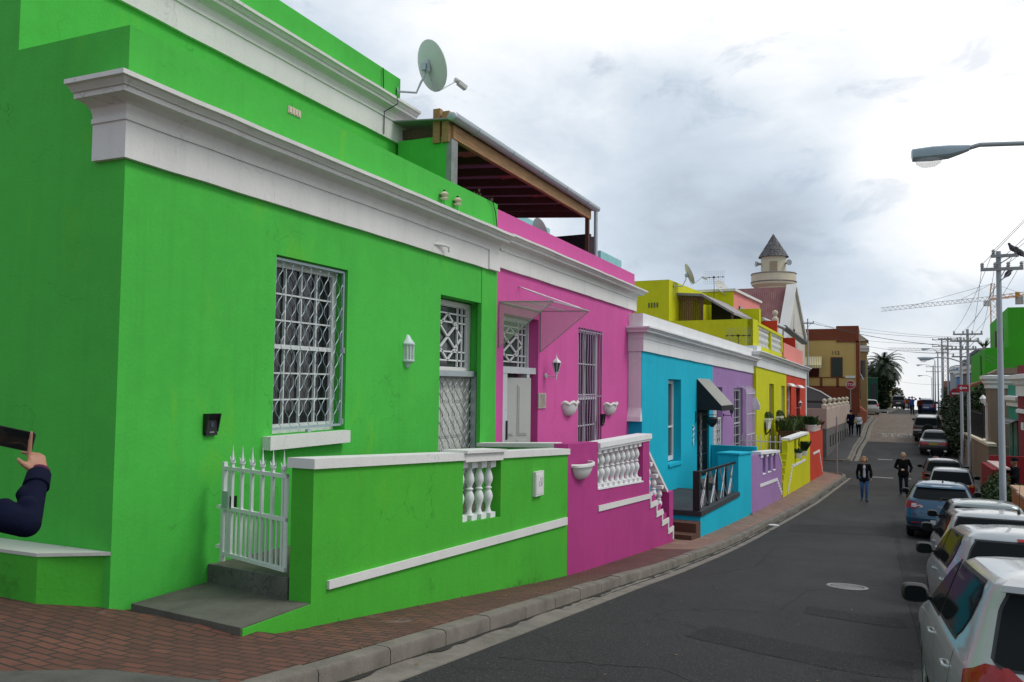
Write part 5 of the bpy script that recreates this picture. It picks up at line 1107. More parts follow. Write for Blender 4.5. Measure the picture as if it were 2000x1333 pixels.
for s_, lab in ((12.9,'first of two small white pots hung on the yellow garden wall'),(14.4,'second small white pot with a bushy plant hung on the yellow garden wall')):
    t = potfull('hanging_pot', W(s_,1.92,-2.9), .14, .2, WHITE, lab, .22 if s_ < 13 else .42, 60 if s_ < 13 else 260, leafmat('clipped_leaf'))
t = thing('railing', W(11,.5,-2.4), 'thin white spiked railing between the purple and yellow stoeps', 'railing')
mb = MB()
for k in range(9): o_ = .1+k*.18; mb.bar(W(10.9,o_,-3.5), W(10.9,o_,-2.0), .025); mb.lathe([(.02,0),(.004,.12)], 6, W(10.9,o_,-2.0))
for z in (-3.4,-2.15): mb.bar(W(10.9,.0,z), W(10.9,1.6,z), .035)
mb.build('bars', WMET, t)
t = thing('stoep', W(12,.8,-3), 'raised concrete stoep behind the purple yellow and red garden walls', 'stoep'); mb = MB(); mb.fbox(FB, 4.3, 9.0, .0, 1.57, -5.3, -3.12); mb.fbox(FB, 11.05, 21.28, .15, 1.57, -5.3, -3.15)
for k in range(4): mb.fbox(FB, 9.02+k*.25, 9.25+k*.25, .0, .88, -5.3, -3.3-k*.2)
mb.build('slab', CONC, st if False else t)
# ------------------------------------------------------------------ cars: stacked plan outlines from sill to roof, +Y forward, origin on the road under the middle
TYRE = flat('tyre_rubber', (.014,.014,.014), .85); RIM = flat('alloy_rim', (.42,.43,.44), .3, metal=.7); LAMPR = flat('tail_lamp_red', (.30,.008,.008), .12, spec=.6); LAMPW = flat('lamp_clear', (.55,.53,.52), .12); LAMPA = flat('lamp_amber', (.55,.16,.02), .15)
TRIM = flat('car_black_trim', (.016,.016,.017), .55); SEAM = flat('door_gap', (.01,.01,.01), .9); CGLASS = glass('car_glass', (.012,.014,.015), .05, .5, 1.17)
_t = CGLASS.node_tree; _x = _t.nodes.new('ShaderNodeMixShader'); _x.inputs[0].default_value = .36; _f = _t.nodes.new('ShaderNodeBsdfDiffuse'); _f.inputs[0].default_value = (.014,.016,.017,1)     # dark diffuse mixed in to dim the reflections
ln(_t, _f.outputs[0], _x.inputs[1]); ln(_t, _t.nodes['Principled BSDF'].outputs[0], _x.inputs[2]); ln(_t, _x.outputs[0], _t.nodes['Material Output'].inputs['Surface'])
PLATE = flat('plate_white', (.62,.62,.58), .5); PLATEY = flat('plate_yellow', (.55,.38,.03), .5); INK = flat('plate_ink', (.01,.01,.02), .5)
class Car:
    def __init__(s, prof, rc=.22, bow=.07, fbow=.14, tp=.07, L=None):
        """prof rows: z, half width, rear y, front y"""
        s.p = prof; s.rc = rc; s.bow = bow; s.fbow = fbow; s.tp = tp
        s.half = max(r[3] for r in prof)
    def at(s, z):
        P = s.p
        if z <= P[0][0]: return P[0][1:]
        for a, b in zip(P, P[1:]):
            if a[0] <= z <= b[0]:
                t = (z-a[0])/(b[0]-a[0]); return tuple(a[k]+(b[k]-a[k])*t for k in (1,2,3))
        return P[-1][1:]
    def wide(s, y, z):
        w = s.at(z)[0]; return w*(1-s.tp*min(1.1, abs(y/s.half))**4)
    def side(s, y, z, sg=-1, off=0): return Vector((sg*(s.wide(y, z)+off), y, z))
    def rear(s, x, z, off=0):
        w, r, f = s.at(z); e = abs(x)/w
        return Vector((x, r+s.bow*e*e-off, z))
    def front(s, x, z, off=0):
        w, r, f = s.at(z); e = abs(x)/w
        return Vector((x, f-s.fbow*e*e+off, z))
    def ring(s, z):
        w, r, f = s.at(z); rc = min(s.rc, w*.6, (f-r)*.3); H = []
        wr = s.wide(r+s.bow+rc, z); wf = s.wide(f-s.fbow-rc, z)
        for k in range(7): x = -(wr-rc)*k/6; H.append(s.rear(x, z))
        c = H[-1]; cy = c.y+rc
        for k in range(1, 6): a = math.pi/2*k/6; H.append(Vector((-(wr-rc)-rc*math.sin(a), cy-rc*math.cos(a), z)))
        fe = s.front(-(wf-rc), z); fy = fe.y-rc
        for k in range(19): y = cy+(fy-cy)*k/18; H.append(s.side(y, z))
        for k in range(1, 6): a = math.pi/2*k/6; H.append(Vector((-(wf-rc)-rc*math.cos(a), fy+rc*math.sin(a), z)))
        for k in range(7): x = -(wf-rc)*(1-k/6); H.append(s.front(x, z))
        return H + [Vector((-p.x, p.y, p.z)) for p in H[-2:0:-1]]
def patch(mb, rows):
    mb.grid(rows)
def fine(a, b, n): return [a+(b-a)*k/n for k in range(n+1)]
def make_car(name, label, car, paint, loc, rz, wheels, wr=.30, side_glass=(), rear_glass=None, lamps=(), roof=None, belt=.95, zs=None, plate=None, plate_z=.55, extra=None, front_glass=True, group='parked cars', cap=TRIM, mirrors=True, handles=(), aerial=None, wiper=True, seams=(), rim=RIM, third=None, pitch=None, roll=None):
    x, y = loc
    if pitch is None: pitch = math.atan2(road_z(x, y+1.2)-road_z(x, y-1.2), 2.4)
    if roll is None: roll = -math.atan2(road_z(x+.7, y)-road_z(x-.7, y), 1.4)
    t = thing(name, (x, y, road_z(x, y)), label, 'car', group); t.rotation_euler = (pitch, roll, rz)
    zl = zs or (fine(car.p[0][0], car.p[-1][0], 30)); zl = sorted(set(zl) | {r[0] for r in car.p})
    mb = MB(); ids = mb.grid([car.ring(z) for z in zl], True); mb.face(ids[0][::-1])
    top = [mb.v[i].copy() for i in ids[-1]]; c = sum(top, Vector())/len(top); prev = ids[-1]; n = len(prev)
    for q, dz in ((.8,.014),(.55,.024),(.25,.03)):
        cur = [mb.vert(c+(p-c)*q+Vector((0,0,dz))) for p in top]
        for i in range(n): j = (i+1) % n; mb.face((prev[i], prev[j], cur[j], cur[i]))
        prev = cur
    mb.face(prev)
    b = mb.build('body', paint, t, local=True, weld=True)
    # cut the wheel arches
    cut = MB()
    for wy in wheels: 
        ring = lambda xx: [Vector((xx, wy+(wr+.055)*math.cos(a), wr+.01+(wr+.055)*math.sin(a))) for a in [2*math.pi*k/28 for k in range(28)]]
        ids = cut.grid([ring(-1.2), ring(1.2)], True); cut.face(ids[0][::-1]); cut.face(ids[1])
    co = cut.build('cutter', TRIM, None)
    md = b.modifiers.new('arch', 'BOOLEAN'); md.object = co; md.operation = 'DIFFERENCE'; md.solver = 'EXACT'
    co.location = (0,0,0); mw = b.parent; b.parent = None
    bpy.context.view_layer.update(); dg = bpy.context.evaluated_depsgraph_get(); me = bpy.data.meshes.new_from_object(b.evaluated_get(dg)); b.modifiers.clear(); old = b.data; b.data = me; bpy.data.meshes.remove(old); b.parent = mw
    cm = co.data; bpy.data.objects.remove(co); bpy.data.meshes.remove(cm)
    me.shade_smooth(); me.set_sharp_from_angle(angle=R(38))
    # glass
    for k, g in enumerate(side_glass):      # rows of (z, rear y, front y)
        for sg in (-1, 1):
            for off, mat, nm, grow in ((.003, TRIM, 'window_seal', .022), (.007, CGLASS, 'side_window', 0)):
                z0, z1 = g[0][0], g[-1][0]; rows = []
                for z in fine(z0-grow, z1+grow, 12):
                    zc = max(z0, min(z1, z)); a = interp([(r[0], r[1]) for r in g], zc)-grow; e = interp([(r[0], r[2]) for r in g], zc)+grow
                    rows.append([car.side(yy, z, sg, off) for yy in fine(a, e, 12)])
                mb = MB(); patch(mb, rows)
                o = mb.build(nm, mat, t, local=True, smooth=40) if nm == 'side_window' else mb.build(nm, mat, t, local=True, smooth=40)
    if rear_glass:
        for off, mat, nm, grow in ((.003, TRIM, 'rear_window_seal', .02), (.008, CGLASS, 'rear_window', 0)):
            z0, z1 = rear_glass[0][0], rear_glass[-1][0]; rows = []
            for z in fine(z0-grow, z1+grow, 14):
                h = interp(rear_glass, max(z0, min(z1, z)))+grow; rows.append([car.rear(xx, z, off) for xx in fine(-h, h, 16)])
            mb = MB(); patch(mb, rows); mb.build(nm, mat, t, local=True, smooth=40)
    if front_glass:
        z0, z1 = belt+.03, car.p[-2][0]-.04; rows = []
        for z in fine(z0, z1, 8):
            h = car.at(z)[0]-.10; rows.append([car.front(xx, z, .006) for xx in fine(-h, h, 12)])
        mb = MB(); patch(mb, rows); mb.build('windscreen', CGLASS, t, local=True, smooth=40)
    # tail lamps wrap the rear corner: rows of (z, inner x, side y)
    for nm, mat, rws in lamps:
        for sg in (-1, 1):
            mb = MB(); rows = []; z0, z1 = rws[0][0], rws[-1][0]
            for z in fine(z0, z1, 8):
                xi = interp([(r[0], r[1]) for r in rws], z); ys_ = interp([(r[0], r[2]) for r in rws], z); H = car.ring(z)[:31]
                pts = [p for p in H if -p.x >= xi and p.y <= ys_]
                pts = [car.rear(-xi, z)] + pts
                if len(pts) < 3: pts = [car.rear(-xi, z), car.rear(-xi-.05, z), car.rear(-xi-.1, z)]
                # resample to a fixed count
                d = [0]
                for a, b2 in zip(pts, pts[1:]): d.append(d[-1]+(b2-a).length)
                out = []
                for q in fine(0, d[-1], 12):
                    for i in range(len(d)-1):
                        if d[i] <= q <= d[i+1]+1e-9: break
                    f_ = (q-d[i])/max(1e-6, d[i+1]-d[i]); out.append(pts[i].lerp(pts[i+1], f_))
                cy = Vector((0, car.at(z)[1]+.7, z)); rows.append([Vector((p.x, p.y, p.z))+(p-cy).normalized()*.012 for p in out])
            rows = [[p+Vector((0,0,0)) for p in r] for r in rows]
            if sg > 0: rows = [[Vector((-p.x, p.y, p.z)) for p in r] for r in rows]
            inner = [[p-(p-Vector((0, p.y+.6, p.z))).normalized()*.02 for p in r] for r in (rows[0], rows[-1])]
            patch(mb, [inner[0]]+rows+[inner[1]]); mb.build(nm, mat, t, local=True, smooth=40)
    # wheels
    for wy in wheels:
        for sg in (-1, 1):
            wx = sg*(car.wide(wy, .35)-.095)
            w = thing_part('wheel', t, (wx, wy, wr))
            P = [(wr*.62,-.085),(wr*.9,-.095),(wr*.985,-.07),(wr,-.03),(wr,.03),(wr*.985,.07),(wr*.9,.095),(wr*.62,.085)]
            mb = MB(); rows = [[Vector((zz, r*math.cos(a), r*math.sin(a))) for a in [2*math.pi*k/32 for k in range(32)]] for r, zz in P]; mb.grid(rows, True); w_t = mb.build('tyre', TYRE, w, local=True, smooth=35)
            mb = MB(); f = sg*.07
            def rg(r, xx): return [Vector((sg*xx, r*math.cos(a), r*math.sin(a))) for a in [2*math.pi*k/30 for k in range(30)]]
            mb.grid([rg(wr*.68,.088), rg(wr*.66,.092), rg(wr*.60,.08), rg(wr*.585,.03)], True)
            for k in range(5):
                a = 2*math.pi*k/5+.3; d = Vector((0, math.cos(a), math.sin(a))); mb.bar(d*.03+Vector((sg*.06,0,0)), d*wr*.62+Vector((sg*.075,0,0)), wr*.19, .02, (1,0,0))
            ids = mb.grid([rg(.055,.05), rg(.05,.085), rg(.02,.09)], True); mb.face(ids[-1]); mb.build('rim', rim, w, local=True, smooth=35)
            mb = MB(); ids = mb.grid([rg(wr*.6,.0), rg(.02,.0)], True); mb.face(ids[-1]); mb.build('brake_disc', TRIM, w, local=True)
    if mirrors:
        my, mz = mirrors
        for sg in (-1, 1):
            c0 = car.side(my, mz, sg); c1 = c0+Vector((sg*.12,-.02,.05)); mb = MB()
            rows = []
            for q, k in ((-.07,.25),(-.06,.8),(-.02,1),(.03,1),(.07,.75),(.1,.3)):
                rows.append([c1+Vector((.105*k*math.copysign(abs(math.cos(a))**.6, math.cos(a)), q, .075*k*math.copysign(abs(math.sin(a))**.6, math.sin(a)))) for a in [2*math.pi*j/16 for j in range(16)]])
            ids = mb.grid(rows, True); mb.face(ids[0][::-1]); mb.face(ids[-1]); mb.bar(c0+Vector((-sg*.03,.03,.0)), c1+Vector((-sg*.06,.02,-.03)), .035, .03)
            m = mb.build('mirror', cap, t, local=True, smooth=40)
            mb = MB(); mb.poly([c1+Vector((.085*math.copysign(abs(math.cos(a))**.6, math.cos(a)), -.071, .058*math.copysign(abs(math.sin(a))**.6, math.sin(a)))) for a in [2*math.pi*j/16 for j in range(16)]]); mb.build('mirror_glass', CGLASS, m, local=True)
    for hy, hz in handles:
        for sg in (-1, 1):
            mb = MB(); c = car.side(hy, hz, sg, .02); mb.tube([car.side(hy-.09, hz-.006, sg, -.005), car.side(hy-.07, hz, sg, .022), c, car.side(hy+.06, hz+.004, sg, .022), car.side(hy+.08, hz, sg, -.005)], .011, 8); mb.build('door_handle', paint, t, local=True, smooth=40)
    if seams:
        for sg in (-1, 1):
            mb = MB()
            for line in seams:
                for (ya, za), (yb_, zb_) in zip(line, line[1:]):
                    n = 8; pts = [car.side(ya+(yb_-ya)*k/n, za+(zb_-za)*k/n, sg, .0015) for k in range(n+1)]
                    d = Vector((0, yb_-ya, zb_-za)).normalized(); p_ = Vector((0, -d.z, d.y))*.004; mb.grid([[q+p_ for q in pts], [q-p_ for q in pts]])
            mb.build('door_seam', SEAM, t, local=True)
    if plate:
        txt, pm, px_ = plate; c = car.rear(px_, plate_z, .012); mb = MB(); mb.box(c, (.50,.012,.115)); p = mb.build('number_plate', pm, t, local=True)
        if txt:
            M = Matrix.Translation(c+Vector((0,-.007,0))) @ Matrix(((1,0,0,0),(0,0,-1,0),(0,1,0,0),(0,0,0,1)))
            textmesh('plate_lettering', txt, .10, INK, p, M, .001)
    if aerial:
        ax, ay, ah = aerial; zt = car.p[-1][0]+.02; mb = MB(); mb.tube([(ax, ay, zt-.02), (ax, ay, zt+.02)], .022, 8); mb.tube([(ax, ay, zt), (ax, ay-ah*.45, zt+ah)], [.006,.003], 6); mb.build('aerial', BLACKP, t, local=True)
    if wiper and rear_glass:
        z0 = rear_glass[0][0]; mb = MB(); mb.tube([car.rear(0, z0-.02, .02), car.rear(.0, z0+.05, .035), car.rear(.36, z0+.06, .03)], [.02,.012,.006], 6); mb.build('rear_wiper', TRIM, t, local=True)
    if third:
        tz, tw = third; mb = MB(); patch(mb, [[car.rear(xx, zz, o) for xx in fine(-tw, tw, 10)] for zz, o in ((tz,.0),(tz+.004,.016),(tz+.03,.016),(tz+.034,.0))]); mb.build('brake_light', LAMPR, t, local=True)
    if extra: extra(t, car)
    return t
def thing_part(name, parent, loc):
    o = bpy.data.objects.new(name, None); COL.objects.link(o); o.parent = parent; o.location = loc; o.empty_display_size = .1; return o
def bumper(t, car, z0, z1, mat, off=.02, front=False):
    mb = MB(); rows = []
    for z, o in ((z0,.0),(z0+.02,off),(z1-.02,off),(z1,0)):
        H = car.ring(z); m = len(H)//2; pts = [p for p in H[:20]]; pts = pts[::-1]+[Vector((-p.x,p.y,p.z)) for p in pts[1:]]
        rows.append([p+(p-Vector((0,car.at(z)[1]+.7,z))).normalized()*o for p in pts])
    mb.grid(rows); return mb.build('bumper', mat, t, local=True, smooth=40)
def strip_rear(t, car, name, z, h, w, mat, off=.012, x=0):
    mb = MB(); patch(mb, [[car.rear(x+xx, zz, o) for xx in fine(-w, w, 10)] for zz, o in ((z,0),(z+.003,off),(z+h-.003,off),(z+h,0))]); return mb.build(name, mat, t, local=True, smooth=40)

HATCH = [(.20,.74,-1.86,1.88),(.28,.80,-1.94,1.95),(.42,.83,-1.975,1.975),(.58,.842,-1.985,1.97),(.70,.842,-1.96,1.90),(.78,.836,-1.93,1.68),(.86,.826,-1.905,1.36),(.93,.81,-1.885,1.08),(.98,.785,-1.865,.90),(1.05,.755,-1.825,.74),(1.15,.715,-1.765,.54),(1.25,.675,-1.705,.35),(1.33,.64,-1.685,.18),(1.38,.61,-1.68,.05),(1.415,.57,-1.67,-.08),(1.44,.50,-1.63,-.28),(1.458,.40,-1.5,-.5)]
def stretch(prof, kl=1, kw=1, kh=1): return [(z*kh, w*kw, a*kl, b*kl) for z, w, a, b in prof]
SG = [[(1.0,-1.08,-.20),(1.05,-1.18,-.20),(1.15,-1.28,-.20),(1.29,-1.32,-.20),(1.355,-1.24,-.22)], [(.985,-.13,.60),(1.04,-.13,.54),(1.15,-.13,.36),(1.29,-.13,.11),(1.355,-.13,-.06)]]
SEAMS = [[(-.165,.95),(-.165,.32)],[(.72,.95),(.80,.6),(.78,.34)],[(-1.2,.94),(-1.12,.75),(-.95,.58)],[(.78,.30),(-.72,.28)]]
WHITEP = carpaint('white_car_paint', (.46,.465,.46), .15, .3); SILV = carpaint('silver_car_paint', (.40,.42,.43), .55, .33); SILVG = carpaint('silver_green_paint', (.30,.345,.335), .5, .33); BLUEP = carpaint('blue_car_paint', (.022,.085,.15), .45, .3); DARKP = carpaint('dark_car_paint', (.018,.02,.022), .3, .3); GREYP = carpaint('dark_grey_paint', (.045,.05,.055), .3, .35); NAVYP = carpaint('navy_paint', (.02,.035,.13), .3, .3)
def polo_extra(t, car):
    bumper(t, car, .30, .56, WHITEP, .03)
    mb = MB(); rows = []
    for z, o, k in ((1.355,.0,.60),(1.365,.055,.60),(1.40,.065,.585),(1.43,.0,.53)): rows.append([car.rear(xx, z, o) for xx in fine(-k, k, 12)])
    patch(mb, rows); mb.build('roof_spoiler', WHITEP, t, local=True, smooth=35)
    strip_rear(t, car, 'tailgate_seam', .90, .006, .66, SEAM, .002)
polo = make_car('hatchback_car', 'white hatchback nearest the camera with tinted rear glass and red lamp', Car(HATCH, .24), WHITEP, (1.27, 7.35), R(1.3), (-1.22, 1.24), .31, SG, [(.985,.60),(1.0,.66),(1.27,.585),(1.35,.54)], [('tail_lamp', LAMPR, [(.70,.56,-1.62),(.74,.50,-1.52),(.90,.48,-1.58),(.985,.58,-1.75)])], belt=.98, handles=((-.95,.80),(.03,.83)), mirrors=(.60,.97), seams=SEAMS, extra=polo_extra, cap=TRIM, plate=('CA', PLATE, 0), plate_z=.72)
polo.scale = (1.02, 1.02, 1.07)
T2 = [(.20,.74,-1.80,1.84),(.28,.80,-1.88,1.92),(.42,.83,-1.92,1.95),(.58,.842,-1.93,1.94),(.72,.842,-1.92,1.84),(.80,.838,-1.91,1.6),(.88,.83,-1.90,1.32),(.96,.81,-1.885,1.06),(1.02,.785,-1.86,.88),(1.12,.75,-1.82,.66),(1.24,.705,-1.76,.42),(1.36,.655,-1.70,.2),(1.42,.62,-1.67,.06),(1.46,.57,-1.63,-.1),(1.485,.48,-1.53,-.34),(1.497,.38,-1.38,-.5)]
def round_lamps(t, car):
    for sg in (-1, 1):
        for z, r, m in ((.93,.085,LAMPR),(.76,.065,LAMPW)):
            c = car.rear(sg*.66, z, .022); mb = MB(); rows = [[c+Vector((q*r*math.cos(a), -dz+.0, q*r*math.sin(a))) for a in [2*math.pi*k/20 for k in range(20)]] for q, dz in ((1,0),(.85,.012),(.3,.018))]; ids = mb.grid(rows, True); mb.face(ids[-1]); mb.build('round_lamp', m, t, local=True, smooth=50)
            mb = MB(); mb.grid([[c+Vector((q*r*math.cos(a), -dz, q*r*math.sin(a))) for a in [2*math.pi*k/20 for k in range(20)]] for q, dz in ((1.0,0),(1.03,.012),(1.13,.012),(1.16,-.01))], True); mb.build('lamp_ring', RIM, t, local=True, smooth=50)
    bumper(t, car, .30, .55, SILV, .03)
SG2 = [[(z+.03,a,b) for z, a, b in g] for g in SG]
make_car('hatchback_car', 'silver hatchback with round ringed tail lamps behind the nearest white one', Car(T2, .22), SILV, (1.55, 11.85), R(1.0), (-1.2, 1.25), .30, SG2, [(1.03,.60),(1.05,.68),(1.30,.59),(1.38,.54)], [('tail_lamp', LAMPR, [(.66,.56,-1.70),(.70,.52,-1.64),(.95,.54,-1.66),(1.02,.62,-1.75)])], belt=1.02, handles=((-.95,.86),(.03,.88)), mirrors=(.62,1.02), seams=SEAMS, extra=round_lamps, third=(1.40,.16), plate=('CA', PLATE, 0), plate_z=.70)
make_car('hatchback_car', 'silver hatchback with a black roof aerial parked third in line', Car(T2, .2), SILV, (1.8, 16.1), R(-.5), (-1.2, 1.25), .30, SG2, [(1.03,.60),(1.05,.68),(1.32,.60),(1.40,.56)], [('tail_lamp', LAMPR, [(.62,.58,-1.70),(.66,.54,-1.64),(.95,.56,-1.66),(1.0,.62,-1.75)])], belt=1.02, handles=((-.95,.86),(.03,.88)), mirrors=(.62,1.02), seams=SEAMS, extra=lambda t, c: bumper(t, c, .3, .55, SILV, .03), aerial=(.28,-1.35,.42), plate=('', PLATE, 0), plate_z=.7)
make_car('estate_car', 'greenish silver car with a wide pale rear window before the blue hatchback', Car(stretch(HATCH, 1.02, 1.0, 1.0), .2), SILVG, (2.12, 20.3), R(-2), (-1.2, 1.25), .30, SG, [(.985,.60),(1.0,.66),(1.25,.60),(1.34,.54)], [('tail_lamp', LAMPR, [(.66,.56,-1.70),(.93,.54,-1.70)])], belt=.98, mirrors=(.60,.97), extra=lambda t, c: bumper(t, c, .3, .55, SILVG, .03), plate=('', PLATE, 0), plate_z=.7)
M3 = [(.20,.76,-1.98,2.1),(.28,.83,-2.08,2.17),(.42,.865,-2.14,2.2),(.56,.875,-2.15,2.2),(.68,.875,-2.12,2.14),(.78,.87,-2.08,1.9),(.88,.86,-2.05,1.5),(.96,.84,-2.02,1.15),(1.03,.81,-1.99,.9),(1.12,.765,-1.90,.66),(1.22,.715,-1.79,.42),(1.32,.66,-1.68,.18),(1.39,.62,-1.60,.0),(1.43,.57,-1.55,-.18),(1.455,.48,-1.45,-.42),(1.467,.38,-1.3,-.6)]
def mazda_extra(t, car):
    bumper(t, car, .26, .36, TRIM, .03); strip_rear(t, car, 'tailgate_seam', .60, .008, .60, SEAM, .002)
    for sg in (-1, 1): strip_rear(t, car, 'reflector', .42, .035, .11, LAMPR, .014, sg*.60)
    c = car.rear(0, .86, .012); mb = MB()     # winged oval badge
    mb.grid([[c+Vector((q*.075*math.cos(a), -dz, q*.058*math.sin(a))) for a in [2*math.pi*k/24 for k in range(24)]] for q, dz in ((1.0,0),(1.0,.01),(.86,.01),(.84,0))], True)
    mb.tube([c+Vector((-.068,-.006,.018)), c+Vector((-.03,-.008,.018)), c+Vector((0,-.008,-.012)), c+Vector((.03,-.008,.018)), c+Vector((.068,-.006,.018))], .008, 6); mb.build('badge', flat('chrome', (.6,.6,.6), .12, metal=.9), t, local=True, smooth=40)
    mb = MB()
    for k in range(6): q = car.rear(-.50+k*.035, .70, .008); mb.box(q, (.02,.006,.022))
    mb.build('model_lettering', flat('chrome'), t, local=True)
    mb = MB(); q = [car.rear(x, z, .05) for x, z in ((-.60,1.385),(.60,1.385))]; rows = []
    for z, o, k in ((1.33,.0,.63),(1.345,.08,.62),(1.38,.09,.60),(1.41,.0,.57)): rows.append([car.rear(xx, z, o) for xx in fine(-k, k, 12)])
    patch(mb, rows); mb.build('roof_spoiler', BLUEP, t, local=True, smooth=35)
make_car('hatchback_car', 'metallic blue hatchback with clear tail lamps and dark wide rear glass', Car(M3, .30, .12), BLUEP, (1.78, 26.4), R(-4), (-1.32, 1.32), .32, SG, [(1.05,.56),(1.08,.66),(1.25,.60),(1.32,.56)], [('tail_lamp', LAMPR, [(.80,.62,-1.72),(.86,.44,-1.66),(.95,.56,-1.66),(.99,.68,-1.75)]), ('clear_lamp', LAMPW, [(.83,.46,-1.95),(.86,.40,-1.93),(.93,.54,-1.93)])], belt=1.03, mirrors=(.62,1.02), extra=mazda_extra, aerial=(.05,-1.2,.3), plate=('CA', PLATE, .0), plate_z=.47)
UNO = [(.20,.70,-1.72,1.8),(.30,.75,-1.78,1.86),(.45,.765,-1.80,1.87),(.62,.768,-1.795,1.84),(.74,.765,-1.785,1.6),(.84,.76,-1.775,1.25),(.92,.745,-1.76,.98),(.98,.72,-1.735,.84),(1.10,.68,-1.67,.62),(1.22,.645,-1.60,.40),(1.33,.61,-1.535,.2),(1.38,.585,-1.51,.06),(1.405,.54,-1.47,-.06),(1.42,.46,-1.38,-.3)]
def uno_extra(t, car): bumper(t, car, .30, .50, TRIM, .05); strip_rear(t, car, 'badge_strip', .80, .03, .035, flat('plate_yellow'), .012, .18)
make_car('hatchback_car', 'boxy white hatchback with upright red and amber tail lamps', Car(UNO, .12, .03), WHITEP, (2.72, 35.0), R(-5), (-1.15, 1.2), .28, [[(.955,-1.3,-.2),(1.30,-1.2,-.25)],[(.955,-.12,.6),(1.30,-.12,.05)]], [(.93,.60),(.95,.64),(1.28,.55),(1.32,.53)], [('tail_lamp', LAMPR, [(.56,.56,-1.6),(.84,.54,-1.6)]), ('amber_lamp', LAMPA, [(.842,.54,-1.6),(.91,.55,-1.6)])], belt=.98, mirrors=(.62,.97), extra=uno_extra, plate=('', PLATE, 0), plate_z=.64)
make_car('hatchback_car', 'black hatchback partly hidden ahead of the boxy white one', Car(HATCH, .22), DARKP, (2.82, 40.3), R(-3), (-1.2, 1.24), .30, SG, [(.985,.60),(1.0,.66),(1.25,.585),(1.33,.53)], [('tail_lamp', LAMPR, [(.70,.56,-1.62),(.92,.54,-1.62)])], belt=.98, mirrors=(.60,.97), plate=('', PLATE, 0), plate_z=.6)
SED = [(.22,.74,-2.1,2.1),(.32,.79,-2.2,2.18),(.48,.81,-2.23,2.2),(.62,.815,-2.22,2.18),(.74,.81,-2.20,2.05),(.82,.805,-2.17,1.7),(.88,.79,-2.10,1.3),(.92,.775,-1.75,1.0),(.95,.76,-1.45,.86),(1.02,.725,-1.33,.70),(1.12,.685,-1.17,.50),(1.22,.64,-1.0,.28),(1.30,.60,-.86,.1),(1.345,.55,-.76,-.04),(1.37,.46,-.62,-.2)]
def sed_extra(t, car): bumper(t, car, .34, .54, TRIM, .05)
make_car('sedan_car', 'old dark grey sedan with a yellow plate between red lamps', Car(SED, .12, .03), GREYP, (3.65, 58.2), R(-6), (-1.25, 1.3), .30, [[(.97,-1.05,-.2),(1.26,-.75,-.2)],[(.97,-.12,.62),(1.26,-.12,.15)]], [(.97,.58),(1.0,.62),(1.27,.52)], [('tail_lamp', LAMPR, [(.66,.28,-1.95),(.84,.28,-1.95)])], belt=.95, mirrors=(.55,.96), extra=sed_extra, plate=('', PLATEY, 0), plate_z=.74, wiper=False)
SUV = [(.32,.74,-1.95,1.9),(.45,.82,-2.02,2.0),(.65,.85,-2.04,2.02),(.85,.85,-2.03,1.98),(.98,.845,-2.02,1.7),(1.08,.83,-2.01,1.2),(1.14,.80,-1.99,.95),(1.3,.76,-1.95,.7),(1.48,.72,-1.9,.45),(1.62,.68,-1.86,.25),(1.68,.63,-1.82,.1),(1.70,.55,-1.72,-.1)]
def suv_extra(t, car):
    mb = MB(); c = car.rear(.12, .95, .12)
    def rg(r, o): return [c+Vector((r*math.cos(a), -o, r*math.sin(a))) for a in [2*math.pi*k/28 for k in range(28)]]
    ids = mb.grid([rg(.30,-.12), rg(.34,-.08), rg(.34,.06), rg(.30,.1), rg(.2,.1), rg(.18,.06), rg(.03,.07)], True); mb.face(ids[-1]); mb.build('spare_wheel', TYRE, t, local=True, smooth=35); bumper(t, car, .4, .6, TRIM, .06)
    for sg in (-1, 1):
        mb = MB(); mb.tube([(sg*.6,-1.6,1.72),(sg*.6,-1.5,1.77),(sg*.6,-.2,1.77),(sg*.6,-.1,1.72)], .02, 6); mb.build('roof_rail', GALV, t, local=True)
make_car('off_road_car', 'dark off road car with a spare wheel on its tailgate', Car(SUV, .14, .03), GREYP, (3.55, 63.8), R(-6), (-1.25, 1.3), .36, [[(1.16,-1.6,-.2),(1.6,-1.5,-.2)],[(1.16,-.12,.7),(1.6,-.12,.2)]], [(1.18,.58),(1.22,.66),(1.56,.6),(1.62,.56)], [('tail_lamp', LAMPR, [(.75,.68,-1.85),(1.05,.68,-1.85)])], belt=1.14, mirrors=(.75,1.2), extra=suv_extra, plate=('', PLATE, -.52), plate_z=.85)
make_car('hatchback_car', 'navy blue hatchback on the hilltop beside the standing people', Car(HATCH, .2), NAVYP, (5.35, 96.5), R(-6), (-1.2, 1.24), .30, SG, [(.985,.60),(1.0,.66),(1.25,.585),(1.33,.53)], [('tail_lamp', LAMPR, [(.66,.50,-1.62),(.95,.52,-1.62)])], belt=.98, mirrors=(.60,.97), plate=('', PLATE, 0), plate_z=.6)
make_car('hatchback_car', 'pale silver car parked beyond the navy blue hatchback', Car(T2, .2), SILV, (5.6, 101.5), R(-6), (-1.2, 1.24), .30, SG2, [(1.03,.60),(1.05,.68),(1.32,.6)], [('tail_lamp', LAMPR, [(.66,.56,-1.62),(.95,.56,-1.62)])], belt=1.02, mirrors=(.60,1.0), wiper=False)
make_car('hatchback_car', 'small white hatchback on the left side street by the green wall', Car(HATCH, .2), WHITEP, (-.25, 88.8), R(4), (-1.2, 1.24), .30, SG, [(.985,.60),(1.0,.66),(1.25,.585),(1.33,.53)], [('tail_lamp', LAMPR, [(.80,.56,-1.62),(1.1,.56,-1.62)])], belt=.98, mirrors=(.60,.97), plate=('', PLATE, 0), plate_z=.62)
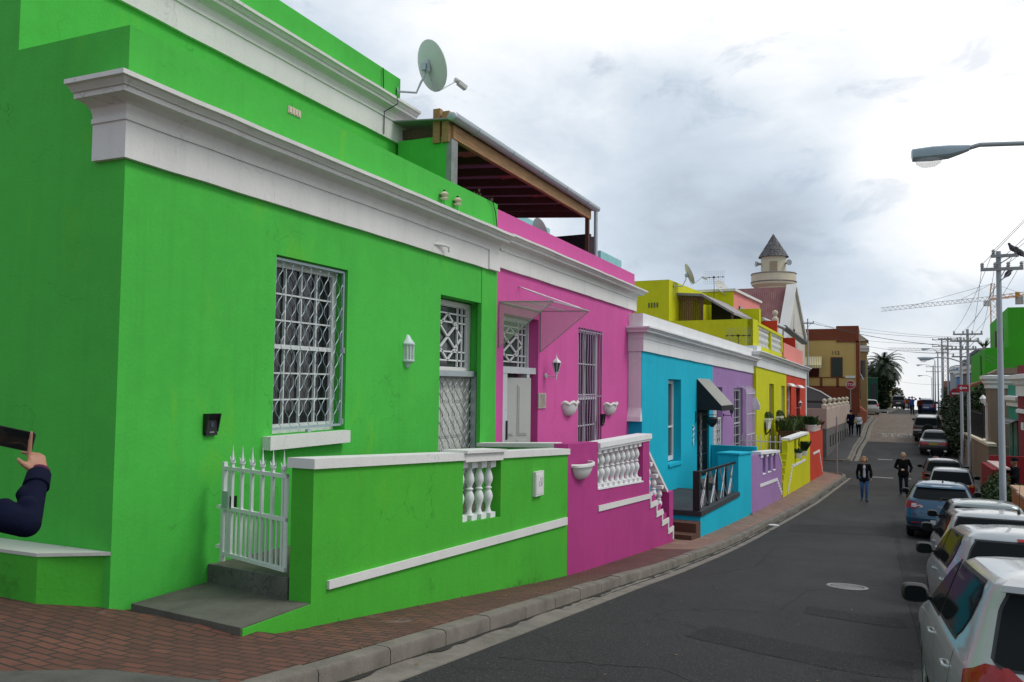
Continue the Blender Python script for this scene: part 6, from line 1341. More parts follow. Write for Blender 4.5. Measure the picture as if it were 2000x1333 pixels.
make_car('off_road_car', 'black car with red lamps parked on the hilltop past the green wall', Car(SUV, .14, .03), DARKP, (3.1, 116.5), R(0), (-1.25, 1.3), .36, [[(1.16,-1.6,-.2),(1.6,-1.5,-.2)],[(1.16,-.12,.7),(1.6,-.12,.2)]], [(1.18,.58),(1.22,.66),(1.62,.56)], [('tail_lamp', LAMPR, [(.75,.6,-1.85),(1.05,.6,-1.85)])], belt=1.14, mirrors=(.75,1.2), plate=('', PLATE, 0), plate_z=.8)
make_car('hatchback_car', 'small silver car just showing over the hilltop beyond the black one', Car(T2, .2), SILV, (4.6, 130), R(-2), (-1.2, 1.24), .30, SG2, [(1.03,.60),(1.05,.68),(1.32,.6)], [('tail_lamp', LAMPR, [(.66,.56,-1.62),(.95,.56,-1.62)])], belt=1.02, mirrors=None, wiper=False)
# motor scooter between the black hatchback and the old sedan
t = thing('motor_scooter', (2.95, 46.2, road_z(2.95, 46.2)), 'dark motor scooter with a windshield parked before the old sedan', 'scooter', None, R(-6))
mb = MB(); 
for y in (-.62, .62):
    mb = MB(); mb.grid([[Vector((xx, y+r*math.cos(a), .25+r*math.sin(a))) for a in [2*math.pi*k/20 for k in range(20)]] for xx, r in ((-.05,.13),(-.06,.2),(-.03,.25),(.03,.25),(.06,.2),(.05,.13))], True); mb.build('wheel', TYRE, t, local=True, smooth=40)
mb = MB(); mb.hexa([(-.15,-.75,.35),(.15,-.75,.35),(.12,.0,.3),(-.12,.0,.3),(-.12,-.8,.78),(.12,-.8,.78),(.10,-.02,.74),(-.10,-.02,.74)]); mb.hexa([(-.14,-.02,.22),(.14,-.02,.22),(.14,.4,.22),(-.14,.4,.22),(-.14,-.02,.32),(.14,-.02,.32),(.14,.4,.32),(-.14,.4,.32)]); mb.hexa([(-.22,.36,.25),(.22,.36,.25),(.12,.55,.35),(-.12,.55,.35),(-.17,.34,1.0),(.17,.34,1.0),(.08,.46,.98),(-.08,.46,.98)]); mb.build('body', DARKP, t, local=True)
mb = MB(); mb.ball((0,-.4,.82), (.15,.38,.07)); mb.build('seat', TRIM, t, local=True, smooth=60)
mb = MB(); mb.ball((0,-.85,1.0), (.19,.17,.16)); mb.build('top_box', flat('red_dark', (.12,.01,.015), .4), t, local=True, smooth=60)
mb = MB(); mb.tube([(-.34,.30,1.08),(-.1,.38,1.02),(.1,.38,1.02),(.34,.30,1.08)], .018, 6); mb.tube([(0,.38,1.02),(0,.55,.5),(0,.62,.25)], .03, 6); mb.build('handlebar', BLACKM, t, local=True)
for sg in (-1, 1): mb = MB(); mb.tube([(sg*.25,.34,1.06),(sg*.36,.30,1.28)], .008, 5); mb.ball((sg*.37,.3,1.32), (.075,.02,.05)); mb.build('mirror', RIM, t, local=True, smooth=60)
mb = MB(); mb.grid([[Vector((x*k, .42-.1*k*(z-1), z)) for x in (-.2,-.1,0,.1,.2)] for z, k in ((1.0,1),(1.2,1),(1.38,.7))]); mb.build('windshield', CGLASS, t, local=True)
# ------------------------------------------------------------------ across the side street: grey wall, mosque, corner house
GREYW = plaster('grey_wall_paint', (.15,.145,.14), dirt=.3, stain=(.22,.2,.18)); PINKW = plaster('faded_pink_paint', (.47,.36,.31), dirt=.25)
def qz(z0, z1, P, Q, thick, mb, za=None, zb=None):
    """upright slab between two plan points"""
    p, q = Vector((*P, 0)), Vector((*Q, 0)); n = Vector((-(q-p).y, (q-p).x, 0)).normalized()*thick; za = z1 if za is None else za
    mb.hexa([p+Vector((0,0,z0)), q+Vector((0,0,z0)), q+n+Vector((0,0,z0)), p+n+Vector((0,0,z0)), p+Vector((0,0,za)), q+Vector((0,0,z1)), q+n+Vector((0,0,z1)), p+n+Vector((0,0,za))])
t = thing('boundary_wall', (-2.5, 51, -4.4), 'grey and faded pink boundary wall with ball finials at the crossing', 'wall')
mb = MB(); qz(-5, -2.5, (-2.48,52.3), (-1.5,66), .25, mb); qz(-5, -2.5, (-9,52.6), (-2.5,52.3), .25, mb); mb.build('lower_wall', GREYW, t)
mb = MB(); qz(-2.5, -1.25, (-2.46,52.28), (-1.48,66), .3, mb, -1.3); qz(-2.5, -1.3, (-9,52.55), (-2.48,52.28), .3, mb, -1.3); mb.build('upper_wall', PINKW, t)
fin = None
for k in range(6):
    y = 52.5+k*2.55; x = -2.6+(y-52.3)*.0715
    mb = MB(); mb.box((0,0,-.2), (.3,.34,.4)); mb.lathe([(.17,.0),(.17,.04),(.08,.08),(.055,.15),(.09,.18),(.125,.24),(.13,.30),(.10,.37),(.02,.41)], 12)
    if fin is None: fin = mb.build('finial', CREAM, t, loc=Vector((x,y,-1.12+.0*k))-t.location, local=True, smooth=40)
    else: again(fin, Vector((x,y,-1.12+.0*k))-t.location, t)
mb = MB()
for k in range(8): y = 54+k*1.4; x = -2.44+(y-52.3)*.0715; mb.box((x,y,-3.3), (.04,.12,.7))
mb.fbox(Frame(-9,52.55,88), 0, 6.3, -.05, .0, -.98, -.84); mb.build('slots', flat('slot_dark', (.03,.03,.03), .8), t)
t = thing('sloped_wall', (-4, 60, -3), 'taller dark grey wall with a sloping pale top behind the finials', 'wall')
mb = MB(); mb.prism([(-9,58,-4),(-2.25,58,-4),(-2.25,58,-.9),(-3.1,58,-.35),(-4.0,58,.0),(-9,58,.1)], (0,.4,0)); mb.build('wall', GREYW, t)
mb = MB(); mb.prism([(-9,57.95,.1),(-4.0,57.95,.0),(-3.1,57.95,-.35),(-2.25,57.95,-.9),(-2.25,57.95,-.84),(-3.1,57.95,-.28),(-4.0,57.95,.07),(-9,57.95,.17)], (0,.5,0)); mb.build('coping', WHITE2, t)
# mosque with its round tower
t = thing('mosque', (-7, 68, -2), 'cream mosque with a round tower, slate cone and rusty red roof', 'mosque')
tc_ = atd(1511, 580, 68); tx, ty = tc_.x, tc_.y; kz = 68/1600
def tz(py): return (757-py)*kz
mb = MB(); mb.lathe([(1.47,-3),(1.47,tz(566)),(1.78,tz(560)),(1.80,tz(553)),(1.55,tz(552.9))], 40, (tx,ty,0)); mb.lathe([(1.0,tz(545)),(1.0,tz(502))], 36, (tx,ty,0)); mb.lathe([(1.79,tz(554)),(1.79,tz(539)),(1.62,tz(539)),(1.62,tz(554))], 40, (tx,ty,0)); mb.build('tower', CREAM, t, smooth=30)
mb = MB(); mb.lathe([(1.80,tz(540)),(1.84,tz(539)),(1.80,tz(537.6)),(1.6,tz(538))], 40, (tx,ty,0), False); mb.lathe([(1.80,tz(556)),(1.86,tz(555)),(1.8,tz(553.5))], 40, (tx,ty,0), False); mb.build('balcony_rim', concrete('rim_grey', (.22,.20,.18)), t, smooth=30)
SL = pavers('slate_tiles', (.12,.115,.12), (.075,.075,.085), (.02,.02,.02), .32, .20, 0, .03, 1.0)
mb = MB()
z0, z1 = tz(505), tz(459); nrow = 11
for k in range(nrow):
    r0, r1 = 1.19*(1-k/nrow), 1.19*(1-(k+1)/nrow); a0, a1 = z0+(z1-z0)*k/nrow, z0+(z1-z0)*(k+1)/nrow; n = max(8, int(28*(1-k/nrow)))
    for j in range(n):
        b0_, b1_ = 2*math.pi*(j+(k%2)*.5)/n, 2*math.pi*(j+.93+(k%2)*.5)/n; r_ = r0+.03*random.random()+.03
        mb.poly([(tx+r_*math.cos(b0_), ty+r_*math.sin(b0_), a0-.02), (tx+r_*math.cos(b1_), ty+r_*math.sin(b1_), a0-.02), (tx+max(.01,r1)*math.cos(b1_), ty+max(.01,r1)*math.sin(b1_), a1+.02), (tx+max(.01,r1)*math.cos(b0_), ty+max(.01,r1)*math.sin(b0_), a1+.02)])
mb.lathe([(1.15,z0-.02),(.01,z1)], 28, (tx,ty,0)); m_, t_, b_ = nodes('slate'); _v = coords(t_, 3); ln(t_, ramp(t_, noise(t_, _v, 1.4, 3, .6), [(.3,(.045,.045,.05)),(.5,(.10,.095,.10)),(.7,(.19,.17,.165))]), b_.inputs['Base Color']); b_.inputs['Roughness'].default_value = .8
mb.build('cone_roof', m_, t)
dirc = Vector((-tx, -ty, 0)).normalized()
rt = Vector((dirc.y, -dirc.x, 0))*-1
for r_, za, zb in ((1.0, 516, 537), (1.47, 573, 590)):
    c = Vector((tx,ty,0))+dirc*(r_-.05); mb = MB(); mb.hexa([c-rt*.30+Vector((0,0,tz(zb))), c+rt*.30+Vector((0,0,tz(zb))), c+rt*.30+dirc*.09+Vector((0,0,tz(zb))), c-rt*.30+dirc*.09+Vector((0,0,tz(zb))), c-rt*.30+Vector((0,0,tz(za))), c+rt*.30+Vector((0,0,tz(za))), c+rt*.30+dirc*.09+Vector((0,0,tz(za))), c-rt*.30+dirc*.09+Vector((0,0,tz(za)))]); mb.build('blind_window', plaster('tan_panel', (.36,.29,.20)), t)
for q in (-1, 1):
    s_ = thing('loudspeaker', Vector((tx,ty,tz(518)))+rt*q*1.0, ('left' if q < 0 else 'right')+' grey horn loudspeaker on the mosque tower', 'loudspeaker', 'horns on the mosque tower'); c = Vector((tx,ty,tz(518)))+rt*q*1.05+dirc*(.35 if q > 0 else .1); d = (rt*q*(.5 if q > 0 else 1)+dirc*(1 if q > 0 else .35)).normalized()
    mb = MB(); mb.tube([c-d*.15, c+d*.05, c+d*.25, c+d*.38], [.09,.10,.17,.25], 14); mb.build('horn', flat('horn_grey', (.32,.33,.33), .5), s_, smooth=50); mb = MB(); mb.tube([Vector((tx,ty,tz(520)))+rt*q*.95, c-d*.1], .03, 6); mb.build('bracket', BLACKM, s_)
ga, gp, gb = atd(1525, 690, 58), atd(1551, 560, 62), atd(1572, 668, 66); ga.z = 1.9; gb.z = 3.6
ea = Vector((ga.x, ga.y, ga.z)); back = Vector((-9.5, -3.2, 0))
mb = MB(); mb.poly([(ga.x,ga.y,-3),(gb.x,gb.y,-3),gb,gp,ga]); mb.build('gable_wall', plaster('mosque_white', (.60,.57,.50), dirt=.2), t)
mb = MB(); nrm_ = Vector((gb.y-ga.y, -(gb.x-ga.x), 0)).normalized()
for a, b in ((ga+Vector((0,0,-.3)), gp), (gp, gb)): 
    d = (b-a).normalized(); up = nrm_.cross(d) if nrm_.cross(d).z > 0 else -nrm_.cross(d); mb.hexa([a-nrm_*.5, a+nrm_*.18, b+nrm_*.18, b-nrm_*.5, a-nrm_*.5+up*.28, a+nrm_*.18+up*.28, b+nrm_*.18+up*.28, b-nrm_*.5+up*.28])
mb.build('raking_coping', WHITE2, t)
mb = MB(); c = (ga+gb)/2+nrm_*.02; c.z = 4.9; d = (gb-ga); d.z = 0; d.normalize()
mb.hexa([c-d*.35+Vector((0,0,-1.3)), c+d*.35+Vector((0,0,-1.3)), c+d*.35+nrm_*.04+Vector((0,0,-1.3)), c-d*.35+nrm_*.04+Vector((0,0,-1.3)), c-d*.2+Vector((0,0,.7)), c+d*.2+Vector((0,0,.7)), c+d*.2+nrm_*.04+Vector((0,0,.7)), c-d*.2+nrm_*.04+Vector((0,0,.7))]); mb.build('gable_window', SHADEGLASS, t)
mb = MB(); e = Vector((-14, 1.2, 0)); mb.prism([gp-nrm_*.4, ga-nrm_*.4+Vector((0,0,-.5)), ga-nrm_*.4+Vector((0,0,-.6)), gp-nrm_*.4+Vector((0,0,-.1))], e); mb.prism([gp-nrm_*.4, gb-nrm_*.4, gb-nrm_*.4+Vector((0,0,-.1)), gp-nrm_*.4+Vector((0,0,-.1))], e); mb.build('roof', ribbed('rusty_roof', (.20,.075,.075), 'X', .15, .75, (.32,.17,.15), .7), t)
mb = MB(); mb.poly([(ga.x-.5,ga.y,-3),(ga.x-.5,ga.y,1.4),(ga.x-14,ga.y+1.2,1.4),(ga.x-14,ga.y+1.2,-3)]); mb.build('side_wall', plaster('mosque_white'), t)
pa, pb = atd(1528, 637, 55), atd(1573, 672, 63); mb = MB(); mb.bar(pa, pb, .5, .10); mb.build('porch_roof', flat('porch_grey', (.10,.11,.12), .5), t)
fp = atd(1514, 612, 54); mb = MB(); mb.lathe([(.22,-3.0),(.22,0),(.15,.04),(.10,.12),(.10,.17),(.165,.26),(.19,.37),(.15,.48),(.03,.54)], 14, (fp.x, fp.y, fp.z-.35)); mb.build('ball_finial', CREAM, t, smooth=40)

# yellow and brown corner house
YB = plaster('ochre_paint', (.55,.38,.14), dirt=.2); BR = plaster('brick_brown_paint', (.20,.055,.028), dirt=.2)
t = thing('corner_house', (-3, 72, -2.8), 'ochre corner house with brown bands and a striped window awning', 'house')
CY = 71.6
def cxz(px, py): r = ray(px, py); k = CY/r.y; return r.x*k, r.z*k
x0, _ = cxz(1566, 700); xs, _ = cxz(1633, 640); x1, _ = cxz(1677, 640); zt1 = cxz(1655, 637)[1]; zt0 = cxz(1600, 643)[1]; zb0 = cxz(1600, 665)[1]; zb1 = cxz(1650, 669)[1]; zl = cxz(1630, 737)[1]; zp = cxz(1630, 754)[1]
mb = MB()
def cb(mb, xa, xb, z0, z1, o=0, d=6): mb.hexa([(xa,CY-o,z0),(xb,CY-o,z0),(xb,CY+d,z0),(xa,CY+d,z0),(xa,CY-o,z1),(xb,CY-o,z1),(xb,CY+d,z1),(xa,CY+d,z1)])
cb(mb, x0, x1-.06, zp-.3, zb0); cb(mb, xs, x1-.06, zb0-.3, zb0-.01, -.004); mb.build('wall', YB, t)
mb = MB(); cb(mb, x0-.05, xs, zb0, zt0, .06); cb(mb, xs, x1, zb1, zt1, .07); cb(mb, x0-.3, x1+.02, -5, zp-.02, .05); cb(mb, x1-.22, x1+.04, zp-.4, zb1+.1, .07)
for px in (1572, 1604, 1636): xx = cxz(px, 745)[0]; cb(mb, xx-.1, xx+.1, zp-.1, zl, .05, .1)
cb(mb, x0-.05, x1-.2, zl-.06, zl, .055, .1); mb.build('brown_bands', BR, t)
mb = MB(); (dx0, dz1), (dx1, dz0) = cxz(1622, 698), cxz(1646, 737); cb(mb, dx0, dx1, dz0+.01, dz1, .05, .2); mb.build('shutter_frame', BR, t)
mb = MB(); cb(mb, dx0+.12, dx1-.03, dz0+.03, dz1-.06, .075, .2)
mb.build('shutter', flat('dark_green_shutter', (.015,.03,.022), .5), t)
mb = MB(); (dx0, dz1), (dx1, dz0) = cxz(1577, 715), cxz(1600, 737); cb(mb, dx0, dx1, dz0+.02, dz1, .03, .2); mb.build('window', GLASS, t)
(ax0, az1), (ax1, az0) = cxz(1568, 698), cxz(1605, 715)
for mat, ph_, nm in ((flat('awning_yellow', (.55,.40,.06), .6), 0, 'awning_panel'), (flat('awning_cream', (.74,.72,.62), .6), 1, 'awning_stripe')):
    mb = MB(); n = 22
    for k in range(ph_, n, 2):
        a, b = ax0+(ax1-ax0)*k/n, ax0+(ax1-ax0)*(k+1)/n; mb.hexa([(a,CY-.06,az1),(b,CY-.06,az1),(b,CY-.8,az0),(a,CY-.8,az0),(a,CY-.06,az1+.05),(b,CY-.06,az1+.05),(b,CY-.8,az0+.05),(a,CY-.8,az0+.05)])
        mb.hexa([(a,CY-.82,az0-.2),(b,CY-.82,az0-.2),(b,CY-.79,az0-.2),(a,CY-.79,az0-.2),(a,CY-.82,az0+.04),(b,CY-.82,az0+.04),(b,CY-.79,az0+.04),(a,CY-.79,az0+.04)])
    mb.build(nm, mat, t)
nx, nz = cxz(1632, 690); textmesh('house_number', '112', .42, BLACKM, t, Matrix.Translation(Vector((nx, CY-.02, nz))-t.location) @ Matrix(((1,0,0,0),(0,0,-1,0),(0,1,0,0),(0,0,0,1))), .01)
mb = MB(); mb.hexa([(x1+.1,72.5,1.0),(x1+.28,73.5,.6),(x1+.28,76,.6),(x1+.1,76,1.0),(x1+.1,72.5,1.1),(x1+.3,73.5,.72),(x1+.3,76,.72),(x1+.1,76,1.1)]); mb.build('side_hood', GALV, t)
mb = MB(); mb.box((x1+.03,74.8,-.2), (.08,1.6,1.6)); mb.build('side_window', SHADEGLASS, t)
mb = MB(); mb.hexa([(x1+.02,71.5,-5),(x1+.5,72.4,-5),(x1+.5,77,-5),(x1+.02,77,-5),(x1+.02,71.5,-1.6),(x1+.5,72.4,-2.0),(x1+.5,77,-2.0),(x1+.02,77,-1.6)]); mb.build('side_buttress', BR, t)
def plain_house(name, label, x0, x1, y0, y1, z0, z1, mat, wins=(), trim=None, cornice=None):
    t = thing(name, ((x0+x1)/2, y0, z0), label, 'house'); mb = MB(); mb.hexa([(x0,y0,z0),(x1,y0,z0),(x1,y1,z0),(x0,y1,z0),(x0,y0,z1),(x1,y0,z1),(x1,y1,z1),(x0,y1,z1)]); mb.build('wall', mat, t)
    if cornice: 
        mb = MB(); zc, h, o = cornice
        P = [(x0,y1,zc),(x0,y0,zc),(x1,y0,zc)] if x0 > 0 else [(x0,y0,zc),(x1,y0,zc),(x1,y1,zc)]
        mb.sweep(P, [(0,0),(o*.5,.0),(o*.5,h*.4),(o,h*.55),(o,h),(0,h*1.1)]); mb.build('cornice', WHITE2, t)
    for nm, face, a, b, c, d, m in wins:   # face: f = facing us, s = street side
        mb = MB()
        if face == 'f': mb.box(((a+b)/2, y0, (c+d)/2), (b-a, .08, d-c))
        else: xs_ = x1 if x0 < 0 else x0; mb.box((xs_, (a+b)/2, (c+d)/2), (.08, b-a, d-c))
        mb.build(nm, m, t)
    return t
TANB = plaster('tan_gable_paint', (.34,.24,.11)); DGREEN = plaster('dark_green_paint', (.022,.085,.05)); DKG = glass('far_glass', (.02,.025,.03), .1)
plain_house('ochre_house', 'tan house with a hipped roof behind the ochre corner house', -2.5, -.35, 80, 88, -4, 4.2, TANB, [('window','f',-.9,-.5,.9,2.4,DKG)], None, (3.2,.5,.2))
tr = COL.objects['ochre_house']; mb = MB(); mb.poly([(-2.6,79.8,4.2),(-.2,79.8,4.2),(-1.2,84,5.2)]); mb.poly([(-.2,79.8,4.2),(-.2,88.2,4.2),(-1.2,84,5.2)]); mb.poly([(-2.6,79.8,4.2),(-1.2,84,5.2),(-2.6,88.2,4.2)]); mb.build('roof', flat('old_roof_brown', (.10,.06,.04), .8), tr)
g = thing('green_wall', (-.3, 92.5, -2.6), 'dark green flat walled building behind the white hatchback', 'building'); mb = MB(); mb.hexa([(-1.3,94,-3),(.62,94,-3),(.62,103,-3),(-1.3,103,-3),(-1.3,94,.95),(.62,94,.95),(.62,103,.95),(-1.3,103,.95)]); mb.build('wall', DGREEN, g); mb = MB(); mb.hexa([(-1.36,93.94,.95),(.68,93.94,.95),(.68,103,.95),(-1.36,103,.95),(-1.36,93.94,1.05),(.68,93.94,1.05),(.68,103,1.05),(-1.36,103,1.05)]); mb.build('coping', flat('coping_green', (.06,.16,.10), .6), g)
mb = MB(); mb.box((.2,93.97,-.9), (.5,.06,2.6)); mb.build('door', flat('dark_door'), g)
plain_house('white_house', 'white cottage with brown posts past the dark green building', .75, 1.75, 108, 116, -3, 1.0, WHITE2, [('door','f',1.35,1.62,-2.6,-.4,BR),('window','f',.85,1.15,-1.6,-.3,DKG)])
plain_house('ochre_house', 'small yellow cottage low on the far left of the hilltop', 1.6, 2.5, 122, 130, -3, .2, YB, [('window','f',1.8,2.1,-1.8,-.7,DKG)])
# ------------------------------------------------------------------ trees
BARK = wood('bark', (.12,.085,.06), (1,1,.15))
def leafcloud(mb, c, r, n, size, flatz=1.0, shell=.55):
    c = Vector(c)
    for _ in range(n):
        d = Vector((random.gauss(0,1), random.gauss(0,1), random.gauss(0,1))).normalized(); q = random.uniform(shell, 1.0)
        p = c+Vector((d.x*r[0]*q, d.y*r[1]*q, d.z*r[2]*q)); a = (d+Vector((random.gauss(0,.8), random.gauss(0,.8), random.gauss(0,.8)))).normalized(); b = a.cross(Vector((random.gauss(0,1), random.gauss(0,1), random.gauss(0,1)))).normalized(); s_ = size*random.uniform(.6,1.4)
        mb.poly([p-a*s_, p+b*s_*.45, p+a*s_, p-b*s_*.45])
def shrub(name, label, base, blobs, mat, n, size, trunk=None, cat='shrub', group=None):
    t = thing(name, base, label, cat, group); mb = MB(); tot = sum(r[0]*r[1]*r[2] for c, r in blobs)
    for c, r in blobs: leafcloud(mb, Vector(base)+Vector(c), r, max(30, int(n*r[0]*r[1]*r[2]/tot)), size)
    mb.build('foliage', mat, t); mb = MB(); b = Vector(base)
    for c, r in blobs: mb.tube([b+Vector((c[0]*.15, c[1]*.15, -.1)), b+Vector((c[0]*.6, c[1]*.6, c[2]*.55)), b+Vector(c)], [.06*(trunk or 1), .045*(trunk or 1), .015], 6)
    mb.build('stem', BARK, t); return t
t = thing('palm_tree', (1.6, 104, -2.6), 'date palm with drooping fronds behind the dark green building', 'palm tree'); mb = MB(); P = atd(1726,716,95); mb.tube([(P.x,P.y,-3), (P.x+.04,P.y,-1), P], [.32,.27,.22], 12); mb.build('trunk', BARK, t, smooth=60)
shrub('tree', 'dark bushy tree mass crowding the palm trunk', (P.x-.35,P.y-1.4,-2.6), [((0,0,2.0),(1.0,.9,1.2)),((.7,.2,3.2),(.9,.9,1.0)),((-.7,0,3.6),(.9,.9,1.0)),((.2,0,1.0),(1.0,.9,1.0))], leafmat('tree_leaf', (.024,.042,.016)), 3200, .16, 1.8, 'tree')
PALM = leafmat('palm_leaf', (.027,.044,.021)); 
for k in range(84):
    mb = MB(); az = k*2.399; el = 1.35-2.1*(k/84)**.85; L = random.uniform(2.2,3.0); d = Vector((math.cos(az)*math.cos(el), math.sin(az)*math.cos(el), math.sin(el))); pts = []; p = P.copy(); v = d.copy()
    for j in range(9): pts.append(p.copy()); p = p+v*L/8; v = (v+Vector((0,0,-.24))).normalized()
    mb.tube(pts, [.03*(1-j/10) for j in range(9)], 4)
    for j in range(1, 26):
        q = j/26*8; i = min(7, int(q)); c = pts[i].lerp(pts[i+1], q-i); tg = (pts[i+1]-pts[i]).normalized(); sd = tg.cross(Vector((0,0,1))).normalized()
        for sg in (-1, 1): l = .62*(1-.5*abs(j/26-.4)); e = c+sd*sg*l*.75+tg*l*.55+Vector((0,0,-.22*l)); n_ = tg*.06; mb.poly([c-n_, c+n_, e])
    mb.build('frond', PALM, t)
TREE = leafmat('tree_leaf', (.024,.042,.016)); HEDGE = leafmat('hedge_leaf', (.022,.038,.013)); SHR = leafmat('shrub_leaf', (.045,.075,.02))
shrub('tree', 'dark tree crowding the tan house on the far left corner', (-.55,106,-2.6), [((0,0,3.4),(1.0,1.2,1.6)),((.7,.3,2.3),(.8,1,1.2)),((-.3,.3,5.0),(.7,.8,1.0)),((.45,-.1,4.4),(.6,.7,.8))], TREE, 4200, .15, 2.2, 'tree')
shrub('tree', 'small green tree low beside the far white cottage', (3.3,128,-3), [((0,0,2.0),(.9,1,1.0)),((.7,.2,1.2),(.6,.8,.7)),((-.5,0,2.9),(.6,.6,.6))], TREE, 900, .16, 1.5, 'tree')
# ------------------------------------------------------------------ right-hand side of the street
BG = plaster('vivid_green_paint', (.05,.36,.02), dirt=.12)
def bx(mb, x0, x1, y0, y1, z0, z1, z1b=None): zb = z1 if z1b is None else z1b; mb.hexa([(x0,y0,z0),(x1,y0,z0),(x1,y1,z0),(x0,y1,z0),(x0,y0,z1),(x1,y0,z1),(x1,y1,zb),(x0,y1,zb)])
t = thing('green_building', (6.2, 56, -4.5), 'vivid green stepped building rising on the right of the street', 'building')
mb = MB(); bx(mb, 6.2, 16, 56, 63.4, -5, 2.44, 2.13); mb.build('lower_block', BG, t)
mb = MB(); bx(mb, 7.5, 16, 56.5, 64.6, 2.3, 4.86, 4.42); mb.build('upper_block', BG, t)
for y, z, h, w in ((58.8,3.35,.85,.6),(61.7,3.2,1.1,.55)): mb = MB(); mb.box((7.48,y,z), (.1,w,h)); mb.build('window', flat('slot_window', (.10,.07,.03), .7), t)
mb = MB(); mb.box((6.18,57.8,1.1), (.08,.6,1.9)); mb.build('green_panel', plaster('vivid_green_dark', (.03,.24,.02)), t)
for y, z in ((57.6,.3),(60.3,.12)): mb = MB(); mb.hexa([(5.55,y-1,z-.15),(6.2,y-1,z+.06),(6.2,y+1,z+.06),(5.55,y+1,z-.15),(5.55,y-1,z-.03),(6.2,y-1,z+.2),(6.2,y+1,z+.2),(5.55,y+1,z-.03)]); mb.build('tile_hood', flat('terracotta'), t)
t = thing('roof_plant', (6.8,61.6,2.2), 'spiky plant in a pot on the lower green roof', 'plant'); mb = MB(); mb.lathe([(.24,0),(.32,.5)], 12, (6.8,61.6,2.15)); mb.build('pot', flat('terracotta'), t); mb = MB()
for k in range(26): a = k*2.4; l = random.uniform(.6,1.1); b = Vector((6.8,61.6,2.6)); e = b+Vector((math.cos(a)*l*.7, math.sin(a)*l*.7, l*.8)); n_ = Vector((-math.sin(a), math.cos(a),0))*.06; mb.poly([b-n_, b+n_, e])
mb.build('leaves', SHR, t)
BT = plaster('brown_grey_paint', (.23,.165,.12), dirt=.25)
t = thing('brown_house', (5,42,-4.3), 'grey brown house front with a white moulded cornice on the right', 'house'); mb = MB(); bx(mb, 4.82, 11, 42, 43.4, -5, .67); mb.prism([(4.82,42,.67),(5.2,42,.88),(5.75,42,.95),(6.35,42,.73),(11,42,.73),(11,42,.6),(4.82,42,.6)], (0,1.4,0)); mb.build('wall', BT, t)
mb = MB(); mb.sweep([(4.82,43.35,.02),(4.82,42,.02),(6.1,42,.02)], [(0,0),(.06,0),(.06,.15),(.15,.24),(.15,.32),(.24,.42),(.24,.56),(0,.6)]); mb.build('cornice', WHITE2, t)
mb = MB(); mb.box((4.80,42.9,-1.9), (.12,.2,2.3)); mb.box((4.80,42.9,-3.05), (.2,.36,.17)); mb.box((4.79,42.9,-.71), (.17,.3,.12)); mb.build('white_column', WHITE, t)
mb = MB(); mb.box((5.06,41.98,-3.2), (.6,.05,1.1)); mb.build('niche', concrete('niche_dark', (.10,.10,.11)), t)
t = thing('tan_wall', (4.7,47,-4.3), 'tan garden wall with a pale coping below the hedge on the right', 'wall'); mb = MB(); mb.hexa([(4.55,40.5,-5),(4.8,40.5,-5),(5.1,54,-5),(4.85,54,-5),(4.55,40.5,-2.45),(4.8,40.5,-2.45),(5.1,54,-2.6),(4.85,54,-2.6)]); bx(mb, 4.55, 6.5, 40.3, 40.5, -5, -2.45); mb.build('wall', plaster('tan_paint', (.22,.17,.12), dirt=.3), t); mb = MB(); mb.hexa([(4.5,40.25,-2.45),(4.85,40.25,-2.45),(5.15,54,-2.6),(4.8,54,-2.6),(4.5,40.25,-2.33),(4.85,40.25,-2.33),(5.15,54,-2.5),(4.8,54,-2.5)]); mb.build('coping', CREAM, t)
t = thing('iron_fence', (5.2,54,-2.6), 'dark iron fence with a small white lantern by the vivid green building', 'fence'); mb = MB()
for k in range(28): mb.bar((4.98-k*.006,54.2-k*.35,-2.6), (4.98-k*.006,54.2-k*.35,-1.1), .035)
for z in (-2.5,-1.2): mb.bar((4.98,54.2,z), (4.82,44.8,z), .04)
mb.build('bars', BLACKM, t); mb = MB(); mb.lathe([(.04,0),(.10,.04),(.15,.24),(.18,.26),(.08,.4),(.02,.46)], 8, (5.3,48.8,-.78)); mb.build('lantern_head', WMET, t); mb = MB(); mb.tube([(5.3,48.8,-2.6),(5.3,48.8,-.78)], .045, 6); mb.build('lantern_post', BLACKM, t)
t = thing('teal_house', (5.2,36,-4.2), 'teal green house with white cornice and an arched door canopy', 'house'); TL = plaster('teal_paint', (.03,.26,.18)); mb = MB(); bx(mb, 5.14, 11, 35.9, 39.1, -5, .16); mb.build('wall', TL, t)
mb = MB(); mb.sweep([(5.14,39.05,-.68),(5.14,35.9,-.68),(6.5,35.9,-.68)], [(0,0),(.08,0),(.08,.14),(.22,.25),(.22,.38),(0,.42)]); mb.build('cornice', WHITE2, t)
for y in (37.0, 38.2): mb = MB(); mb.box((5.13,y,-2.4), (.06,.7,2.4)); mb.build('door', flat('teal_door', (.01,.10,.075), .4), t)
mb = MB()
for k in range(7): y = 36.2+k*.42; mb.bar((4.75,y,-1.30), (5.14,y,-1.2), .05)
mb.grid([[(4.72+.43*q, y, -1.33+.15*math.sin(math.pi*q*.6)) for q in (0,.2,.4,.6,.8,1)] for y in (36.0,38.9)]); mb.build('door_canopy', flat('canopy_grey', (.12,.13,.13), .5), t)
t = thing('maroon_house', (5,32.5,-4), 'dark red house with a heavy white cornice at the right edge', 'house'); MRN = plaster('maroon_wall_paint', (.20,.025,.035)); mb = MB(); bx(mb, 4.95, 11, 32.3, 35.3, -5, .86); mb.build('wall', MRN, t)
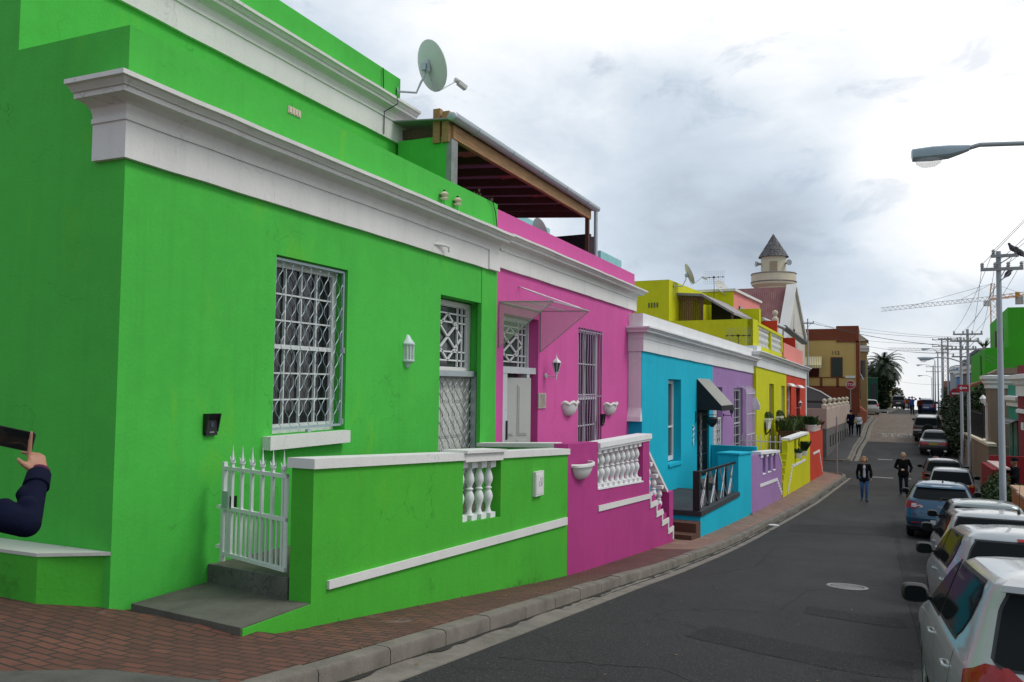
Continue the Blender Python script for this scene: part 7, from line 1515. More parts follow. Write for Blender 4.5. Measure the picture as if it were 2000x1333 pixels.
mb = MB(); mb.sweep([(4.95,35.25,.0),(4.95,32.3,.0),(11,32.3,.0)], [(0,-.25),(.07,-.25),(.07,.11),(.14,.16),(.2,.3),(.28,.36),(.28,.5),(0,.55)]); mb.sweep([(4.95,35.25,-.86),(4.95,32.3,-.86),(11,32.3,-.86)], [(0,0),(.08,0),(.08,.11),(0,.14)]); mb.box((4.91,33.5,-1.3), (.2,.5,.25)); mb.build('cornice', WHITE2, t)
RW = plaster('dark_red_wall_paint', (.22,.014,.018), dirt=.2)
t = thing('yard_wall', (3.9,31.4,-4), 'dark red yard walls with pale copings on the right', 'wall'); mb = MB(); qz(-5,-2.20,(3.55,31.2),(5.6,31.2),.2,mb); qz(-5,-2.95,(3.62,26.9),(6,26.9),.2,mb); qz(-5,-2.42,(3.5,31.2),(3.5,28.5),-.2,mb); mb.build('wall', RW, t); mb = MB(); mb.box((3.9,27.0,-2.92), (.7,.34,.06)); mb.box((3.62,29.9,-2.39), (.3,2.8,.05)); mb.box((4.8,27.0,-2.925), (1.1,.3,.05)); mb.build('coping', flat('coping_pink', (.5,.36,.33), .7), t)
OB = plaster('orange_brown_paint', (.36,.13,.045), dirt=.25)
for c, d, lab in (((3.42,23.0,-3.25),(.52,1.5,1.62),'farther orange brown wall pier with a flat pale top'), ((3.3,20.6,-3.3),(.6,2.2,1.86),'nearer orange brown wall pier with a flat pale top')):
    t = thing('wall_pier', (c[0],c[1],-4), lab, 'wall', 'orange brown wall piers'); mb = MB(); mb.box(c, d); mb.build('pier', OB, t); mb = MB(); mb.box((c[0],c[1],c[2]+d[2]/2+.03), (d[0]+.06,d[1]+.06,.06)); mb.build('cap', plaster('cap_tan', (.42,.27,.18), dirt=.4), t)
shrub('shrub', 'leafy green shrub in the yard in front of the dark red wall', (3.45,25.4,-3.95), [((0,0,.75),(.4,.6,.6)),((.25,.7,.55),(.4,.6,.5)),((-.1,-.6,.55),(.32,.5,.45)),((.15,.1,1.05),(.3,.45,.4))], SHR, 2600, .055)
shrub('shrub', 'taller spiky green shrub beside the near lamp pole', (4.0,25.3,-3.95), [((0,0,1.0),(.4,.5,.6)),((.3,.3,1.2),(.4,.5,.5))], SHR, 1500, .06)
shrub('shrub', 'broad leafy shrub spilling over the kerb below the dark red wall', (3.42,28.2,-4.0), [((0,0,.8),(.38,.8,.6)),((-.05,.9,.65),(.33,.6,.55)),((.0,-.8,.75),(.35,.6,.55)),((.05,.2,1.2),(.3,.6,.4)),((0,1.8,.6),(.3,.6,.5))], SHR, 4200, .06)
shrub('shrub', 'low dark shrub beside the boxy white hatchback', (4.3,33.4,-4.25), [((0,0,.7),(.4,.8,.6)),((.0,-1.1,.6),(.35,.6,.5))], HEDGE, 1200, .06)
shrub('hedge', 'large dark hedge spilling over the kerb beside the old sedan', (5.05,57,-4), [((0,0,1.1),(1.05,2.6,1.25)),((.1,3.5,1.3),(1.1,2.2,1.4)),((.2,-3.2,1.0),(.8,1.6,1.1)),((.4,1.5,2.0),(.8,1.8,.7)),((.6,6.5,1.6),(1,2,1.3)),((.3,-5.5,.9),(.6,1.3,1.0))], HEDGE, 6500, .12, 1.4, 'hedge')
shrub('hedge', 'dark hedge along the kerb beside the off road car and upwards', (6.0,71,-3.3), [((0,0,1.1),(.95,3,1.2)),((.0,4,1.5),(1,3,1.4)),((.4,8,1.5),(1,2.6,1.3)),((.3,-3.5,1.0),(.8,1.8,1.1))], HEDGE, 4600, .14, 1.4, 'hedge')
shrub('tree', 'dark round tree behind the iron fence on the right', (5.6,53,-3.6), [((0,0,2.7),(.95,1.3,1.0)),((.5,.7,2.1),(.8,1.0,.8)),((-.3,-.6,2.1),(.6,.7,.7)),((.2,.1,3.2),(.6,.8,.6))], HEDGE, 3400, .10, 1.8, 'tree')
GRY = plaster('slate_grey_paint', (.10,.105,.125)); LBL = plaster('sky_blue_paint', (.05,.18,.42)); VIO = plaster('violet_blue_paint', (.16,.18,.42))
t = plain_house('grey_house', 'dark grey house with a curved parapet behind the power poles', 7.6, 14, 78, 85, -3.5, 2.55, GRY, [('window','s',79,80.6,-1.8,.7,DKG)], None, (1.3,.6,.3)); mb = MB(); mb.prism([(7.6,77.97,2.55),(7.6,77.97,2.95),(8.0,77.97,3.25),(8.8,77.97,3.3),(9.1,77.97,2.55)], (0,1,0)); mb.build('curved_parapet', GRY, t)
plain_house('violet_house', 'violet blue house beside the vivid green building', 7.2, 12, 68, 74, -3.5, 1.1, VIO, [('window','s',69.5,71,-1.9,.25,DKG)])
plain_house('blue_house', 'strong blue house on the right below the hilltop', 8.4, 15, 93, 100, -3, 2.2, LBL, [('window','f',8.7,9.3,-1,.7,DKG)], None, (1.2,.6,.3))
plain_house('yellow_house', 'narrow yellow house between the blue and grey houses', 8.1, 14, 87, 92, -3, 1.5, plaster('pale_yellow_paint', (.5,.42,.16)), [('window','f',8.5,9,-1,.5,DKG)])
plain_house('grey_house', 'pale grey house with flat top far up the right side', 8.7, 16, 104, 112, -3, 2.6, plaster('pale_grey_paint', (.26,.28,.30)), [('window','f',9,9.7,-.9,.8,DKG)], None, (1.8,.6,.3))
plain_house('brick_house', 'low red brown house far up the right side of the hilltop', 9.4, 15, 124, 132, -3, 1.0, BR, [('window','f',9.8,10.5,-1.5,0,DKG)])
shrub('tree', 'small bushy tree on the hilltop before the red brown house', (9.0,117,-2.9), [((0,0,1.8),(1,1.2,.9)),((.9,0,1.3),(.8,1,.8)),((-.4,.2,2.5),(.6,.7,.6))], TREE, 1000, .15, 1.4, 'tree')
# ------------------------------------------------------------------ poles, wires, lamps, signs, crane, birds
POLES = {}
def insul(mb, c, k=1.0): mb.lathe([(.012*k,-.02),(.03*k,.0),(.05*k,.03*k),(.03*k,.05*k),(.05*k,.08*k),(.035*k,.11*k),(.015*k,.13*k)], 8, c)
def power_pole(key, x, y, ztop, arms, label, r=.085, group='wooden and steel power poles', base=None):
    zb = (road_z(x, y) if x < interp(XR, y) else rkerb_z(y)) if base is None else base
    t = thing('power_pole', (x, y, zb), label, 'power pole', group); mb = MB(); mb.tube([(x,y,zb-.1),(x,y,zb+.6),(x,y,zb+.62),(x,y,ztop)], [r*1.12,r*1.12,r,r*.72], 12); mb.build('pole', WSTEEL, t, smooth=50)
    pts = []
    for z, w, off, n in arms:
        mb = MB(); mb.bar((x+off-w/2,y-.08,z), (x+off+w/2,y-.08,z), .07, .08); mb.bar((x,y-.05,z-.35*min(1,w)), (x+off+w*.3,y-.07,z), .025); mb.build('cross_arm', flat('arm_grey', (.28,.29,.29), .6), t)
        for k in range(n):
            c = Vector((x+off-w/2+w*(k+.12)/(n-.76) if n > 1 else x+off, y-.08, z+.05)); mi = MB(); insul(mi, c, 1.0); mi.build('insulator', flat('porcelain', (.40,.39,.36), .3), t, smooth=40); pts.append(c+Vector((0,0,.09)))
    POLES[key] = pts; return t
power_pole('near', 3.04, 24.3, 3.55, [(3.42,.62,.13,2),(3.08,.95,.06,4)], 'nearest steel power pole, behind the orange brown piers', .082)
power_pole('mid_a', 4.42, 50.0, 2.75, [(2.55,1.0,0,4),(2.1,1.5,0,4),(1.7,.9,0,2)], 'left of two tall power poles beside the dark hedge')
power_pole('mid_b', 4.42, 46.5, 2.95, [(2.7,1.3,0,4),(2.35,1.0,0,3),(1.95,1.5,0,4)], 'right of two tall power poles, carrying the arrow sign and a lamp arm')
power_pole('far_a', 6.72, 95.5, 5.2, [(5.0,1.8,0,4),(4.3,1.8,0,4),(3.7,1.2,0,2)], 'left of two power poles beyond the hilltop hedge', .1)
power_pole('far_b', 7.3, 95.8, 5.3, [(5.1,1.8,0,4),(4.0,1.4,0,3)], 'right of two power poles beyond the hilltop hedge', .1)
power_pole('far_c', 9.4, 152, 3.8, [(3.5,2.2,0,4),(2.7,2.2,0,4)], 'distant power pole standing beyond the hilltop', .1)
power_pole('left', -4.3, 64.5, 5.05, [(4.7,.9,0,3)], 'thin power pole in front of the ochre corner house', .06, base=-2.6)
def street_lamp(x, y, zh, reach, label, head=.7, mast=True, group='street lamps', base=None, nm='street_lamp'):
    zb = rkerb_z(y) if base is None else base; t = thing(nm, (x, y, zb), label, 'street lamp', group)
    if mast: mb = MB(); mb.tube([(x,y,zb-.1),(x,y,zb+1.2),(x,y,zb+1.22),(x,y,zh-.35)], [.11,.11,.08,.06], 12); mb.build('mast', WSTEEL, t, smooth=50)
    hx = x-reach; mb = MB(); mb.tube([(x,y,zh-.45),(x-.1,y,zh-.2),(x-.45*reach,y,zh+.06),(x-.75*reach,y,zh+.10),(hx+head*.5,y,zh+.07)], .032, 8); mb.build('lamp_arm', WSTEEL, t, smooth=50)
    mb = MB(); rows = []
    for q, w, a, b in ((-.5,.05,.0,.10),(-.48,.12,-.05,.12),(-.15,.15,-.06,.13),(.15,.14,-.05,.125),(.38,.08,.0,.115),(.5,.05,.03,.11)): rows.append([(hx+q*head, y+w*math.cos(u), zh+((b-a)/2)*math.copysign(abs(math.sin(u))**.5, math.sin(u))+(a+b)/2) for u in [2*math.pi*k/16 for k in range(16)]])
    ids = mb.grid(rows, True); mb.face(ids[0][::-1]); mb.face(ids[-1]); mb.build('lamp_housing', flat('lamp_blue_grey', (.34,.42,.48), .45), t, smooth=40)
    mb = MB(); mb.grid([[(hx-.2*head+r*1.3*math.cos(u)*head, y+r*math.cos(.0)*math.sin(u)*head, zh-.045-d*head) for u in [2*math.pi*k/16 for k in range(16)]] for r, d in ((.19,0),(.17,.08),(.10,.14),(.02,.16))], True); lg, _t, _b = nodes('lamp_bowl'); _b.inputs['Alpha'].default_value = .35; _b.inputs['Roughness'].default_value = .1; _v = noise(_t, coords(_t), 9, 3); ln(_t, mix(_t, _v, (.6,.62,.65), (.75,.76,.78)), _b.inputs['Base Color']); mb.build('glass_bowl', lg, t, smooth=60)
    return t
street_lamp(2.86, 12.75, 3.25, 1.95, 'near street lamp reaching in from the right edge of the view', .72)
street_lamp(4.42, 46.5, 1.45, 1.85, 'street lamp arm fixed to the power pole beside the hedge', .66, False, base=-4.3)
for x, y, zh, reach, lab in ((6.9,104,4.4,1.2,'street lamp just beyond the hilltop, highest of the far row'),(8.0,126,4.1,1.7,'second far street lamp beyond the hilltop'),(9.4,153,3.8,2.0,'third far street lamp beyond the hilltop'),(10.9,181,2.4,2.0,'smallest far street lamp, last of the row')): street_lamp(x, y, zh, reach, lab, .95, base=road_z(8, y))
def wire(a, b, sag, label, r=.006, group='overhead wires'):
    a, b = Vector(a), Vector(b); mb = MB(); mb.tube([a.lerp(b, k/14)-Vector((0,0,sag*4*(k/14)*(1-k/14))) for k in range(15)], r, 5)
    return tag(mb.build('overhead_wire', flat('wire_dark', (.05,.055,.06), .6)), label, 'wire', group)
near, ma, mb_, la = POLES['near'], POLES['mid_a'], POLES['mid_b'], POLES['left']
for k, c in enumerate(near):
    e = Vector((3.1+(c.x-3.04)*1.5, -14, 3.9+(c.z-3.3)*1.4)); wire(c, e, .35, 'overhead wire running from the nearest pole towards the viewer')
    wire(c, mb_[k], .25, 'overhead wire strung between the nearest pole and the pole pair')
for k in range(4): wire(ma[k], POLES['far_a'][k], .3, 'overhead wire running on to the hilltop poles', .009)
for k in range(3): wire(mb_[k+4], POLES['far_b'][k], .3, 'overhead wire running on to the hilltop poles', .009)
for k, (a, b) in enumerate(((la[0], ma[0]), (la[1], ma[5]), (la[2], mb_[8]), (la[2]+Vector((0,0,-.8)), ma[8]))): wire(a, b, .22+.05*k, 'overhead wire crossing the street from the thin left pole', .009)
for (p1, p2, d1, d2) in (((1690,665),(1875,672),70,46),((1680,641),(1890,660),68,45),((1735,683),(1890,690),90,46),((1755,745),(1850,752),95,60),((1440,622),(1582,655),70,60)): wire(atd(*p1, d1), atd(*p2, d2), .12, 'service wire crossing the sky above the far street', .009)
for k, (p1, p2, d1, d2) in enumerate((((1885,672),(2010,722),45,36),((1885,678),(2010,734),45,36))): wire(atd(*p1, d1), atd(*p2, d2), .15, 'service wire sweeping across the vivid green wall', .01)
# signs
SRED = flat('sign_red', (.38,.02,.03), .4); SWH = flat('sign_white', (.7,.7,.68), .4)
def sign_post(name, label, x, y, zb, zt, r=.03): 
    t = thing(name, (x,y,zb), label, 'road sign'); mb = MB(); mb.tube([(x,y,zb-.1),(x,y,zt)], r, 8); mb.build('post', WSTEEL, t); return t
def face(x, y, z): return Matrix.Translation((x,y,z)) @ Matrix(((1,0,0,0),(0,0,-1,0),(0,1,0,0),(0,0,0,1)))
def disc(mb, x, y, z, r, n, rot=0, d=.02): mb.prism([(x+r*math.cos(2*math.pi*k/n+rot), y, z+r*math.sin(2*math.pi*k/n+rot)) for k in range(n)], (0,d,0))
t = sign_post('stop_sign', 'red stop sign with a street plate above it at the upper crossing', -1.53, 70.9, -3.0, .85); mb = MB(); disc(mb, -1.53, 70.83, .18, .37, 8, math.pi/8); mb.build('border', SWH, t); mb = MB(); disc(mb, -1.53, 70.815, .18, .335, 8, math.pi/8); mb.build('plate', SRED, t)
textmesh('lettering', 'STOP', .29, SWH, t, face(0, -.1, .18+3.0), .004)
mb = MB(); mb.box((-1.53,70.8,.82), (.75,.03,.18)); mb.build('street_plate', SWH, t)
t = sign_post('arrow_sign', 'red one way sign with a white arrow on the power pole', 4.15, 46.36, -.1, .1, .015); mb = MB(); mb.box((4.17,46.33,.02), (.50,.02,.34)); mb.build('plate', SRED, t)
mb = MB(); mb.box((4.21,46.315,.02), (.26,.012,.06)); mb.prism([(3.99,46.309,.02),(4.11,46.309,.13),(4.11,46.309,-.09)], (0,.012,0)); mb.build('arrow', SWH, t)
t = sign_post('no_entry_sign', 'round red no entry sign on a post by the hilltop hedge', 6.25, 75.5, -3.0, -.1); mb = MB(); disc(mb, 6.25, 75.4, -.42, .42, 24); mb.build('plate', SRED, t); mb = MB(); mb.box((6.25,75.39,-.42), (.56,.02,.13)); mb.build('bar', SWH, t)
t = sign_post('sign_pole', 'thin dark sign pole on the brick pavement corner past the red wall', -1.62, 44.6, -4.4, -1.5, .035); mb = MB(); mb.prism([(-1.66, 44.6+.26*math.cos(a), -2.1+.26*math.sin(a)) for a in [2*math.pi*k/20 for k in range(20)]], (.02,0,0)); mb.build('plate', SRED, t)
# STOP painted across the cobbles
cu = textmesh('road_lettering', 'STOP', 1.0, concrete('worn_white_paint'), None, Matrix.Identity(4), .001)
for v in cu.data.vertices:
    x = 1.75+v.co.x*.95; y = 65.0+v.co.y*3.2; v.co = Vector((x, y, road_z(x, y)+.012+v.co.z*.001))
tag(cu, kind='structure')
# tower cranes beyond the roofs
CR = flat('crane_orange', (.55,.22,.03), .5); CW = flat('crane_white', (.6,.58,.55), .5); CRED = flat('crane_red', (.45,.06,.04), .5)
def lattice_boom(mb, a, b, w, n, r):
    a, b = Vector(a), Vector(b); d = (b-a).normalized(); u = Vector((0,0,1)) if abs(d.z) < .9 else Vector((1,0,0)); x = d.cross(u).normalized()*w/2; y = x.cross(d).normalized()*w/2
    C = [x+y, x-y, -x-y, -x+y]
    for c in C: mb.bar(a+c, b+c, r)
    for k in range(n):
        p, q = a.lerp(b, k/n), a.lerp(b, (k+1)/n)
        for i in range(4): e, f = (C[i], C[(i+1)%4]) if k % 2 else (C[(i+1)%4], C[i]); mb.bar(p+e, q+f, r*.6)
D = 200; mp = atd(1941, 640, D); top = atd(1939, 554, D); jr = atd(1936, 583, D); jt = atd(1722, 605, D); cj = atd(1999, 575, D); 
t = thing('tower_crane', (mp.x, mp.y, -10), 'orange tower crane with a white jib above the vivid green building', 'crane'); mb = MB(); lattice_boom(mb, (jr.x+.5,jr.y,-10), (jr.x+.5,jr.y,jr.z), 1.3, 24, .11); mb.build('mast', CR, t)
mb = MB(); lattice_boom(mb, jr, jt, .9, 44, .075); mb.build('jib', CW, t); mb = MB(); lattice_boom(mb, jr, cj, 1.0, 9, .12); mb.bar(jr+Vector((0,0,-.2)), cj+Vector((0,0,-.2)), 1.0, .25); mb.build('counter_jib', CR, t); mb = MB(); c = atd(1991, 587, D); mb.box(c, (1.6,1.4,1.9)); mb.build('counterweight', concrete('ballast', (.4,.38,.35)), t)
mb = MB(); lattice_boom(mb, jr, top, .7, 4, .1); mb.build('apex', CR, t); mb = MB(); mb.box(atd(1928, 593, D), (1.5,1.3,1.3)); mb.build('cab', CW, t); mb = MB(); mb.box(atd(1987, 574, D), (.9,.8,.8)); mb.build('winch', flat('crane_yellow', (.5,.35,.04), .5), t)
for p in (jt.lerp(jr,.25), jt.lerp(jr,.68), cj): mb = MB(); mb.tube([top, p], .035, 4); mb.build('tie_rod', BLACKM, t)
D = 320; a, b = atd(1735, 682, D), atd(1846, 684, D); t = thing('tower_crane', (b.x, b.y, -20), 'distant pale tower crane behind the power poles', 'crane'); mb = MB(); lattice_boom(mb, a, b, .9, 30, .09); mb.build('jib', CW, t); mb = MB(); lattice_boom(mb, (b.x,b.y,-20), (b.x,b.y,b.z+2), 1.4, 20, .15); mb.build('mast', CRED, t)
# pigeons
BIRD = flat('pigeon_dark', (.035,.035,.045), .7, var=.4, scale=40)
def bird(p, az, label, lean=.85, group='pigeons on the wires'):
    t = tagb = None; o = MB(); B = Vector(p); f = Vector((math.cos(az), math.sin(az), 0)); up = Vector((0,0,1)); sd = f.cross(up); ax = (f*math.cos(lean)+up*math.sin(lean)).normalized(); nn = sd.cross(ax)
    rows = []; base = B+up*.09
    for q, r, dz in ((-.20,.012,0),(-.14,.03,0),(-.08,.052,.0),(-.02,.068,-.004),(.04,.066,-.004),(.09,.045,.006),(.115,.034,.02),(.135,.034,.03),(.155,.03,.034),(.172,.012,.032),(.19,.004,.026)): c = base+ax*q*.85+up*dz; rows.append([c+(sd*math.cos(a)+nn*math.sin(a))*r for a in [2*math.pi*k/12 for k in range(12)]])
    ids = o.grid(rows, True); o.face(ids[0][::-1]); o.face(ids[-1])
    for s_ in (-1, 1): o.prism([base+sd*s_*.06+ax*.06, base+sd*s_*.072-ax*.06-nn*.01, base+sd*s_*.02-ax*.21, base+sd*s_*.03-ax*.05+nn*.03], sd*s_*.008); o.tube([base+sd*s_*.02-up*.02, B+sd*s_*.02], .006, 5)
    return tag(o.build('bird', BIRD, smooth=50), label, 'bird', group)
bird(near[1]+Vector((-.07,0,-.05)), R(170), 'dark pigeon perched on the upper arm of the nearest pole')
bp = atd(1993, 501, 19.5); bird(bp, R(160), 'pigeon perched at the right edge of the view near the pole top'); 
bp2 = atd(1969, 541, 21.5); bird(bp2, R(20), 'dark pigeon perched on a wire just below the pole arms')
# ------------------------------------------------------------------ people: one continuous skinned body each, hair and things held apart
import numpy as np
SKIN = flat('skin', (.42,.23,.155), .55, var=.06); SKIND = flat('skin_brown', (.20,.095,.055), .5, var=.08); LIP = flat('lip', (.30,.10,.09), .5); EYE = flat('eye_dark', (.02,.015,.012), .2)
def cloth(n, c): return flat(n, c, .95, var=.25, scale=22, bmp=.5, spec=.08)
JEAN = cloth('jeans_blue', (.055,.12,.26)); JEAND = cloth('jeans_dark', (.014,.02,.035)); BLK = cloth('cloth_black', (.009,.009,.010)); NAVY = cloth('cloth_navy', (.006,.008,.022)); WHT = cloth('cloth_white', (.50,.51,.54)); SHOE = flat('shoe_dark', (.025,.018,.015), .6); BLUJ = cloth('cloth_blue', (.02,.10,.38)); ORG = cloth('cloth_orange', (.34,.07,.015)); MAR = cloth('cloth_maroon', (.09,.015,.018)); YEL = cloth('cloth_yellow', (.45,.42,.05))
BLOND = flat('hair_blond', (.30,.17,.065), .6, var=.4, scale=60); GREYH = flat('hair_grey', (.22,.20,.18), .7, var=.4, scale=60); DARKH = flat('hair_dark', (.012,.009,.008), .5, var=.3, scale=60)
def remesh(mb, name, mats, parent, voxel, pieces=None, smooth_it=4):
    o = mb.build(name, mats, None, local=True); m = o.modifiers.new('r', 'REMESH'); m.mode = 'VOXEL'; m.voxel_size = voxel; s = o.modifiers.new('s', 'SMOOTH'); s.factor = .5; s.iterations = smooth_it
    bpy.context.view_layer.update(); me = bpy.data.meshes.new_from_object(o.evaluated_get(bpy.context.evaluated_depsgraph_get())); old = o.data; o.modifiers.clear(); o.data = me; bpy.data.meshes.remove(old)
    me.materials.clear()
    for q in mats if isinstance(mats, list) else [mats]: me.materials.append(q)
    n = len(me.polygons); me.polygons.foreach_set('material_index', [0]*n)
    if pieces and len(mats) > 1:
        c = np.empty(n*3); me.polygons.foreach_get('center', c); c = c.reshape(-1,3); best = np.full(n, 1e9); idx = np.zeros(n, int)
        for a, ra, b, rb, mi in pieces:
            a, b = np.array(a), np.array(b); d = b-a; L = max(1e-9, d.dot(d)); t = np.clip((c-a).dot(d)/L, 0, 1); e = np.linalg.norm(c-(a+t[:,None]*d), axis=1)-(ra+(rb-ra)*t); w = e < best; best[w] = e[w]; idx[w] = mi
        me.polygons.foreach_set('material_index', idx.astype(np.int32))
    me.shade_smooth(); o.parent = parent; return o
def person(label, loc, rz, h, outfit, pose=None, hair=None, voxel=.012, skin=SKIN, female=False, extras=None, group=None, face=True, hairfun=None):
    """faces local -Y; outfit: top, trousers, shoes and an optional shirt showing at the front"""
    k = h/1.75; J = dict(hipL=(.095,0,.92), hipR=(-.095,0,.92), kneeL=(.10,-.02,.50), kneeR=(-.10,-.02,.50), ankL=(.10,.02,.09), ankR=(-.10,.02,.09), shL=(.185,.01,1.42), shR=(-.185,.01,1.42), elL=(.25,.03,1.13), elR=(-.25,.03,1.13), wrL=(.25,-.06,.88), wrR=(-.25,-.06,.88), neck=(0,.01,1.47), head=(0,-.01,1.63), chest=(0,.0,1.28), waist=(0,.0,1.08), handL=None, handR=None)
    J.update(pose or {}); V = {n: Vector(p)*k for n, p in J.items() if p is not None}
    t = thing('person', loc, label, 'person', group, rz); mats = [skin, outfit[0], outfit[1], outfit[2], outfit[3] if len(outfit) > 3 else outfit[0]]
    mb = MB(); P = []; f = .9 if female else 1.0
    def cap(a, ra, b, rb, mi, n=14):
        ra, rb = ra*k, rb*k; d = b-a; L = d.length
        if L < 1e-5: mb.ball(a, ra); P.append((a, ra, b, rb, mi)); return
        d = d/L; pts, rs = [], []
        for q in (-.98,-.8,-.5,0): pts.append(a+d*q*ra); rs.append(ra*math.sqrt(max(.02, 1-q*q)))
        for q in (.33,.66): pts.append(a.lerp(b, q)); rs.append(ra+(rb-ra)*q)
        for q in (0,.5,.8,.98): pts.append(b+d*q*rb); rs.append(rb*math.sqrt(max(.02, 1-q*q)))
        mb.tube(pts, rs, n); P.append((a, ra, b, rb, mi))
    for s in 'LR':
        hp, kn, an = V['hip'+s], V['knee'+s], V['ank'+s]
        cap(hp, .100*f+.01*female, kn, .064, 2); cap(kn, .062, kn.lerp(an,.35), .060, 2); cap(kn.lerp(an,.35), .060, an, .046, 2)
        sg = 1 if s == 'L' else -1; toe = an+Vector((.03*sg,-.15,-.045))*k; heel = an+Vector((0,.04,-.05))*k
        cap(heel, .038, toe, .036, 3)
        sh, el, wr = V['sh'+s], V['el'+s], V['wr'+s]
        cap(V['neck']+Vector((0,0,-.07))*k, .075, sh, .068, 1); cap(sh, .068*f, el, .052, 1); cap(el, .052, wr, .038, 1)
        if voxel < .01:
            random.seed(9)
            for q in (0,1,2,3,8,9,10,11): u = q/13; c_ = sh.lerp(el, .35+u*1.3) if u < .5 else el.lerp(wr, (u-.5)*1.8); dd = (el-sh if u < .5 else wr-el).normalized(); o_ = dd.cross(Vector((random.gauss(0,1), random.gauss(0,1), random.gauss(0,1)))).normalized(); r_ = (.054-.014*u); cap(c_+o_*.005*k-dd*.01*k, r_*.93, c_+o_*.006*k+dd.cross(o_)*.03*k+dd*.015*k, r_*.80, 1)
        # hand: palm, four fingers of different lengths and a thumb from the side of the palm
        hd = V.get('hand'+s); d = (hd-wr).normalized() if hd is not None else ((wr-el).normalized()*.8+Vector((0,-.1,-.45))).normalized()
        inn = Vector((-sg,0,0)); x = inn-d*inn.dot(d)
        x = x.normalized() if x.length > .1 else Vector((0,-1,0)); y = d.cross(x)
        side = y if y.y < 0 else -y                        # forward edge carries the thumb
        if J.get('thumb'+s): side = Vector(J['thumb'+s]).normalized(); side = (side-d*side.dot(d)).normalized(); x = d.cross(side)*(1 if d.cross(side).dot(inn) > 0 else -1)
        cap(wr, .030, wr+d*.03*k, .028, 0, 10); pm = wr+d*.085*k
        for q in (-.026,-.009,.009,.026): cap(wr+d*.03*k+side*q*k*.8, .016, pm+side*q*k, .0135, 0, 8)
        for q, ln_ in ((-.030,.058),(-.010,.075),(.010,.080),(.030,.070)):
            b0_ = pm+side*q*k; m1 = b0_+(d*.8+x*.25)*ln_*.5*k; m2 = m1+(d*.5+x*.75)*ln_*.5*k
            if J.get('curl'+s): cv = Vector(J['curl'+s]).normalized(); m1 = b0_+(d*.5+cv*.75).normalized()*ln_*.55*k; m2 = m1+cv*ln_*.5*k
            if J.get('index'+s) and q > .02: m1 = b0_+Vector(J['index'+s])*.05*k; m2 = m1+Vector(J['index'+s])*.052*k
            cap(b0_, .0105, m1, .0095, 0, 8); cap(m1, .0095, m2, .008, 0, 8)
        tb = wr+d*.03*k+side*.03*k; t1 = tb+(d*.6+side*.7)*.045*k; t2 = t1+(d*.8+side*.1+x*.45)*.035*k; cap(tb, .015, t1, .0115, 0, 8); cap(t1, .0115, t2, .009, 0, 8)
    cap(V['hipL'], .105, V['hipR'], .105, 2); hipm = (V['hipL']+V['hipR'])/2; jk = outfit[4] if len(outfit) > 4 else 0
    for q in (-1, 1):
        o_ = Vector((.062*q*f,0,0))*k; cap(hipm+o_+Vector((0,0,.02))*k, .108+jk, V['waist']+o_, .102*f, 1); cap(V['waist']+o_, .102*f, V['chest']+o_*1.1, .115, 1); cap(V['chest']+o_*1.1, .115, V['chest']+o_*1.2+Vector((0,0,.09))*k, .095, 1)
        if female: cap(V['chest']+Vector((.065*q,-.07,-.01))*k, .058, V['chest']+Vector((.06*q,-.06,.05))*k, .05, 1)
    if len(outfit) > 3 and outfit[3] is not outfit[0]: cap(V['waist']+Vector((0,-.085,-.10))*k, .048, V['chest']+Vector((0,-.085,.10))*k, .046, 4)
    if jk: cap(hipm+Vector((-.07,0,-.06))*k, .112+jk, hipm+Vector((.07,0,-.06))*k, .112+jk, 1)
    nk, hd = V['neck'], V['head']; cap(nk+Vector((0,0,-.03))*k, .056*f, hd+Vector((0,.02,-.06))*k, .054*f, 0)
    cap(hd+Vector((0,.018,.035))*k, .092, hd+Vector((0,.005,.0))*k, .085, 0); cap(hd+Vector((0,-.025,-.03))*k, .066, hd+Vector((0,-.035,-.085))*k, .042, 0)
    cap(hd+Vector((0,-.088,.015))*k, .010, hd+Vector((0,-.108,-.022))*k, .015, 0, 8)
    for q in (-1, 1): cap(hd+Vector((.086*q,.012,.012))*k, .016, hd+Vector((.084*q,.008,-.03))*k, .011, 0, 8)
    remesh(mb, 'body', mats, t, voxel, P)
    if face:
        for q in (-1, 1): e = MB(); e.ball(hd+Vector((.032*q,-.082,.012))*k, (.014*k,.008*k,.009*k), 8, 6); e.build('eye', EYE, t, local=True)
        e = MB(); e.ball(hd+Vector((0,-.079,-.058))*k, (.026*k,.009*k,.008*k), 8, 6); e.build('mouth', LIP, t, local=True)
    if hair is not None:
        m = MB(); kind, hm = hair; C = hd+Vector((0,.02,.045))*k
        if kind == 'bald': 
            for a in range(9): u = math.pi*(a/8)-math.pi*0; m.ball(hd+Vector((.088*math.cos(u), .035+.075*math.sin(u), .0))*k, (.024*k,.024*k,.04*k), 8, 6)
            m.ball(hd+Vector((0,.03,.085))*k, (.075*k,.08*k,.05*k), 10, 8)
        elif kind == 'curly':
            random.seed(5)
            for _ in range(46): d = Vector((random.gauss(0,1), random.gauss(.12,.8), random.gauss(.1,.9))).normalized(); d.y = .3 if (d.y < -.45 and d.z < .45) else d.y; m.ball(C+Vector((d.x*.112, d.y*.10+.012, d.z*.11-.025))*k, random.uniform(.03,.045)*k, 8, 6)
        elif kind == 'long':
            m.ball(C, (.105*k,.108*k,.10*k), 14, 10); m.tube([C+Vector((0,.03,0))*k, C+Vector((0,.08,-.12))*k, C+Vector((0,.09,-.30))*k, C+Vector((0,.085,-.36))*k], [.10*k,.105*k,.085*k,.03*k], 12)
        elif kind == 'cap':
            m.ball(C+Vector((0,0,.012))*k, (.102*k,.108*k,.092*k), 14, 10); m.prism([C+Vector((.07*math.cos(a), -.09-.075*math.sin(a), -.005))*k for a in [math.pi*j/8 for j in range(9)]], Vector((0,0,.012))*k)
        else:
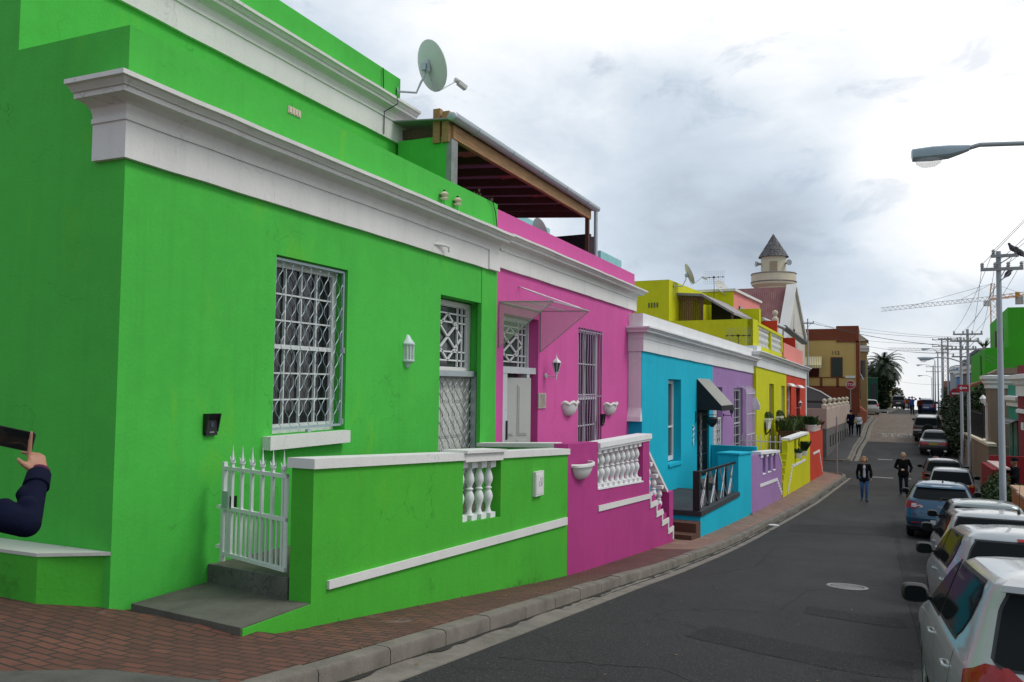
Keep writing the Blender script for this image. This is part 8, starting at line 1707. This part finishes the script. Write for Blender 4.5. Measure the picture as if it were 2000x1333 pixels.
            m.ball(C+Vector((0,.012,.008))*k, (.098*k,.10*k,.092*k), 14, 10)
        remesh(m, 'cap' if kind == 'cap' else 'hair', [hm], t, .012, None, 3)
    if extras: extras(t, V, k)
    return t
def gz(x, y): return road_z(x, y)
def bag(t, V, k, sg=1, mat=BLK, nm='shoulder_bag'):
    m = MB(); c = V['hipL' if sg > 0 else 'hipR']+Vector((.16*sg,.02,.16))*k; m.ball(c, (.06*k,.14*k,.13*k), 12, 8); m.build(nm, mat, t, local=True, smooth=60)
    m = MB(); s = V['shL' if sg > 0 else 'shR']; m.tube([c+Vector((0,.08,.1))*k, s+Vector((.02*sg,.05,.05))*k, s+Vector((.01*sg,-.02,.07))*k, c+Vector((0,-.08,.1))*k], .012, 6); m.build('bag_strap', mat, t, local=True)
WALK = dict(kneeL=(.085,-.10,.50), ankL=(.075,-.06,.095), kneeR=(-.085,-.02,.50), ankR=(-.075,.14,.12))
person('blond woman walking towards the viewer in jeans, white shirt and open dark jacket', (-.29,34.4,gz(-.29,34.4)), R(4), 1.68, [BLK, JEAN, SHOE, WHT, .015], dict(WALK, elL=(.27,.05,1.14), wrL=(.25,-.10,.94), elR=(-.26,.06,1.13), wrR=(-.24,.02,.88)), ('curly', BLOND), female=True, extras=lambda t, V, k: bag(t, V, k))
def held(t, V, k):
    m = MB(); m.ball((V['wrR']+V['handR'])/2+Vector((0,-.06,.0))*k, (.05*k,.03*k,.04*k), 8, 6); m.build('camera', BLACKP, t, local=True)
person('grey haired man walking in a black jacket and dark jeans, hand at his waist', (1.16,37.3,gz(1.16,37.3)), R(-4), 1.78, [BLK, JEAND, SHOE, BLK, .03], dict(kneeL=(.11,-.09,.50), ankL=(.12,-.02,.095), kneeR=(-.10,-.03,.50), ankR=(-.10,.10,.11), elR=(-.30,.03,1.15), wrR=(-.09,-.21,1.07), handR=(.0,-.22,1.08), elL=(.30,.04,1.15), wrL=(.24,-.08,.96)), ('bald', GREYH), extras=None)
person('man in navy jacket and cap walking away along the grey wall', (-1.35,63.1,kerb_z(63.1)), R(182), 1.80, [NAVY, NAVY, SHOE, NAVY, .03], WALK, ('cap', NAVY), face=False)
person('dark haired woman in a white top walking beside the man in navy', (-.86,62.7,kerb_z(62.7)), R(10), 1.62, [WHT, BLK, SHOE, WHT], dict(WALK, wrL=(.16,-.12,.98), handL=(.08,-.15,1.0)), ('long', DARKH), female=True, extras=lambda t, V, k: bag(t, V, k, -1, YEL))
person('man in a blue jacket on the hilltop with both hands raised to his face', (3.62,88.8,gz(3.62,88.8)), R(0), 1.80, [BLUJ, JEAND, SHOE], dict(elL=(.36,-.08,1.50), wrL=(.16,-.17,1.66), handL=(.06,-.18,1.68), elR=(-.36,-.08,1.50), wrR=(-.16,-.17,1.66), handR=(-.06,-.18,1.68)), ('short', DARKH))
person('person in dark maroon clothes standing beside the man in blue on the hilltop', (4.35,90.2,gz(4.35,90.2)), R(-15), 1.68, [MAR, BLK, SHOE], None, ('short', flat('hair_brown', (.08,.03,.012), .6)), skin=SKIND)
person('person in orange seen far off over the hilltop', (4.55,121,gz(4.55,121)), R(180), 1.75, [ORG, JEAND, SHOE], None, ('short', DARKH), face=False)
person('person in black cap and black clothes behind the dark red wall', (3.95,29.0,-3.80), R(-75), 1.72, [BLK, BLK, SHOE], dict(elR=(-.24,-.20,1.22), wrR=(-.20,-.42,1.22), elL=(.25,-.12,1.18), wrL=(.2,-.35,1.15)), ('cap', BLK), skin=SKIND)
# the person holding up a phone at the left edge: facing away from the viewer
c0 = ray(-60, 900); fw = Vector((c0.x, c0.y, 0)).normalized(); rgt = Vector((fw.y, -fw.x, 0)); S_ = atd(-78, 984, 2.72); h_ = 1.52; k_ = h_/1.75
base = S_-rgt*.19*k_; base.z = pave_z(base.x, base.y); rz_ = math.atan2(fw.x, -fw.y)      # local -Y along fw
Rm = Matrix.Rotation(rz_, 3, 'Z'); loc_ = lambda px, py, d: tuple((Rm.transposed() @ (atd(px, py, d)-base))/k_)
shz = (S_.z-base.z)/k_; dz = shz-1.42; up3 = lambda p: (p[0], p[1], p[2]+dz*(p[2]/1.42))
wr_, el_, hn_ = loc_(76, 928, 2.93), loc_(52, 1024, 2.74), loc_(66, 862, 3.0)
mir = lambda p, q=0: (-p[0]+q, p[1], p[2])
cx_ = loc_(30, 857, 3.0)
idx = (Rm.transposed() @ Vector((0,0,1))); thv = Rm.transposed() @ (-rgt)
pw_ = dict(shR=(-.185,.01,shz), shL=(.185,.01,shz), neck=(0,.01,1.47+dz), head=(0,-.02,1.63+dz), chest=(0,0,1.28+dz), waist=(0,0,1.08+dz*.8), elR=el_, wrR=wr_, handR=hn_, indexR=(-.06,.05,1), thumbR=(1,.35,.1), curlR=(.55,-.8,0), curlL=(-.55,-.8,0))
mirx = lambda p: (2*cx_[0]-.06-p[0]-.02, p[1], p[2])
pw_.update(elL=(.30,-.18,el_[2]), wrL=(cx_[0]+.145, wr_[1], wr_[2]+.03), handL=(cx_[0]+.13, hn_[1], hn_[2]+.03), thumbL=(-1,.35,.1))
def cuffs(t, V, k):
    for s in 'RL':
        d = (V['wr'+s]-V['el'+s]).normalized(); m = MB(); m.tube([V['wr'+s]-d*.075*k, V['wr'+s]-d*.07*k, V['wr'+s]-d*.0*k, V['wr'+s]+d*.012*k], [.040*k,.050*k,.046*k,.036*k], 16); m.build('sleeve_cuff', NAVY, t, local=True, smooth=50)
        m = MB(); m.tube([V['wr'+s]+d*.0*k, V['wr'+s]+d*.022*k], .039*k, 16); m.build('under_cuff', cloth('cloth_plum', (.09,.02,.05)), t, local=True, smooth=50)
person('person at the left edge in a navy top holding up a phone', base, rz_, h_, [NAVY, JEAND, SHOE, NAVY, .02], pw_, ('long', DARKH), voxel=.0062, skin=flat('skin_tan', (.36,.17,.10), .5, var=.06), female=False, extras=cuffs)
t = thing('phone', atd(28, 857, 3.0), 'dark phone held up sideways by the person at the left edge', 'phone'); c = Vector(t.location); pu = (atd(62, 863, 3.0)-atd(0, 850, 3.0)).normalized(); pv = Vector((0,0,1)); pv = (pv-pu*pv.dot(pu)).normalized(); pn = pu.cross(pv)
def slab(mb, hw, hh, d0, d1, r=.008):
    pts = []
    for sx, sy, a0 in ((1,1,0),(-1,1,90),(-1,-1,180),(1,-1,270)):
        for j in range(5): a = R(a0+j*22.5); pts.append(c+pu*(sx*(hw-r)+r*math.cos(a))+pv*(sy*(hh-r)+r*math.sin(a))+pn*d0)
    mb.prism(pts, pn*(d1-d0))
mb = MB(); slab(mb, .072, .036, -.004, .004); mb.build('case', BLACKP, t); mb = MB(); slab(mb, .066, .033, .0042, .0046, .004) if pn.dot(-c) > 0 else slab(mb, .066, .033, -.0046, -.0042, .004); mb.build('screen', glass('phone_screen', (.01,.012,.012), .08), t)
# ------------------------------------------------------------------ overcast daylight
SUN_ROT, SUN_EL = R(78), R(52)
wd = bpy.data.worlds.new('World'); SC.world = wd; wd.use_nodes = True; t = wd.node_tree; bg = t.nodes['Background']; bg.inputs['Strength'].default_value = .1
sky = t.nodes.new('ShaderNodeTexSky'); sky.sky_type = 'NISHITA'; sky.sun_disc = False; sky.sun_elevation = SUN_EL; sky.sun_rotation = SUN_ROT; sky.dust_density = 2
tc = t.nodes.new('ShaderNodeTexCoord'); sp = t.nodes.new('ShaderNodeSeparateXYZ'); ln(t, tc.outputs['Generated'], sp.inputs[0])
def mth(op, a, b=None):
    m = t.nodes.new('ShaderNodeMath'); m.operation = op
    for k, v in enumerate((a, b)):
        if v is None: continue
        if isinstance(v, (int, float)): m.inputs[k].default_value = v
        else: ln(t, v, m.inputs[k])
    return m.outputs[0]
dirv = t.nodes.new('ShaderNodeVectorMath'); dirv.operation = 'NORMALIZE'; ln(t, tc.outputs['Generated'], dirv.inputs[0])
mp = t.nodes.new('ShaderNodeMapping'); mp.inputs['Scale'].default_value = (1, 1, 1.9); mp.inputs['Location'].default_value = (.4, 1.7, .2); ln(t, dirv.outputs[0], mp.inputs[0])
n1 = noise(t, mp.outputs[0], 2.6, 10, .58, .25); n2 = noise(t, mp.outputs[0], 7.5, 8, .6, .4)
f = mth('ADD', mth('MULTIPLY', n1, .62), mth('MULTIPLY', n2, .19))
# the cloud banks of that afternoon: where the layer is thick (dark) or thin (bright), as directions in the sky
for px, py, rad, w in ((1480,365,13,-.15),(1230,370,13,-.13),(1680,330,11,-.08),(1640,480,8,-.09),(1900,560,7,-.07),(1130,140,17,.20),(1800,90,18,.17),(1850,385,8,.19),(1560,210,8,.05),(700,60,16,-.09),(1830,640,9,-.10),(1620,120,10,.03),(1250,250,14,-.04),(1760,720,9,.03),(1720,600,7,.06)):
    d = t.nodes.new('ShaderNodeVectorMath'); d.operation = 'DOT_PRODUCT'; ln(t, dirv.outputs[0], d.inputs[0]); d.inputs[1].default_value = ray(px, py).normalized()
    m = t.nodes.new('ShaderNodeMapRange'); m.interpolation_type = 'SMOOTHSTEP'; ln(t, d.outputs['Value'], m.inputs[0]); m.inputs[1].default_value = math.cos(R(rad)); m.inputs[2].default_value = 1; m.inputs[3].default_value = 0; m.inputs[4].default_value = w
    f = mth('ADD', f, m.outputs[0])
d = t.nodes.new('ShaderNodeVectorMath'); d.operation = 'DOT_PRODUCT'; ln(t, dirv.outputs[0], d.inputs[0]); d.inputs[1].default_value = Vector((-.45,-.85,.25)).normalized()      # unseen dark cloud added behind the viewer to shade walls facing it
m = t.nodes.new('ShaderNodeMapRange'); m.interpolation_type = 'SMOOTHSTEP'; ln(t, d.outputs['Value'], m.inputs[0]); m.inputs[1].default_value = math.cos(R(85)); m.inputs[2].default_value = 1; m.inputs[3].default_value = 0; m.inputs[4].default_value = -.24
f = mth('ADD', f, m.outputs[0])
col = ramp(t, f, [(.0, (2.6,3.0,3.6)), (.24, (5.2,6.0,7.0)), (.34, (6.2,7.0,7.9)), (.43, (7.9,8.4,9.0)), (.54, (9.7,9.85,10.1)), (.66, (12.5,12.5,12.4))])
gap = ramp(t, n2, [(.36, (.22,)*3), (.44, (.0,)*3)])
col = mix(t, gap, col, sky.outputs[0])
hz = ramp(t, sp.outputs['Z'], [(.0, (.6,)*3), (.10, (0,)*3)])
col = mix(t, hz, col, (8.9,8.8,8.5))
ln(t, col, bg.inputs['Color'])
sun = bpy.data.lights.new('sun', 'SUN'); sun.energy = 1.35; sun.angle = R(20); sun.color = (1, .965, .91)
so = bpy.data.objects.new('sun', sun); COL.objects.link(so)
d = Vector((math.sin(SUN_ROT)*math.cos(SUN_EL), math.cos(SUN_ROT)*math.cos(SUN_EL), math.sin(SUN_EL)))
so.rotation_euler = d.to_track_quat('Z', 'Y').to_euler()
SC.view_settings.view_transform = 'Standard'; SC.view_settings.look = 'None'; SC.view_settings.exposure = .12; SC.view_settings.gamma = 1; SC.view_settings.use_curve_mapping = False
SC.cycles.use_denoising = True; SC.cycles.max_bounces = 6; SC.cycles.diffuse_bounces = 3; SC.cycles.transparent_max_bounces = 16
